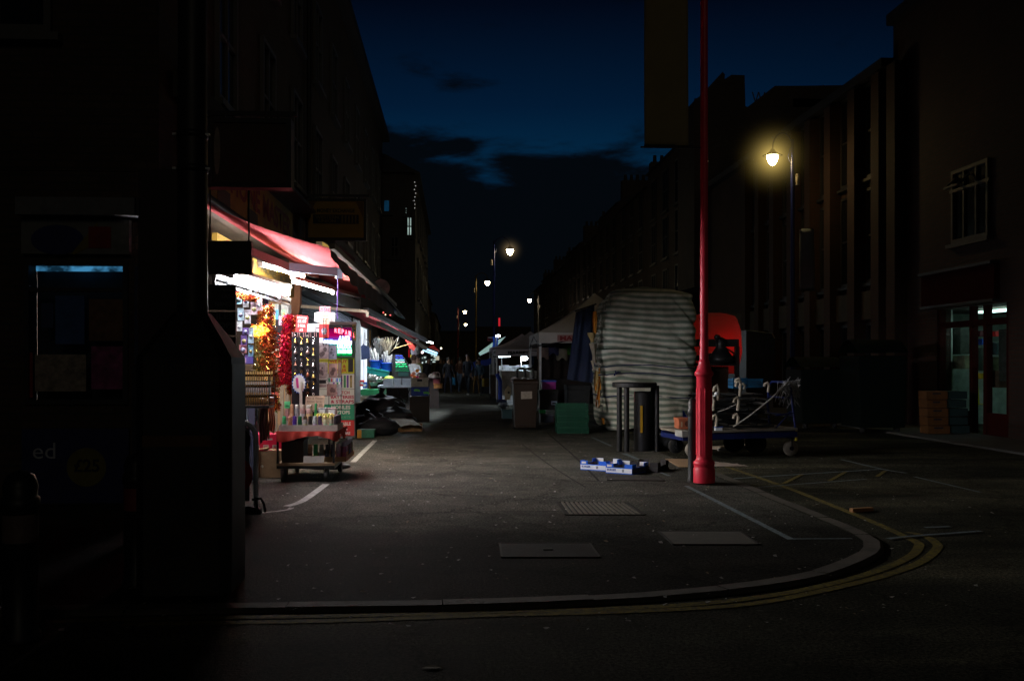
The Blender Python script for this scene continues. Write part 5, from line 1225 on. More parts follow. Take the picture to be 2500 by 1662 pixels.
# ---- dark signs seen from their unlit side at the near end of the shop
dks = M('sign_back_olive', (0.045, 0.045, 0.035), .6, .25)
dkl = M('sign_letter_dim', (0.022, 0.022, 0.02), .6)
T = thing('hanging_sign', 'dark olive square sign hanging in front of the near tube light', 'hanging sign', P(560, 668, 9.9)); a, b = P(503, 669, 9.9), P(613, 588, 9.9)
q = MB(); q.bb(a.x, 9.9, a.z, b.x, 9.98, b.z); q.build('board', dks, T, .004)
text('western\nunion', P(548, 632, 9.895), EX, EZ, .26, .16, dkl, T)
q = MB()
for x in (a.x + .03, b.x - .03): q.tube([(x, 9.94, b.z), (x, 9.94, b.z + .5)], .008, 6)
q.build('hanger', black, T)
dk2 = M('board_black', (0.018, 0.016, 0.016), .55, .2); dl2 = M('board_letter_grey', (0.11, 0.11, 0.115), .6)
for nm, v0, v1, lines in (('upper', 695, 757, [('ASIU', 555, 706, 36, 9), ('IAN', 556, 724, 28, 10), ('NANCE', 547, 742, 42, 10)]), ('lower', 761, 818, [('ILES', 549, 772, 40, 15), ('OPS', 553, 794, 34, 12)])):
    T = thing('shop_board', f'{nm} black board of grey capitals at the near edge of the open shop', 'sign board', P(540, v1, 10.0)); a, b = P(503, v1, 10.0), P(575, v0, 10.0)
    q = MB(); q.bb(a.x, 10.0, a.z, b.x, 10.04, b.z); q.build('board', dk2, T, .003)
    for st, u, v, wu, hv in lines: text(st, P(u, v, 9.995), EX, EZ, wu*10/FPX, hv*10/FPX, dl2, T, bold=.03)
T = thing('shop_board', 'plain black lowest board at the near edge of the open shop', 'sign board', P(540, 900, 10.0)); a, b = P(503, 1000, 10.0), P(575, 822, 10.0)
q = MB(); q.bb(a.x, 10.0, .02, b.x, 10.04, b.z); q.build('board', dk2, T, .003)
q = MB(); q.bb(a.x, 9.99, .0, b.x, 10.05, .02); q.build('foot', black, T)
def projecting(label, u0, u1, v0, v1, Y, board, frame, extra):
    T = thing('projecting_sign', label, 'projecting sign', P((u0+u1)/2, v1, Y)); a, b = P(u0, v1, Y), P(u1, v0, Y); t = .05
    q = MB(); q.bb(a.x, Y, a.z, b.x, Y + .16, b.z); q.build('face', board, T)
    q = MB()
    for x0_, x1_, z0_, z1_ in ((a.x - t, a.x, a.z - t, b.z + t), (b.x, b.x + t, a.z - t, b.z + t), (a.x, b.x, b.z, b.z + t), (a.x, b.x, a.z - t, a.z)): q.bb(x0_, Y - .02, z0_, x1_, Y + .18, z1_)
    q.build('frame', frame, T)
    q = MB(); q.beam((XW - .02, Y + .08, b.z + .12), (b.x + .1, Y + .08, b.z + .12), .05, .05)
    for x in (a.x + .1, b.x - .1): q.beam((x, Y + .08, b.z + .02), (x, Y + .08, b.z + .12), .03, .03)
    q.build('bracket', frame, T)
    extra(T, a, b, Y)
def ex1(T, a, b, Y):
    text('CASH\nEXCHANGE', ((a.x+b.x)/2 + .05, Y - .006, (a.z+b.z)/2), EX, EZ, (b.x-a.x)*.7, (b.z-a.z)*.55, M('sign_dim_red', (0.07, 0.02, 0.015), .6), T)
    c = Vector((a.x + .045, Y - .006, (a.z+b.z)/2 + .02)); q = MB(); q.add([c + Vector((.035*math.cos(t*.314), 0, .26*math.sin(t*.314))) for t in range(20)], [tuple(range(20))]); q.build('oval', M('oval_pale', (0.25, 0.22, 0.18), .6), T)
projecting('large dark brown framed sign high above the near end of the shop', 520, 700, 302, 446, 11.0, M('sign_brown', (0.05, 0.035, 0.024), .6), black, ex1)
def ex2(T, a, b, Y):
    w_, h_ = b.x - a.x, b.z - a.z; cx = (a.x+b.x)/2
    text('MONEY EXCHANGE', (cx, Y - .006, b.z - h_*.26), EX, EZ, w_*.68, h_*.11, M('sign_dark_green', (0.015, 0.02, 0.012), .6), T, bold=.03)
    q = MB(); q.bb(cx - w_*.41, Y - .006, b.z - h_*.62, cx + w_*.41, Y - .002, b.z - h_*.37); q.build('black_panel', ink, T)
    text('WESTERN\nUNION', (cx - w_*.16, Y - .01, b.z - h_*.495), EX, EZ, w_*.42, h_*.19, M('sign_letter_ochre', (0.16, 0.12, 0.03), .6), T, bold=.03)
    q = MB()
    for k in range(5): x = cx + w_*(.10 + .06*k); q.bb(x, Y - .009, b.z - h_*.60, x + w_*.03, Y - .007, b.z - h_*.39)
    q.build('stripes', M('sign_letter_ochre', (0.16, 0.12, 0.03), .6), T)
    for s in (0, 1):
        q = MB(); x0_ = a.x + .01 if s == 0 else b.x - .01; d = 1 if s == 0 else -1
        q.poly([(x0_, Y - .005, b.z - .01), (x0_ + d*.14, Y - .005, b.z - .01), (x0_, Y - .005, b.z - .33)]); q.build('corner_flash', M('flash_brown', (0.12, 0.06, 0.015), .6), T)
projecting('yellow framed money exchange sign projecting from the terrace wall', 752, 888, 492, 580, 19.6, M('sign_mustard', (0.30, 0.2, 0.025), .6, .15, 3), black, ex2)
T = thing('lit_fascia', 'small cream lit fascia just under the yellow money exchange sign', 'shop sign', P(795, 605, 21.5))
q = MB(); a, b = P(768, 622, 21.8), P(786, 590, 21.8); q.bb(a.x, 21.8, a.z, b.x, 21.86, b.z); q.build('pale_panel', M('panel_cream_lit', (0.5, 0.42, 0.3), .6, emit=(1, .7, .4), es=.10), T)
q = MB(); q.poly([P(787, 622, 21.8), P(787, 590, 21.8), P(800, 598, 21.8), P(814, 618, 21.8), P(814, 630, 21.8)]); q.build('yellow_panel', M('panel_yellow_lit', (0.6, 0.42, 0.12), .6, .3, emit=(1, .62, .15), es=.38), T)
T = thing('upper_canopy', 'dark canopy ridge running over the valance of the red awning', 'canopy', (-1.7, 18, 2.8))
q = MB(); q.prism([(-1.42, 12.4, 2.74), (-1.23, 12.4, 2.66), (-1.23, 12.4, 2.70), (-1.42, 12.4, 2.86)], (0, 12.5, -.16)); q.build('cover', M('canopy_slate', (0.05, 0.05, 0.055), .7, .3), T)
q = MB(); q.beam(P(868, 676, 18.5), P(882, 690, 18.9), .03, .015); q.build('warm_strip', EM('warm_strip', (1, .6, .18), 1.2), T)
q = MB(); q.ball(P(823, 640, 14.3), .035, 8, (1.6, 1, .6)); q.build('green_lamp', EM('green_pilot', (0.05, 1, .55), 1.8), T)
T = thing('satellite_dish', 'round grey satellite dish on the wall above the far awnings', 'satellite dish', P(931, 700, 27))
c = P(931, 703, 27); q = MB(); q.lathe([(.001, 0.05), (.1, .045), (.19, .02), (.235, -.02), (.225, -.02), (.18, .012), (.001, .035)], c, 22, ax='Y'); q.build('dish', M('dish_grey', (0.4, 0.38, 0.36), .6), T)
q = MB(); q.beam(c + Vector((0, .05, 0)), Vector((XW, c.y + .2, c.z)), .04, .04); q.build('bracket', darkmetal, T)
q = MB(); q.tube([c + Vector((0, 0, -.2)), c + Vector((.05, -.25, -.12))], .012); q.build('feed_arm', darkmetal, T)
# fairy lights
T = thing('fairy_lights', 'few red and white fairy lights at the far end of the red awning valance', 'fairy lights', P(940, 740, 21))
fl = [(923, 738), (942, 747), (936, 763), (941, 768), (951, 757), (949, 765), (953, 769)]
q = MB(); q.tube([P(u, v, 21.0) for u, v in fl], .005, 5); q.build('wire', black, T)
for i, (u, v) in enumerate(fl):
    q = MB(); q.ball(P(u, v, 20.98), .014, 6); q.build('bulb', EM('fairy_red', (1, .12, .1), 3) if i % 2 == 0 else EM('fairy_warm', (1, .7, .4), 3), T)
T = thing('fairy_lights', 'tiny white lights down the edge of the far left block', 'fairy lights', P(1012, 520, 41.5)); pts_ = [P(1013 + R.uniform(-4, 4), 445 + k*9, 41.6) for k in range(8)]
q = MB(); q.tube(pts_, .008, 5); q.build('wire', black, T)
for p in pts_[::1]: q = MB(); q.ball(p, .022, 6); q.build('bulb', EM('fairy_dim', (.8, .8, .75), .5), T)
# second awning, lower and farther
A2 = thing('shop_awning', 'lower rust-red awning with a grey front bar beyond the neon sign', 'awning', (-2, 28, 2.3))
f0, f1 = P(893, 757, 22), P(1042, 832, 35); w0_, w1_ = Vector((XW, 22, f0.z + .28)), Vector((XW + .1, 35, f1.z + .55))
q = MB(); q.grid(lambda i, j: w0_.lerp(w1_, i).lerp(f0.lerp(f1, i), j) - EZ*(.06*math.sin(j*math.pi)), 20, 6); q.build('canopy', pink, A2)
q = MB(); q.beam(f0, f1, .12, .10); q.build('front_bar', M('front_bar_grey', (0.3, 0.3, 0.34), .5, .3, metal=.3), A2)
b0, b1 = P(924, 788, 23.5), P(1040, 850, 33); q = MB(); q.beam(b0, b1, .09, .09); q.build('arm', M('arm_beige', (0.42, 0.35, 0.28), .5), A2)
q = MB(); q.poly([P(985, 822, 30), P(1018, 842, 30), P(1010, 857, 30), P(1000, 850, 30)]); q.build('red_flap', redc, A2)
T = thing('bamboo_pole', 'thin orange cane slanting under the far awning', 'cane', P(985, 845, 29)); q = MB(); q.tube([P(962, 851, 28.5), P(1005, 838, 29.5)], .014, 6); q.build('cane', M('cane_orange', (0.5, 0.28, 0.08), .6), T)
q = MB(); q.tube([P(964, 850, 28.5), P(976, 812, 28.6)], .006, 5); q.build('string', cream, T)
T = thing('hanging_bag', 'navy bag hanging in front of the lit white doorway', 'bag', P(890, 878, 25)); Y = 25.5
q = MB(); q.prism([P(882, 878, Y), P(903, 875, Y), P(901, 846, Y), P(889, 842, Y), P(887, 838, Y), P(885, 842, Y), P(881, 845, Y)], (0, .12, 0)); q.build('bag', M('bag_navy', (0.012, 0.025, 0.07), .8, bump=.2), T)
q = MB(); q.tube([P(888, 840, Y + .05), P(889, 825, Y + .05), P(890, 812, Y + .05)], .008, 5); q.build('strap', black, T)
# ---- second stall: table, buckets, crates, display sign
stall_glow = EM('stall_strip', (0.75, 0.9, 1.0), 260)
T = thing('tube_light', 'small tube light over the hardware stall under the far awning', 'tube light', P(930, 800, 27)); q = MB(); a, b = P(893, 757, 22).lerp(P(1042, 832, 35), .14) + Vector((-.11, 0, .0)), P(893, 757, 22).lerp(P(1042, 832, 35), .60) + Vector((-.11, 0, .0)); q.tube([a, b], .02, 8); q.build('tube', stall_glow, T); q = MB(); q.beam(a + EZ*.045, b + EZ*.045, .06, .03); q.build('batten', fixm, T)
def bucket(label, u, v, m_, Y=27.5):
    c = P(u, v, Y); T = thing('mop_bucket', label, 'bucket', c - EZ*.12, 'buckets of tools')
    q = MB(); q.lathe([(.13, -.12), (.185, .12), (.195, .12), (.195, .1)], c, 16); q.build('bucket', m_, T)
    q = MB(); q.tube([c + Vector((.185*math.cos(t), .02, .12 + .10*math.sin(t))) for t in [math.pi*k/8 for k in range(9)]], .006, 5); q.build('handle', steel, T)
    for k in range(9):
        an = R.random()*6.28; b0 = c + Vector((math.cos(an)*.1, math.sin(an)*.1, .05)); b1 = b0 + Vector((R.uniform(-.16, .06), R.uniform(-.05, .05), R.uniform(.24, .42)))
        q = MB(); q.tube([b0, b1], [.022, .03], 7); q.build('brush_handle', M('handle_pale', (0.55, 0.5, 0.45), .6, .3, 20), T)
bb_ = M('bucket_blue', (0.02, 0.09, 0.55), .35, .15)
bucket('left blue bucket of pale brush handles on the hardware stall', 917, 890, bb_); bucket('right blue bucket of pale brush handles on the hardware stall', 944, 896, bb_)
T = thing('teal_crate', 'tilted teal plastic crate under the blue buckets', 'crate', P(922, 915, 27.3)); q = MB()
for pp in ([(896, 897), (950, 908), (946, 922), (896, 910)],): q.prism([P(u, v, 27.2) for u, v in pp], (0, .5, 0))
q.build('crate', M('crate_teal', (0.01, 0.28, 0.27), .5), T)
q = MB(); a, b = P(895, 896, 27.15), P(951, 907, 27.15); q.beam(a, b, .05, .03); q.build('rim', M('crate_teal', (0.01, 0.28, 0.27), .5), T)
for lb, u, v, c_ in (('dark upright mop bundle left of the broom heads', 924, 852, (0.13, 0.13, 0.12)), ('shaggy brown broom heads standing over the right bucket', 946, 850, (0.25, 0.2, 0.13))):
    T = thing('broom_bundle', lb, 'brooms', P(u, v + 20, 27.9)); q = MB(); c = P(u, v + 18, 27.9)
    for k in range(60):
        d = Vector((R.gauss(0, .11), R.gauss(0, .06), .25 + R.random()*.28)); q.tube([c + d*.1, c + d*.6, c + d], .008, 4, False)
    q.build('bristles', M('bristle_%d' % len(MATS), c_, .9, .4, 30), T); q = MB(); q.tube([c - EZ*.6, c], .02, 6); q.build('shaft', cream, T)
PK = thing('pallet_table', 'low stall of pale pallets topped by a green cloth', 'stall table', P(905, 985, 26)); 
a, b = P(880, 965, 26), P(936, 951, 26)
q = MB(); q.bb(a.x, 26, a.z, b.x, 27.2, b.z); q.build('green_cloth', M('cloth_green', (0.02, 0.2, 0.07), .85, .3, 6), PK)
for k, (v0, v1) in enumerate(((966, 972), (978, 984))):
    q = MB(); z0, z1 = P(900, v1, 26).z, P(900, v0, 26).z
    for j in range(3): q.bb(a.x, 26.02 + j*.5, max(.0, z0), b.x, 26.14 + j*.5, z1)
    q.build('pallet', M('pallet_wood', (0.42, 0.35, 0.24), .85, .3, 9), PK)
q = MB()
for x in (a.x + .05, (a.x+b.x)/2, b.x - .05): q.bb(x - .05, 26.05, .0, x + .05, 27.1, P(900, 972, 26).z)
q.build('block', M('pallet_wood', (0.42, 0.35, 0.24), .85, .3, 9), PK)
bw = [('white bowl stacked with pale goods on the green cloth', 908, 925, .13), ('second white bowl right of the stacked one on the green cloth', 925, 930, .12), ('clear tub in front of the white bowls', 912, 938, .12)]
for lb, u, v, r in bw:
    c = P(u, v, 26.3); T = thing('goods_bowl', lb, 'bowl', c); q = MB(); q.lathe([(r*.6, -.04), (r, .05), (r*1.05, .05), (r*.9, .03), (r*.5, -.02)], c, 14); q.build('bowl', paper, T)
    for k in range(7): q = MB(); q.ball(c + Vector((R.uniform(-.08, .08), R.uniform(-.08, .08), .05 + R.random()*.04)), .035, 6); q.build('goods', M('goods_pale', (0.6, 0.55, 0.5), .5, .6, 30), T)
for lb, u, v, m_ in (('red packet at the left end of the green cloth', 884, 935, redp), ('blue packet beside the red one on the green cloth', 891, 940, bluep), ('yellow-green melon at the foot of the display sign', 950, 926, M('lime_skin', (0.5, 0.6, 0.05), .5))):
    c = P(u, v, 26.2); T = thing('goods_packet', lb, 'packet', c); q = MB()
    if 'melon' in lb: q.ball(c, .12, 10, (1.3, 1, .8)); q.build('melon', m_, T)
    else: q.box(c, (.11, .08, .16)); q.build('packet', m_, T, .01); q = MB(); q.box(c + Vector((0, -.042, 0)), (.07, .003, .06)); q.build('label', paper, T)
FT = thing('folding_table', 'grey folding table with thin dark legs at the stall edge', 'table', P(965, 1000, 25)); a, b = P(922, 946, 25), P(1003, 941, 25)
q = MB(); q.bb(a.x, 25, a.z, b.x, 25.8, a.z + .05); q.build('tabletop', M('table_grey', (0.4, 0.42, 0.45), .5), FT)
for x in (a.x + .15, b.x - .2):
    for d in (-.18, .18): q = MB(); q.tube([(x - d, 25.2, .0), (x + d, 25.5, a.z)], .014, 6); q.build('leg', darkmetal, FT)
for lb, u0, u1 in (('left grey plastic box of small goods on the folding table', 936, 959), ('middle grey plastic box on the folding table', 961, 978), ('right clear plastic box on the folding table', 982, 1003)):
    c0, c1 = P(u0, 941, 25.15), P(u1, 924, 25.15); T = thing('plastic_box', lb, 'plastic box', (c0+c1)/2, 'boxes on the folding table'); q = MB(); x0_, x1_, z0_, z1_ = c0.x, c1.x, c0.z, c1.z
    q.bb(x0_, 25.15, z0_, x1_, 25.5, z0_ + .01); q.bb(x0_, 25.15, z0_, x1_, 25.16, z1_); q.bb(x0_, 25.49, z0_, x1_, 25.5, z1_); q.bb(x0_, 25.16, z0_, x0_ + .01, 25.49, z1_); q.bb(x1_ - .01, 25.16, z0_, x1_, 25.49, z1_); q.build('box', M('plastic_grey', (0.28, 0.3, 0.33), .3), T)
    q = MB(); q.bb(x0_ + .02, 25.18, z0_ + .01, x1_ - .02, 25.47, z1_ - .04); q.build('contents', M('contents_dull', (0.2, 0.17, 0.17), .7, .7, 40), T)
DS = thing('display_sign', 'black hooded display with rows of blue and green lights', 'light display', P(980, 925, 26.5)); Y = 26.5
q = MB(); q.prism([P(958, 924, Y), P(1005, 924, Y), P(1000, 905, Y), P(995, 888, Y), P(988, 874, Y), P(976, 865, Y), P(958, 864, Y)], (0, .3, 0)); q.build('case', blackp, DS)
cols_ = [EM('led_blue', (.05, .12, 1), 2.2), EM('led_cyan', (.3, .75, 1), 3), EM('led_white', (.8, 1, 1), 3.5), EM('led_green', (.05, 1, .35), 2.2), EM('led_dim_green', (.02, .5, .2), .7)]
for r in range(8):
    q = MB(); v = 868 + r*5.2
    for k in range(14):
        u = 967 + k*2.4
        if u > 982 + r*2.6 or R.random() < .12: continue
        p = P(u, v + R.uniform(-.6, .6), Y - .02); q.box(p, (.018, .01, .02))
    q.build('light_row', cols_[(0, 0, 1, 2, 3, 3, 4, 4)[r]], DS)
q = MB(); a, b = P(972, 918, Y), P(997, 908, Y); q.bb(a.x, Y - .02, a.z, b.x, Y - .005, b.z); q.build('lower_screen', EM('screen_dim', (.15, .35, .35), .16), DS)
# white carton on blue banana box on a dark box
def solidbox(name, label, u0, u1, v0, v1, Y, d, m_, cat='box', extra=None, group=None, floor=False):
    a, b = P(u0, v1, Y), P(u1, v0, Y)
    if floor: a.z = 0.003
    T = thing(name, label, cat, ((a.x+b.x)/2, Y + d/2, a.z), group); q = MB(); q.bb(a.x, Y, a.z, b.x, Y + d, b.z); q.build('box', m_, T, .006)
    q = MB(); q.bb(a.x - .008, Y - .008, b.z - (b.z-a.z)*.22, b.x + .008, Y + d + .008, b.z + .004); q.build('lid', m_, T, .004)
    if extra: extra(T, a, b, Y)
    return T
def hand_hole(T, a, b, Y):
    q = MB(); cx = (a.x+b.x)/2; cz = b.z - (b.z-a.z)*.25; q.bb(cx - .06, Y - .012, cz - .025, cx + .06, Y - .009, cz + .025); q.build('hand_hole', ink, T)
solidbox('produce_carton', 'pale carton with a hand hole, top of the stack by the folding table', 1004, 1045, 923, 944, 24.0, .4, M('carton_pale', (0.45, 0.42, 0.33), .8), 'carton', hand_hole)
def banana(T, a, b, Y):
    for k, (fx, fz_) in enumerate(((.3, .5), (.85, -.6))):
        c = Vector((a.x + (b.x-a.x)*fx, Y - .012, a.z + (b.z-a.z)*max(.2, fz_))); q = MB()
        q.add([c + Vector((.10*math.cos(t), 0, .06*math.sin(t))) for t in [.3 + k_*.25 for k_ in range(9)]] + [c + Vector((.07*math.cos(t), 0, .02*math.sin(t) - .01)) for t in [.3 + k_*.25 for k_ in range(8, -1, -1)]], [tuple(range(18))]); q.build('leaf_print', M('leaf_green', (0.12, 0.5, 0.08), .6), T)
solidbox('banana_box', 'blue fruit box with green leaf print, second from the top of its stack', 1004, 1046, 945, 966, 24.0, .42, M('box_deep_blue', (0.012, 0.045, 0.28), .6, .3, 5), 'fruit box', banana)
solidbox('crate_stack', 'big dark brown box on the ground under the blue fruit box', 1000, 1048, 968, 1012, 24.0, .5, M('box_umber', (0.03, 0.02, 0.014), .7), 'box', None, None, True)
# ---- heap of packaging by the sign column
def bag(label, u, v, Y, r, m_, sq=(1.3, 1, .8), seed=1):
    c = P(u, v, Y); c.z = r*sq[2]*.92; T = thing('rubbish_bag', label, 'rubbish bag', (c.x, c.y, 0))
    q = MB()
    def fn(i, j):
        th = i*2*math.pi; ph = (j - .5)*math.pi; d = Vector((math.cos(ph)*math.cos(th), math.cos(ph)*math.sin(th), math.sin(ph)))
        k = 1 + .25*nz(d.x*2.2 + seed, d.y*2.2, d.z*2.2) + .10*nz(d.x*6, d.y*6 + seed, d.z*6) + (.25 if j > .93 else 0)
        return Vector((c.x + d.x*r*sq[0]*k, c.y + d.y*r*sq[1]*k, max(.003, c.z + d.z*r*sq[2]*k)))
    q.grid(fn, 24, 14, True, True); q.build('bag', m_, T)
    q = MB(); q.tube([(c.x, c.y, c.z + r*sq[2]*1.1), (c.x + .04, c.y, c.z + r*sq[2]*1.5)], [.03, .06], 7); q.build('knot', m_, T)
bagm = M('bag_black', (0.012, 0.012, 0.014), .6, .3, spec=.25, bump=.4, bscale=14)
bag('black rubbish bag in the heap below the folding table', 930, 1005, 22, .36, bagm, (1.6, 1, 1.0), 2); bag('black rubbish bag at the right of the heap beside the white sheet', 965, 1015, 21.5, .3, bagm, (1.4, 1, .8), 5); bag('small black bag behind the torn green box', 893, 1035, 20.3, .28, bagm, (1.3, 1, .7), 8)
bag('black bag at the front of the heap right of the sign column', 925, 1045, 19.6, .25, bagm, (1.6, 1, .7), 11)
carton('torn_box', 'open brown cardboard box lying at the back of the heap', 860, 905, 985, 1012, 22.5, .5, M('card_dim', (0.22, 0.12, 0.05), .85, .2))
carton('torn_box', 'flattened brown box behind the black bags', 912, 952, 982, 1000, 23.0, .4, M('card_dim', (0.22, 0.12, 0.05), .85, .2))
def gb(T, a, b, Y):
    q = MB(); q.bb(a.x, Y - .012, a.z, a.x + (b.x-a.x)*.25, Y - .0085, b.z); q.build('orange_end', M('box_orange', (0.45, 0.2, 0.02), .7), T)
solidbox('fruit_box', 'small green fruit box with an orange end beside the sign column', 872, 914, 1049, 1070, 18.9, .3, M('box_green', (0.02, 0.12, 0.07), .7, .4), 'fruit box', gb, None, True)
T = thing('white_sheet', 'pale flattened sheet slumped over the right of the heap', 'sheet', P(990, 1042, 20.5))
def sh(i, j):
    a = P(950, 1019, 21.2).lerp(P(1006, 1022, 21.2), i); b = P(978, 1042, 20.4).lerp(P(1032, 1041, 20.4), i); p = a.lerp(b, j); p.z = max(.012, p.z) + .05*math.sin(i*3.1)*math.sin(j*2) + .02*nz(i*4, j*4, 7); return p
q = MB(); q.grid(sh, 18, 10); q.build('sheet', M('sheet_pale', (0.42, 0.40, 0.36), .8, .25, 3), T, solid=.006)
carton('cardboard_box', 'dark brown box under the pale slumped sheet', 968, 1030, 1036, 1056, 20.6, .4, M('card_dim', (0.22, 0.12, 0.05), .85, .2), flap=False)
T = thing('paper_scrap', 'tiny white label lying in front of the heap', 'scrap', P(936, 1057, 20)); p = G(936, 1060); q = MB(); q.box(p + EZ*.04, (.06, .01, .07)); q.build('scrap', paper, T); q = MB(); q.box(p + Vector((0, -.007, .04)), (.03, .002, .02)); q.build('print', bluep, T)
# ================================================================ LEFT FOREGROUND
cabm = M('cabinet_paint', (0.022, 0.021, 0.02), .5, .3, 2, bump=.05)
c = G(470, 1430); CX, CY = c.x, c.y
T = thing('street_pole', 'thick black street pole rising from a wide cabinet base in the left foreground', 'street pole', (CX, CY, 0))
q = MB()
def octa(w, d, ch): return [(-w+ch, -d), (w-ch, -d), (w, -d+ch), (w, d-ch), (w-ch, d), (-w+ch, d), (-w, d-ch), (-w, -d+ch)]
lv = [(0, .285, .26, .06), (1.44, .285, .26, .06), (1.56, .21, .20, .06), (1.72, .10, .10, .04)]
vs = []; fs = []
for z, w_, d_, ch in lv:
    for x, y_ in octa(w_, d_, ch): vs.append((CX + x, CY + y_, z))
for i in range(len(lv) - 1):
    for k in range(8): fs.append((i*8+k, i*8+(k+1) % 8, (i+1)*8+(k+1) % 8, (i+1)*8+k))
q.add(vs, fs); q.add(vs[-8:], [tuple(range(8))]); q.build('cabinet', cabm, T)
q = MB(); q.lathe([(.098, 1.70), (.092, 1.8), (.088, 4.0), (.085, 7.0)], (CX, CY, 0), 20); q.build('pole', cabm, T)
for z in (P(470, 331, CY).z, P(470, 414, CY).z):
    q = MB(); q.lathe([(.092, z - .02), (.096, z - .02), (.096, z + .02), (.092, z + .02)], (CX, CY, 0), 20)
    q.build('strap', black, T)
    for s in (-1, 1): q = MB(); q.box((CX + s*.102, CY - .03, z), (.025, .03, .012)); q.build('bolt', steel, T)
text('E ST ANA', (CX + .02, CY - .262, P(470, 901, CY - .26).z), EX, EZ, .27, .05, M('cabinet_letter', (0.05, 0.045, 0.04), .5), T)
q = MB(); q.bb(CX - .23, CY - .264, P(470, 1090, CY - .26).z, CX + .18, CY - .2605, P(470, 1063, CY - .26).z); q.build('orange_strip', M('cabinet_orange', (0.10, 0.045, 0.012), .6), T)
q = MB(); q.bb(CX + .2852, CY - .19, .1, CX + .2882, CY + .19, 1.4); q.build('side_door', M('cabinet_side', (0.06, 0.055, 0.045), .5), T)
def bollard(label, u, v, r, ztop, band, tip):
    c = G(u, v); T = thing('bollard', label, 'bollard', c)
    q = MB(); q.lathe([(r*1.1, 0), (r*1.1, .03), (r*.96, .05), (r*.96, ztop - .2), (r*1.05, ztop - .19), (r*1.05, ztop - .14), (r*.9, ztop - .13), (r*.98, ztop - .08), (r*.75, ztop - .025), (r*.3, ztop - .003), (.001, ztop)], c, 20); q.build('post', black, T)
    q = MB(); q.lathe([(r*.975, ztop - .36), (r*.975, ztop - .22)], c, 20); q.build('band', band, T)
bollard('black bollard with a pale band at the far left edge', 50, 1560, .088, .86, M('band_dim_white', (0.12, 0.08, 0.07), .6, .5, 9), None)
bollard('black bollard with a dull red band beside the cabinet pole', 336, 1428, .086, .84, M('band_dim_red', (0.2, 0.03, 0.03), .6, .3), None)
# hoop barrier with a round sign
hb = G(625, 1254); hx1 = hb.x; hy = hb.y; hx0 = hx1 - .78
T = thing('hoop_barrier', 'steel hoop barrier carrying a red-ringed round sign beside the cabinet', 'barrier', ((hx0+hx1)/2, hy, 0))
ht = P(600, 1028, hy).z; rr_ = .16
pts = [(hx1, hy, 0.03), (hx1, hy, ht - rr_)] + [(hx1 - rr_ + rr_*math.cos(t*math.pi/12), hy, ht - rr_ + rr_*math.sin(t*math.pi/12)) for t in range(1, 6)] + [(hx1 - rr_, hy, ht), (hx0 + rr_, hy, ht)] + [(hx0 + rr_ - rr_*math.sin(t*math.pi/12), hy, ht - rr_ + rr_*math.cos(t*math.pi/12)) for t in range(1, 6)] + [(hx0, hy, ht - rr_), (hx0, hy, .03)]
q = MB(); q.tube(pts, .023, 10); q.build('hoop', M('hoop_steel', (0.6, 0.6, 0.64), .45, .2), T)
q = MB(); q.bb(hx0 + .06, hy + .0, .12, hx1 - .06, hy + .012, ht - .06); q.build('back_plate', M('plate_grey', (0.13, 0.14, 0.15), .6), T)
c = P(566, 1160, hy - .006)
q = MB(); q.add([c + Vector((.19*math.cos(t*.19635), 0, .19*math.sin(t*.19635))) for t in range(32)], [tuple(range(32))]); q.build('red_disc', M('disc_red', (0.42, 0.04, 0.02), .5), T)
q = MB(); q.add([c + Vector((.13*math.cos(t*.19635), -.003, .13*math.sin(t*.19635))) for t in range(32)], [tuple(range(32))]); q.build('inner_disc', M('disc_grey', (0.3, 0.3, 0.32), .5), T)
c = P(590, 1076, hy - .006); q = MB(); q.add([c + Vector((.075*math.cos(t*.19635)*1.1, 0, .11*math.sin(t*.19635))) for t in range(32)], [tuple(range(32))]); q.build('dark_disc', ink, T)
for x in (hx0, hx1):
    q = MB(); q.prism([(x - .28, hy - .05, .004), (x + .05, hy - .05, .004), (x + .04, hy - .05, .05), (x - .06, hy - .05, .08), (x - .25, hy - .05, .045)], (0, .1, 0)); q.build('foot', rubber, T)
q = MB(); q.tube([(hx1 - .03, hy - .03, .14), (hx1 + .05, hy - .03, .15), (hx1 + .07, hy, .10), (hx1 + .09, hy - .02, .02)], .014, 6); q.tube([(hx1, hy - .03, .16), (hx1 + .02, hy - .04, .06), (hx1 + .05, hy - .02, .015)], .012, 6); q.build('rag', rubber, T)
# ================================================================ RIGHT SIDE
redpaint = M('red_gloss_paint', (0.78, 0.035, 0.065), .38, .3, 2.2, spec=.4, bump=.06, bscale=14)
c = G(1719, 1181)
T = thing('street_column', 'tall red painted column with a fluted base and a long banner, front right', 'lamp column', c)
q = MB(); s_ = c.y / FPX
prof = [(26.5, 1181), (26.5, 1147), (25, 1144), (24, 1143), (25.5, 1139), (26.5, 1134), (25.5, 1129), (22, 1126), (20, 1123), (19, 1118), (18.6, 1000), (18.4, 922), (20, 919), (22.5, 916), (23.4, 912), (22.5, 908), (19.5, 905), (17.5, 898), (15, 890), (14, 886), (14.2, 884), (13.2, 881), (12.0, 880), (11.2, 876), (10.2, 820), (9.6, 500), (9.0, 0), (8.6, -400)]
q.lathe([(r*s_, c.y * (HV - v)/FPX * 1.0 + EYE if v > -1000 else 0) for r, v in prof], (c.x, c.y, 0), 28); q.build('shaft', redpaint, T)
q = MB()
for k in range(10):
    an = 2*math.pi*k/10 + .2; d = Vector((math.cos(an), math.sin(an), 0)); r = 18.7*s_
    q.tube([Vector((c.x, c.y, .34)) + d*r, Vector((c.x, c.y, 1.12)) + d*(r - .001)], .008, 5)
q.build('flute', redpaint, T)
q = MB(); zb = P(1620, 360, c.y).z; x0_ = X_(1564, c.y)
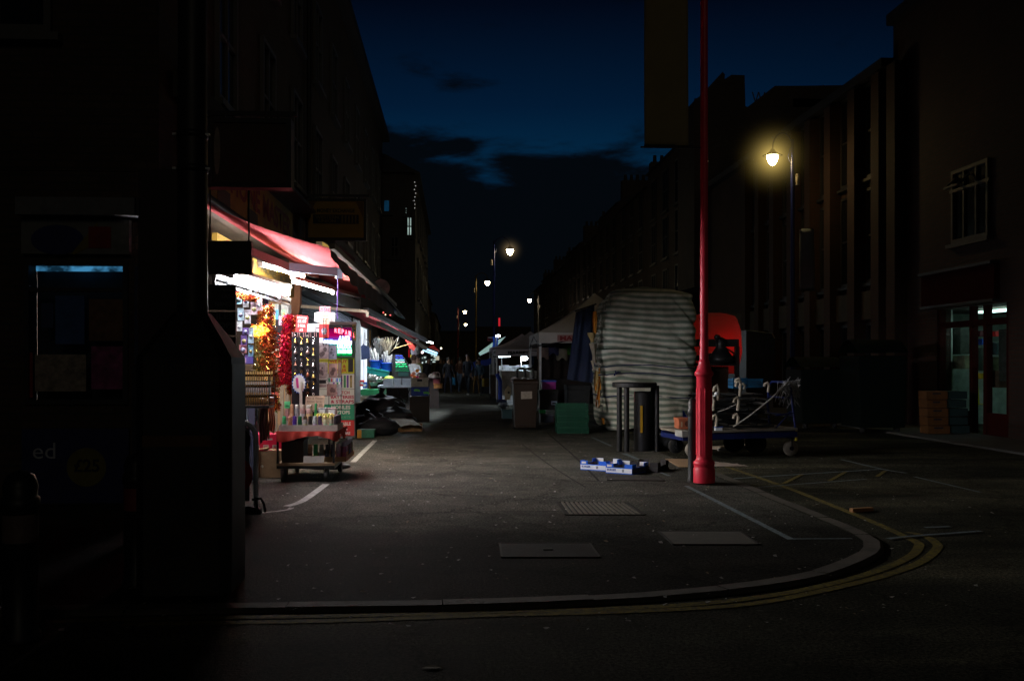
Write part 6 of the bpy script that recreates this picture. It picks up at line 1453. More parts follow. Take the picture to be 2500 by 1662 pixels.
q.tube([(x0_, c.y, zb), (c.x, c.y, zb)], .012, 6); q.build('banner_arm', black, T); q = MB(); q.tube([(x0_, c.y, zb + 2.6), (c.x, c.y, zb + 2.6)], .012, 6); q.build('banner_arm', black, T)
T2 = thing('hanging_banner', 'long narrow olive-brown banner hung from the red column', 'banner', (X_(1626, c.y), c.y, zb))
bx0, bx1 = X_(1573, c.y), X_(1680, c.y)
q = MB(); q.grid(lambda i, j: Vector((bx0 + (bx1-bx0)*i, c.y + .018*math.sin(i*5 + j*4) + .012*nz(i*3, j*8, 2), zb + .02 + 2.57*j)), 14, 50); q.build('cloth', M('banner_olive', (0.30, 0.24, 0.11), .8, .12, 2), T2, solid=.004)
for k, ch in enumerate('MARKET'[::-1]):
    pass
q = MB(); q.tube([(bx0, c.y, zb + .02), (bx1, c.y, zb + .02)], .016, 6); q.build('hem_pole', black, T2)
bollard('plain dark slim bollard standing just left of the red column', 1691, 1176, .058, 1.0, black, None)
# litter bin with canopy
cb = G(1556, 1103); by = cb.y + .25; s_ = by/FPX
T = thing('litter_bin', 'black canopied litter bin on posts with a yellow ash strip', 'litter bin', (cb.x, by, 0))
ztop = P(1556, 933, by).z; rx_ = 55*s_; ry_ = .34
q = MB(); n = 28; vs = []
for z, k in ((ztop - .08, .95), (ztop - .07, 1), (ztop - .012, 1), (ztop, .95)):
    vs += [(cb.x + rx_*k*math.cos(2*math.pi*i/n), by + ry_*k*math.sin(2*math.pi*i/n), z) for i in range(n)]
q.add(vs, [(a*n+i, a*n+(i+1) % n, (a+1)*n+(i+1) % n, (a+1)*n+i) for a in range(3) for i in range(n)] + [tuple(range(n-1, -1, -1)), tuple(range(3*n, 4*n))]); q.build('canopy', M('bin_black', (0.006, 0.006, 0.007), .55, .3), T)
for u, dy in ((1512, -.14), (1530, -.2), (1604, -.12), (1594, .18)):
    x = X_(u, by + dy); q = MB(); q.tube([(x, by + dy, 0), (x, by + dy, ztop - .05)], .042 if u in (1512, 1530) else .036, 14); q.build('post', M('bin_black', (0.006, 0.006, 0.007), .55, .3), T)
q = MB(); q.lathe([(.15, .0), (.15, .93), (.14, .95), (.001, .96)], (X_(1570, by), by, 0), 20); q.build('container', M('bin_black', (0.006, 0.006, 0.007), .55, .3), T)
x = X_(1566, by - .16); q = MB(); q.bb(x - .019, by - .163, P(1566, 1056, by - .16).z, x + .019, by - .148, P(1566, 990, by - .16).z); q.build('ash_strip', M('strip_amber', (0.5, 0.28, 0.015), .5, .15), T)
q = MB(); x2 = X_(1552, by - .14); q.bb(x2 - .03, by - .146, P(1550, 980, by).z, x2 - .012, by - .14, P(1550, 955, by).z); q.build('notice', M('notice_rose', (0.25, 0.1, 0.1), .6), T)
# blue fruit trays
def fruit_tray(label, u, v, rz, dark=False, word=True):
    c = G(u, v); T = thing('fruit_tray', label, 'fruit tray', c, 'open fruit trays on the ground', rz)
    w_, d_, h_ = .38, .44, .10; t = .006
    out = M('tray_dark', (0.03, 0.026, 0.028), .8, .4, 8) if dark else M('tray_blue', (0.012, 0.13, 0.72), .6, .1, 6)
    q = MB()
    q.bb(0, 0, 0, w_, d_, t)
    for x0_, y0_, x1_, y1_ in ((0, 0, w_, t), (0, d_ - t, w_, d_), (0, t, t, d_ - t), (w_ - t, t, w_, d_ - t)): q.bb(x0_, y0_, t, x1_, y1_, h_ - .02)
    for cx, cy in ((0, 0), (w_, 0), (0, d_), (w_, d_)):
        sx, sy = (1 if cx == 0 else -1), (1 if cy == 0 else -1)
        q.bb(cx, cy, h_ - .02, cx + sx*.11, cy + sy*t, h_ + .025); q.bb(cx, cy + sy*t, h_ - .02, cx + sx*t, cy + sy*.11, h_ + .025)
    q.build('tray', out, T, local=True)
    pc_ = M('tray_panel_dark', (0.05, 0.045, 0.045), .8) if dark else M('tray_panel', (0.8, 0.83, 0.88), .7, .06)
    q = MB(); q.bb(.004, -.002, .012, w_ - .004, -.0005, .07); q.build('front_panel', pc_, T, local=True)
    q = MB(); q.bb(w_ + .0005, .005, .012, w_ + .002, d_ - .01, .07); q.build('side_panel', M('tray_side_dim', (0.12, 0.13, 0.2), .7) if not dark else pc_, T, local=True)
    q = MB()
    for x0_ in (t + .0005, w_ - t - .002): q.bb(x0_, t, t, x0_ + .0015, d_ - t, h_ - .025)
    q.bb(t + .002, d_ - t - .002, t, w_ - t - .002, d_ - t - .0005, h_ - .022); q.build('lining', card, T, local=True)
    for cx in (0.007, w_ - .117):
        q = MB(); q.bb(cx, d_ - t - .004, h_ - .06, cx + .11, d_ - t - .0022, h_ + .024); q.build('corner_flap', paper if not dark else pc_, T, local=True)
    if word and not dark:
        text('BORGER', (.088, -.0035, .048), EX, EZ, .13, .03, M('tray_word_blue', (0.01, 0.05, 0.32), .6), T, bold=.03, local=True)
        q = MB(); q.bb(.02, -.003, .085, .085, -.0012, .112); q.build('corner_label', paper, T, local=True)
        q = MB(); q.bb(.235, -.0035, .025, .265, -.0025, .06); q.build('barcode', M('barcode_grey', (0.3, 0.32, 0.36), .7, .9, 200), T, local=True)
    return T
fruit_tray('blue fruit tray with a white lettered front, left one of the two', 1417, 1146, math.radians(-36))
fruit_tray('blue fruit tray with a white lettered front, nearest the litter of foil', 1479, 1154, math.radians(-38))
fruit_tray('dark fruit tray behind the two blue ones', 1538, 1150, math.radians(-30), True)
T = thing('foil_wrapper', 'crumpled gold-glinting wrapper beside the dark fruit tray', 'wrapper', G(1615, 1148)); q = MB()
c = G(1615, 1146)
for k in range(70):
    p = c + Vector((R.uniform(-.11, .1), R.uniform(-.08, .08), .005 + R.random()*.035)); d = Vector((R.uniform(-1, 1), R.uniform(-1, 1), R.uniform(-.6, .6)))*.025; e = Vector((R.uniform(-1, 1), R.uniform(-1, 1), R.uniform(-.4, .6)))*.018; q.add([p - d, p + e, p + d], [(0, 1, 2)])
q.build('wrapper', M('wrapper_foil', (0.5, 0.42, 0.2), .18, .5, 50, metal=.8), T)
bag('crumpled clear plastic bag on the ground beside the litter bin', 1618, 1094, 16.2, .15, M('plastic_clear', (0.25, 0.26, 0.26), .15, .4, 12, spec=.7), (1.2, 1, .9), 3)
T = thing('flat_cardboard', 'flattened brown cardboard on the ground left of the slim bollard', 'cardboard', G(1655, 1130)); q = MB(); q.prism([G(u, v) + EZ*.004 for u, v in ((1624, 1121), (1690, 1122), (1690, 1141), (1658, 1141))], (0, 0, .008)); q.build('sheet', card, T)
T = thing('flat_cardboard', 'pale flattened card and film on the ground right of the red column', 'cardboard', G(1775, 1138)); q = MB()
c = G(1778, 1136)
q.grid(lambda i, j: Vector((c.x - .25 + .5*i - .1*j, c.y - .14 + .3*j, .006 + max(0, .022*nz(i*5, j*4, 1)) + (.05*(1-i) if j > .5 else 0))), 12, 8); q.build('sheet', M('film_pale', (0.42, 0.34, 0.28), .35, .3, 8), T)
T = thing('timber_offcut', 'short orange timber offcut lying on the road to the right', 'timber', GR(2105, 1250)); a, b = GR(2078, 1250), GR(2128, 1247); q = MB(); q.beam(a + EZ*.02, b + EZ*.02, .05, .035); q.build('offcut', M('offcut_orange', (0.35, 0.17, 0.06), .8), T)
T = thing('leaf', 'dry leaf lying on the road at the bottom of the picture', 'leaf', GR(1056, 1630)); c = GR(1056, 1631); q = MB(); q.grid(lambda i, j: c + Vector(((i-.5)*.10, (j-.5)*.05*math.sin(math.pi*min(1, i + .02)), .004 + .012*math.sin(i*3)*abs(j-.5))), 8, 4); q.build('blade', M('leaf_dry', (0.16, 0.13, 0.07), .8), T)
T = thing('weed', 'small green weed at the foot of the red column', 'weed', G(1689, 1178)); q = MB(); c = G(1693, 1180)
for k in range(16):
    an = R.random()*6.28; d = Vector((math.cos(an)*.05, math.sin(an)*.03, .02 + R.random()*.04)); s2 = Vector((-math.sin(an), math.cos(an), 0))*.007; q.add([c, c + d*.6 + s2, c + d, c + d*.6 - s2], [(0, 1, 2, 3)])
q.build('leaves', M('weed_green', (0.06, 0.1, 0.03), .7), T)
# orange fruit carton on grey crate, left of the bollard
def face_print(T, a, b, Y):
    q = MB(); cx, cz = (a.x+b.x)/2, (a.z+b.z)/2; q.add([(cx + .045*math.cos(t*.4189), Y - .012, cz + .045*math.sin(t*.4189)) for t in range(15)], [tuple(range(15))]); q.build('round_print', M('print_umber', (0.1, 0.03, 0.015), .7), T)
    q = MB()
    for k in (-1, 1): q.bb(cx + k*.09 - .012, Y - .011, a.z + .03, cx + k*.09 + .012, Y - .0095, b.z - .05)
    q.build('stripe_print', M('print_cream', (0.5, 0.35, 0.22), .7), T)
solidbox('fruit_carton', 'orange-red fruit carton standing on the grey crate end of the flatbed', 1657, 1700, 1021, 1047, 14.6, .3, M('carton_orange', (0.45, 0.13, 0.06), .75, .2, 10), 'fruit carton', face_print)
T = thing('blue_wrapper', 'blue wrapper poking out of the orange fruit carton', 'wrapper', P(1678, 1022, 14.7)); q = MB(); c = P(1678, 1020, 14.7); q.grid(lambda i, j: c + Vector(((i-.5)*.14, .04*math.sin(i*5), .05*j*(1 + math.sin(i*6 + 1)) + .01)), 10, 5); q.build('wrapper', M('wrapper_blue', (0.01, 0.06, 0.45), .5), T)
# ---- flatbed barrow loaded with stall frames
FB = thing('flatbed_barrow', 'blue flatbed barrow with an upright end frame, parked right of the red column', 'barrow', (3.6, 14.9, 0))
L0, L1 = P(1668, 1058, 14.5), P(1948, 1044, 14.75)
ax = (Vector((L1.x, L1.y, 0)) - Vector((L0.x, L0.y, 0))).normalized(); ay = Vector((-ax.y, ax.x, 0)); dz = .40
def fb(x, y_, z): return Vector((L0.x, L0.y, 0)) + ax*x + ay*y_ + EZ*z
LN = (Vector((L1.x, L1.y, 0)) - Vector((L0.x, L0.y, 0))).length
bluef = M('barrow_blue', (0.008, 0.016, 0.10), .45, .2)
q = MB(); q.prism([fb(0, 0, dz - .03), fb(LN, 0, dz), fb(LN, 1.0, dz), fb(0, 1.0, dz - .03)], (0, 0, .035)); q.build('deck', M('deck_weathered', (0.24, 0.21, 0.17), .8, .35, 7, bump=.2), FB)
q = MB(); q.beam(fb(0, .04, dz - .09), fb(LN, .04, dz - .06), .05, .09); q.beam(fb(0, .94, dz - .09), fb(LN, .94, dz - .06), .05, .09)
for x in (.02, LN/2, LN - .05): q.beam(fb(x, 0.07, dz - .1), fb(x, .91, dz - .1), .05, .07)
q.build('chassis', bluef, FB)
q = MB(); q.prism([fb(-.02, -.012, dz - .08), fb(.26, -.012, dz - .07), fb(.26, -.012, dz + .03), fb(-.02, -.012, dz + .01)], ay*.3); q.build('end_block', M('end_block_grey', (0.36, 0.36, 0.33), .7), FB)
def wheel(x, y_, r, m_):
    c = fb(x, y_, r + .004); q = MB(); n = 20; vs = []
    for rr, o in ((.3*r, -.035), (.85*r, -.035), (r, -.02), (r, .02), (.85*r, .035), (.3*r, .035)):
        vs += [c + ax*(rr*math.cos(2*math.pi*k/n)) + EZ*(rr*math.sin(2*math.pi*k/n)) + ay*o for k in range(n)]
    q.add(vs, [(a*n+k, a*n+(k+1) % n, (a+1)*n+(k+1) % n, (a+1)*n+k) for a in range(5) for k in range(n)], True); w_ = q.build('wheel', m_, FB)
    q = MB(); q.beam(c - ay*.045, c - ay*.045 + EZ*(dz - r - .1), .03, .012); q.beam(c + ay*.045, c + ay*.045 + EZ*(dz - r - .1), .03, .012); q.tube([c - ay*.05, c + ay*.05], r*.3, 8); q.build('fork', darkmetal, w_)
wheel(LN - .06, .12, .115, M('wheel_pale', (0.26, 0.23, 0.19), .7)); wheel(LN - .45, .5, .17, rubber); wheel(LN - .68, .8, .17, rubber); wheel(.2, .12, .12, M('wheel_pale', (0.26, 0.23, 0.19), .7)); wheel(.2, .85, .12, rubber)
q = MB(); ex = LN - .03
tops = [fb(ex, .1, 1.0), fb(ex, .85, 1.0)]
q.tube([fb(ex + .02, .04, dz - .06), fb(ex - .03, .06, .78), fb(ex - .03, .1, 1.02), fb(ex - .03, .2, 1.12), fb(ex - .03, .75, 1.12), fb(ex - .03, .85, 1.02), fb(ex - .03, .9, .78), fb(ex + .02, .92, dz - .06)], .02, 8)
for z in (.62, .88): q.tube([fb(ex - .02, .06, z), fb(ex - .02, .9, z)], .014, 6)
q.tube([fb(ex - .33, .06, dz), fb(ex - .06, .06, .68)], .012, 6); q.tube([fb(ex - .3, .05, .62), fb(ex - .02, .05, .66)], .014, 6)
q.build('end_frame', bluef, FB)
q = MB(); q.tube([fb(ex + .02, .04, dz - .16), fb(ex + .02, .04, dz + .0)], .022, 8); q.build('yellow_sleeve', yellowp, FB)
# load
ST = thing('frame_stack', 'stack of dark folded stall frames roped on the flatbed barrow', 'stall frames', fb(.9, .5, dz + .01))
fm_ = M('frame_dark', (0.03, 0.032, 0.033), .4, .4, 6, metal=.6)
for k in range(7):
    q = MB(); z = dz + .06 + .075*k
    for y_ in (.08, .3, .55, .8): q.beam(fb(.42 + R.uniform(-.05, .12), y_, z), fb(1.45 + R.uniform(-.2, .12) - .03*k, y_ + R.uniform(-.05, .05), z + R.uniform(-.03, .05)), .03, .03)
    for x in (.55, .8, 1.1, 1.35): q.beam(fb(x + R.uniform(-.1, .1), .05, z + .03), fb(x + R.uniform(-.1, .1), .9, z + .03), .025, .025)
    q.build('frame_bundle', fm_, ST)
endm = M('pipe_end_cream', (0.48, 0.42, 0.32), .6, .2, 12)
def hoop(x, y_, z, h, w_=.05):
    q = MB(); q.tube([fb(x, y_, z), fb(x + .01, y_ - .01, z + h*.7), fb(x - w_*.35, y_ - .01, z + h), fb(x - w_, y_, z + h*.85), fb(x - w_*1.1, y_ + .01, z + h*.6)], .022, 8); q.build('bent_leg', endm, ST)
for u, v, h in ((1741, 990, .22), (1752, 965, .22), (1748, 1030, .18), (1806, 955, .23), (1801, 990, .20), (1800, 1025, .16), (1805, 935, .14), (1875, 945, .14), (1816, 938, .08)):
    p = P(u, v + 12, 14.35); d = p - Vector((L0.x, L0.y, 0)); hoop(d.dot(ax), d.dot(ay), p.z, h)
q = MB(); q.tube([P(1790, 1042, 14.3), P(1830, 1015, 14.28), P(1880, 975, 14.3), P(1925, 932, 14.5), P(1938, 938, 14.7)], .012, 6); q.tube([P(1752, 1005, 14.3), P(1775, 998, 14.28), P(1798, 986, 14.3)], .008, 6); q.build('rope', M('rope_grey', (0.34, 0.32, 0.28), .9), ST)
q = MB()
for k in range(60):
    p0 = P(1928 + R.uniform(-12, 14), 936 + R.uniform(-8, 10), 14.9); q.tube([p0, p0 + Vector((R.uniform(-.12, .1), R.uniform(-.1, .1), R.uniform(-.1, .06))), p0 + Vector((R.uniform(-.2, .14), R.uniform(-.1, .1), R.uniform(-.34, -.05)))], .006, 5)
q.build('cord_tangle', M('cord_pale', (0.3, 0.29, 0.28), .8), ST)
q = MB(); p = P(1848, 984, 14.3); q.grid(lambda i, j: p + Vector(((i-.5)*.22, 0.02*j, .02*math.sin(i*3) - .03*j*i)), 8, 3); q.build('rag', M('rag_grey', (0.3, 0.28, 0.25), .8), ST)
for lb, u0, u1, v0, v1 in (('dark blue plastic crate on the roped frames, left one', 1790, 1824, 923, 948), ('dark blue plastic crate on the roped frames, right one', 1822, 1862, 925, 946)):
    a, b = P(u0, v1, 14.5), P(u1, v0, 14.5); T = thing('plastic_crate', lb, 'crate', (a+b)/2); q = MB(); t = .012; Y = 14.5; d_ = .28
    q.bb(a.x, Y, a.z, b.x, Y + d_, a.z + t)
    for k in range(3): z0 = a.z + t + (b.z - a.z - t)*k/3; z1 = z0 + (b.z-a.z)/3*.72; q.bb(a.x, Y, z0, b.x, Y + t, z1); q.bb(a.x, Y + d_ - t, z0, b.x, Y + d_, z1); q.bb(a.x, Y + t, z0, a.x + t, Y + d_ - t, z1); q.bb(b.x - t, Y + t, z0, b.x, Y + d_ - t, z1)
    for x in (a.x + t/2, b.x - t/2): q.bb(x - t/2 - .002, Y - .003, a.z + t, x + t/2 + .002, Y + t + .003, b.z)
    q.build('crate', M('crate_blue_teal', (0.01, 0.10, 0.22), .5, .2), T)
    q = MB(); q.bb(a.x - .006, Y - .006, b.z - .015, b.x + .006, Y + .01, b.z + .004); q.build('rim', M('crate_blue_teal', (0.01, 0.10, 0.22), .5, .2), T)
T = thing('white_tag', 'small white glossy packet on the barrow deck', 'packet', P(1754, 1047, 14.35)); q = MB(); p = P(1754, 1047, 14.35); q.box(p, (.11, .06, .05)); q.build('packet', M('packet_white', (0.75, 0.8, 0.9), .25), T, .006); q = MB(); q.box(p + EZ*.03, (.12, .07, .01)); q.build('flap', bluep, T)
T = thing('white_tag', 'white blob of film on the nearest bent pipe of the load', 'packet', P(1749, 960, 14.3)); q = MB(); q.ball(P(1749, 961, 14.25), .035, 8, (1, 1, .8)); q.build('film', M('packet_white', (0.75, 0.8, 0.9), .25), T); q = MB(); q.ball(P(1745, 966, 14.26), .025, 8, (1, 1, .6)); q.build('film_tail', M('packet_white', (0.75, 0.8, 0.9), .25), T)
T = thing('timber_plank', 'pale planks lying on the ground under the barrow', 'plank', P(1790, 1098, 15.6)); q = MB(); a, b = G(1748, 1098), G(1845, 1092); q.beam(a + EZ*.03, b + EZ*.03, .2, .05); q.build('plank', M('plank_pale', (0.45, 0.36, 0.27), .75, .2, 12), T); q = MB(); q.beam(a + Vector((0, -.12, .02)), a.lerp(b, .6) + Vector((0, -.12, .02)), .02, .04); q.build('batten_strip', paper, T)
# ---- striped tarpaulin stall
tarp = bpy.data.materials.new('striped_tarpaulin'); tarp.use_nodes = True
nt = tarp.node_tree; N = nt.nodes; L = nt.links; b_ = N['Principled BSDF']
tc = N.new('ShaderNodeTexCoord'); sx = N.new('ShaderNodeSeparateXYZ'); uvn = N.new('ShaderNodeUVMap'); L.new(uvn.outputs[0], sx.inputs[0])
n1 = N.new('ShaderNodeTexNoise'); n1.inputs['Scale'].default_value = 1.6; n1.inputs['Detail'].default_value = 3; L.new(tc.outputs['Object'], n1.inputs['Vector'])
ma = N.new('ShaderNodeMath'); ma.operation = 'MULTIPLY_ADD'; ma.inputs[1].default_value = 0.02; L.new(n1.outputs['Fac'], ma.inputs[0]); L.new(sx.outputs['Y'], ma.inputs[2])
mu = N.new('ShaderNodeMath'); mu.operation = 'MULTIPLY'; mu.inputs[1].default_value = 2*math.pi/.122; L.new(ma.outputs[0], mu.inputs[0])
si = N.new('ShaderNodeMath'); si.operation = 'SINE'; L.new(mu.outputs[0], si.inputs[0])
rp = N.new('ShaderNodeValToRGB'); rp.color_ramp.elements[0].position = .34; rp.color_ramp.elements[1].position = .66
mr = N.new('ShaderNodeMapRange'); mr.inputs['From Min'].default_value = -1; L.new(si.outputs[0], mr.inputs['Value']); L.new(mr.outputs[0], rp.inputs[0])
rp.color_ramp.elements[0].color = (0.30, 0.38, 0.30, 1); rp.color_ramp.elements[1].color = (0.86, 0.85, 0.75, 1)
n2 = N.new('ShaderNodeTexNoise'); n2.inputs['Scale'].default_value = 3; n2.inputs['Detail'].default_value = 8; L.new(tc.outputs['Object'], n2.inputs['Vector'])
r2 = N.new('ShaderNodeValToRGB'); r2.color_ramp.elements[0].position = .3; r2.color_ramp.elements[1].position = .65; r2.color_ramp.elements[0].color = (.55, .52, .47, 1); L.new(n2.outputs['Fac'], r2.inputs[0])
mm = N.new('ShaderNodeMixRGB'); mm.blend_type = 'MULTIPLY'; mm.inputs[0].default_value = 1; L.new(rp.outputs[0], mm.inputs[1]); L.new(r2.outputs[0], mm.inputs[2]); L.new(mm.outputs[0], b_.inputs['Base Color'])
b_.inputs['Roughness'].default_value = .55; b_.inputs['Specular IOR Level'].default_value = .3
n3 = N.new('ShaderNodeTexNoise'); n3.inputs['Scale'].default_value = 9; n3.inputs['Detail'].default_value = 4; n3.inputs['Distortion'].default_value = 1.2; L.new(tc.outputs['Object'], n3.inputs['Vector'])
bp = N.new('ShaderNodeBump'); bp.inputs['Strength'].default_value = .5; bp.inputs['Distance'].default_value = .03; L.new(n3.outputs['Fac'], bp.inputs['Height']); L.new(bp.outputs[0], b_.inputs['Normal'])
YT = 20.3; DT = 2.1
rows = [(694, 1575, 1606), (699, 1530, 1660), (705, 1514, 1688), (713, 1504, 1700), (735, 1487, 1709), (765, 1471, 1712), (800, 1464, 1714), (845, 1462, 1714), (862, 1466, 1713), (880, 1465, 1713), (894, 1471, 1710), (905, 1466, 1712), (916, 1471, 1709), (935, 1467, 1710), (958, 1470, 1706), (985, 1473, 1700), (1010, 1475, 1694), (1030, 1477, 1688), (1044, 1484, 1660), (1050, 1492, 1640)]
TS = thing('covered_stall', 'tall market stall wrapped in green and white striped tarpaulin and tied with cord', 'market stall', (X_(1590, YT), YT + 1, 0))
def row(v):
    for (v0, a0, b0), (v1, a1, b1) in zip(rows[:-1], rows[1:]):
        if v <= v1: t = (v - v0)/(v1 - v0); return a0 + (a1-a0)*t, b0 + (b1-b0)*t
    return rows[-1][1:]
def tf(i, j):
    v = 694 + (1050 - 694)*j
    ua, ub = row(v); xa, xb = X_(ua, YT), X_(ub, YT); z = P(1600, v, YT).z
    an = i*2*math.pi - math.pi*.75; cs, sn = math.cos(an), math.sin(an)
    e = .38 if j > .06 else .38 + (.06-j)*6
    px = math.copysign(abs(cs)**e, cs); pyy = math.copysign(abs(sn)**e, sn)
    hx = (xb-xa)/2; hy_ = DT/2*min(1, .35 + j*10)
    p = Vector(((xa+xb)/2 + hx*px, YT + DT/2 + hy_*pyy, z))
    # drag folds running from the top right corner down to the left, plus crumples under the cords
    f = p.x*.55 + p.z*.9
    g = f + .35*nz(p.x*.9, p.z*.9, 4 + p.y)
    rd = 1 - abs(nz(g*3.1, (p.x*.9 - p.z*.55)*.5, 1.3 + p.y*.3))*2.2
    w_ = -.17*max(0, rd - .35)**1.4*min(1, max(0, (p.z - .9))) + .05*nz(g*1.5, p.x*.5, 3)
    if p.z < 1.75: w_ += .06*nz(p.x*3.6 + p.z*1.5, p.z*1.4, p.y*2 + 7) + .02*nz(p.x*9, p.z*4, p.y)
    n = Vector((px, pyy, 0)); n.normalize()
    p += n*w_
    p.z += .04*nz(p.x*1.2, p.y, 9) + (.03*math.sin((p.x - xa)*2.5) if j > .5 else 0)
    return p
q = MB(); NU, NV = 130, 110
q.grid(tf, NU, NV, True, True); q.add([tf(k/40, 0) for k in range(40)], [tuple(range(40))], True)
o = q.build('tarpaulin', tarp, TS)
uv = o.data.uv_layers.new(name='cloth')
def stripe_h(co):
    z = co.z; x = co.x + TS.location.x
    return z + .05*nz(x*.8 + z*.5, z*.6, 2) + .045*(x - 4) + .012*nz(x*2.4, z*1.6, 9) + (.035*nz(x*2.5, z*2.0, 5) if z < 1.75 else 0)
for lp in o.data.loops:
    co = o.data.vertices[lp.vertex_index].co; uv.data[lp.index].uv = (co.x, stripe_h(co))
ropem = M('rope_navy', (0.02, 0.03, 0.12), .8)
for v in (850, 894, 914, 968):
    ua, ub = row(v); q = MB(); pts = []
    for k in range(40):
        i = k/40; j = (v - 694)/(356)
        p = tf(i, j); c_ = Vector((X_(1590, YT), YT + DT/2, p.z)); d = (p - c_); d.z = 0; d.normalize(); pts.append(p + d*.02 + EZ*.012*math.sin(k))
    pts.append(pts[0]); q.tube(pts, .011, 5); q.build('cord', ropem if v != 850 else M('seam_dark', (0.06, 0.08, 0.06), .8), TS)
q = MB(); c = P(1503, 910, YT - .05)
for k in range(8): q.tube([c, c + Vector((R.uniform(-.06, .1), -.03, R.uniform(-.14, .05)))], .012, 5)
q.build('cord_knot', ropem, TS)
q = MB()
for x in (X_(1500, YT) + .1, X_(1640, YT)):
    for y_ in (YT + .3, YT + 1.7): q.bb(x - .04, y_, 0, x + .04, y_ + .08, .4)
q.bb(X_(1490, YT) + .1, YT + .25, .18, X_(1660, YT), YT + 1.8, .24); q.build('stall_base', M('base_wood', (0.2, 0.14, 0.09), .85), TS)
oc = [M('cloth_orange', (0.6, 0.24, 0.03), .8, .3, 6), M('cloth_stone', (0.42, 0.36, 0.28), .8, .3, 6), M('cloth_straw', (0.45, 0.33, 0.14), .8, .3, 6)]
for i, (u, v0, v1, w_, m_) in enumerate(((1452, 760, 815, 9, 0), (1444, 812, 835, 14, 2), (1449, 838, 885, 15, 1), (1463, 898, 912, 5, 0), (1462, 918, 952, 11, 0), (1461, 950, 992, 7, 0), (1456, 905, 960, 8, 2), (1472, 1020, 1035, 5, 0), (1447, 880, 905, 6, 1), (1460, 975, 996, 10, 1))):
    c = P(u, v0, YT - .02); hh = c.z - P(u, v1, YT).z; ww = w_*YT/FPX
    q = MB(); q.grid(lambda a, b: c + Vector(((a-.5)*ww*(1 + .4*math.sin(b*4 + i)) + .03*b*math.sin(i), .05*math.sin(a*6 + i), -hh*b)), 8, 8); q.build('tied_cloth', oc[m_], TS)
q = MB()
for k in range(60):
    v = R.uniform(722, 990); ua, _ = row(min(1049, v)); p = P(ua - R.uniform(0, 8), v, YT + .05); q.tube([p, p + Vector((R.uniform(-.05, .05), R.uniform(-.06, .02), R.uniform(-.14, .1)))], R.uniform(.006, .02), 5)
q.build('tied_ends', M('tied_grey', (0.30, 0.29, 0.25), .7, .5, 20), TS)
# navy sheet left of the tarp
T = thing('navy_sheet', 'navy blue sheet hanging between the white gazebo and the striped stall', 'sheet', P(1420, 930, 21.5)); Y = 21.6
def nf(i, j):
    a = P(1406, 762, Y).lerp(P(1452, 745, Y), i); b = P(1385, 926, Y).lerp(P(1452, 935, Y), i); p = a.lerp(b, j); p.y += .05*math.sin(i*14 + j*2) + .03*nz(i*4, j*3, 3); return p
q = MB(); q.grid(nf, 24, 16); q.build('sheet', M('sheet_navy', (0.018, 0.03, 0.075), .8, .2, 4), T)
q = MB(); q.tube([P(1403, 760, Y), P(1456, 742, Y)], .02, 6); q.build('pole', darkmetal, T)
# ---- gazebos
gz = M('gazebo_canvas', (0.55, 0.52, 0.48), .8, .12, 1.5, bump=.1)
def gazebo(label, x0, y0, w_, eave, peak, wordmat, word, bandmat, mcan):
    T = thing('gazebo', label, 'gazebo', (x0 + w_/2, y0 + w_/2, 0)); cx, cy = x0 + w_/2, y0 + w_/2
    cs = [(x0, y0), (x0 + w_, y0), (x0 + w_, y0 + w_), (x0, y0 + w_)]
    q = MB()
    for k in range(4):
        a, b = Vector(cs[k] + (eave,)), Vector(cs[(k+1) % 4] + (eave,)); p = Vector((cx, cy, peak))
        q.grid(lambda i, j: a.lerp(b, i).lerp(p, j) - EZ*(.16*math.sin(math.pi*j)*(.6 + .4*math.sin(math.pi*i))), 12, 10)
    q.build('canopy', mcan, T)
    q = MB(); vh = .24
    for k in range(4):
        a, b = Vector(cs[k] + (eave,)), Vector(cs[(k+1) % 4] + (eave,)); n = (b-a).cross(EZ).normalized()
        q.grid(lambda i, j: a.lerp(b, i) - EZ*(vh*j) + n*(.012*math.sin(i*30)*j), 24, 2)
    v_ = q.build('valance', mcan, T)
    if bandmat:
        q = MB(); q.bb(x0 + w_*.14, y0 - .03, eave - .20, x0 + w_*.46, y0 - .025, eave - .05); q.build('band', bandmat, v_)
    if word: text(word, (x0 + w_*.30, y0 - .034, eave - .125), EX, EZ, w_*.28, .11, wordmat, v_, bold=.04)
    for x, y_ in cs:
        q = MB(); q.beam((x + (.03 if x == x0 else -.03), y_ + (.03 if y_ == y0 else -.03), 0), (x + (.03 if x == x0 else -.03), y_ + (.03 if y_ == y0 else -.03), eave), .05, .05); q.build('leg', M('gazebo_leg', (0.6, 0.62, 0.64), .4, .1, metal=.3), T)
    q = MB()
    for k in range(4):
        a, b = Vector(cs[k] + (eave - .3,)), Vector(cs[(k+1) % 4] + (eave - .3,)); m_ = a.lerp(b, .5) + EZ*.25
        q.beam(a, m_, .02, .03); q.beam(m_, b, .02, .03)
    q.build('truss', darkmetal, T)
    return T
g1 = P(1316, 812, 22.8); pk = P(1446, 716, 24.3)
gazebo('dark-lit white gazebo with a red lettered band beside the striped stall', g1.x, 22.8, 3.0, g1.z, pk.z, M('word_dark_red', (0.28, 0.03, 0.03), .7), 'MARKETS', M('band_rose', (0.42, 0.2, 0.18), .7), gz)
g2 = P(1212, 852, 38); pk2 = P(1270, 812, 40)
gazebo('smaller pale gazebo with black lettering farther up the street', g2.x, 38.5, 2.9, g2.z, pk2.z + .05, ink, 'MARKET', None, M('gazebo_canvas_grey', (0.42, 0.38, 0.42), .8, .1))
g3 = P(1180, 850, 44)
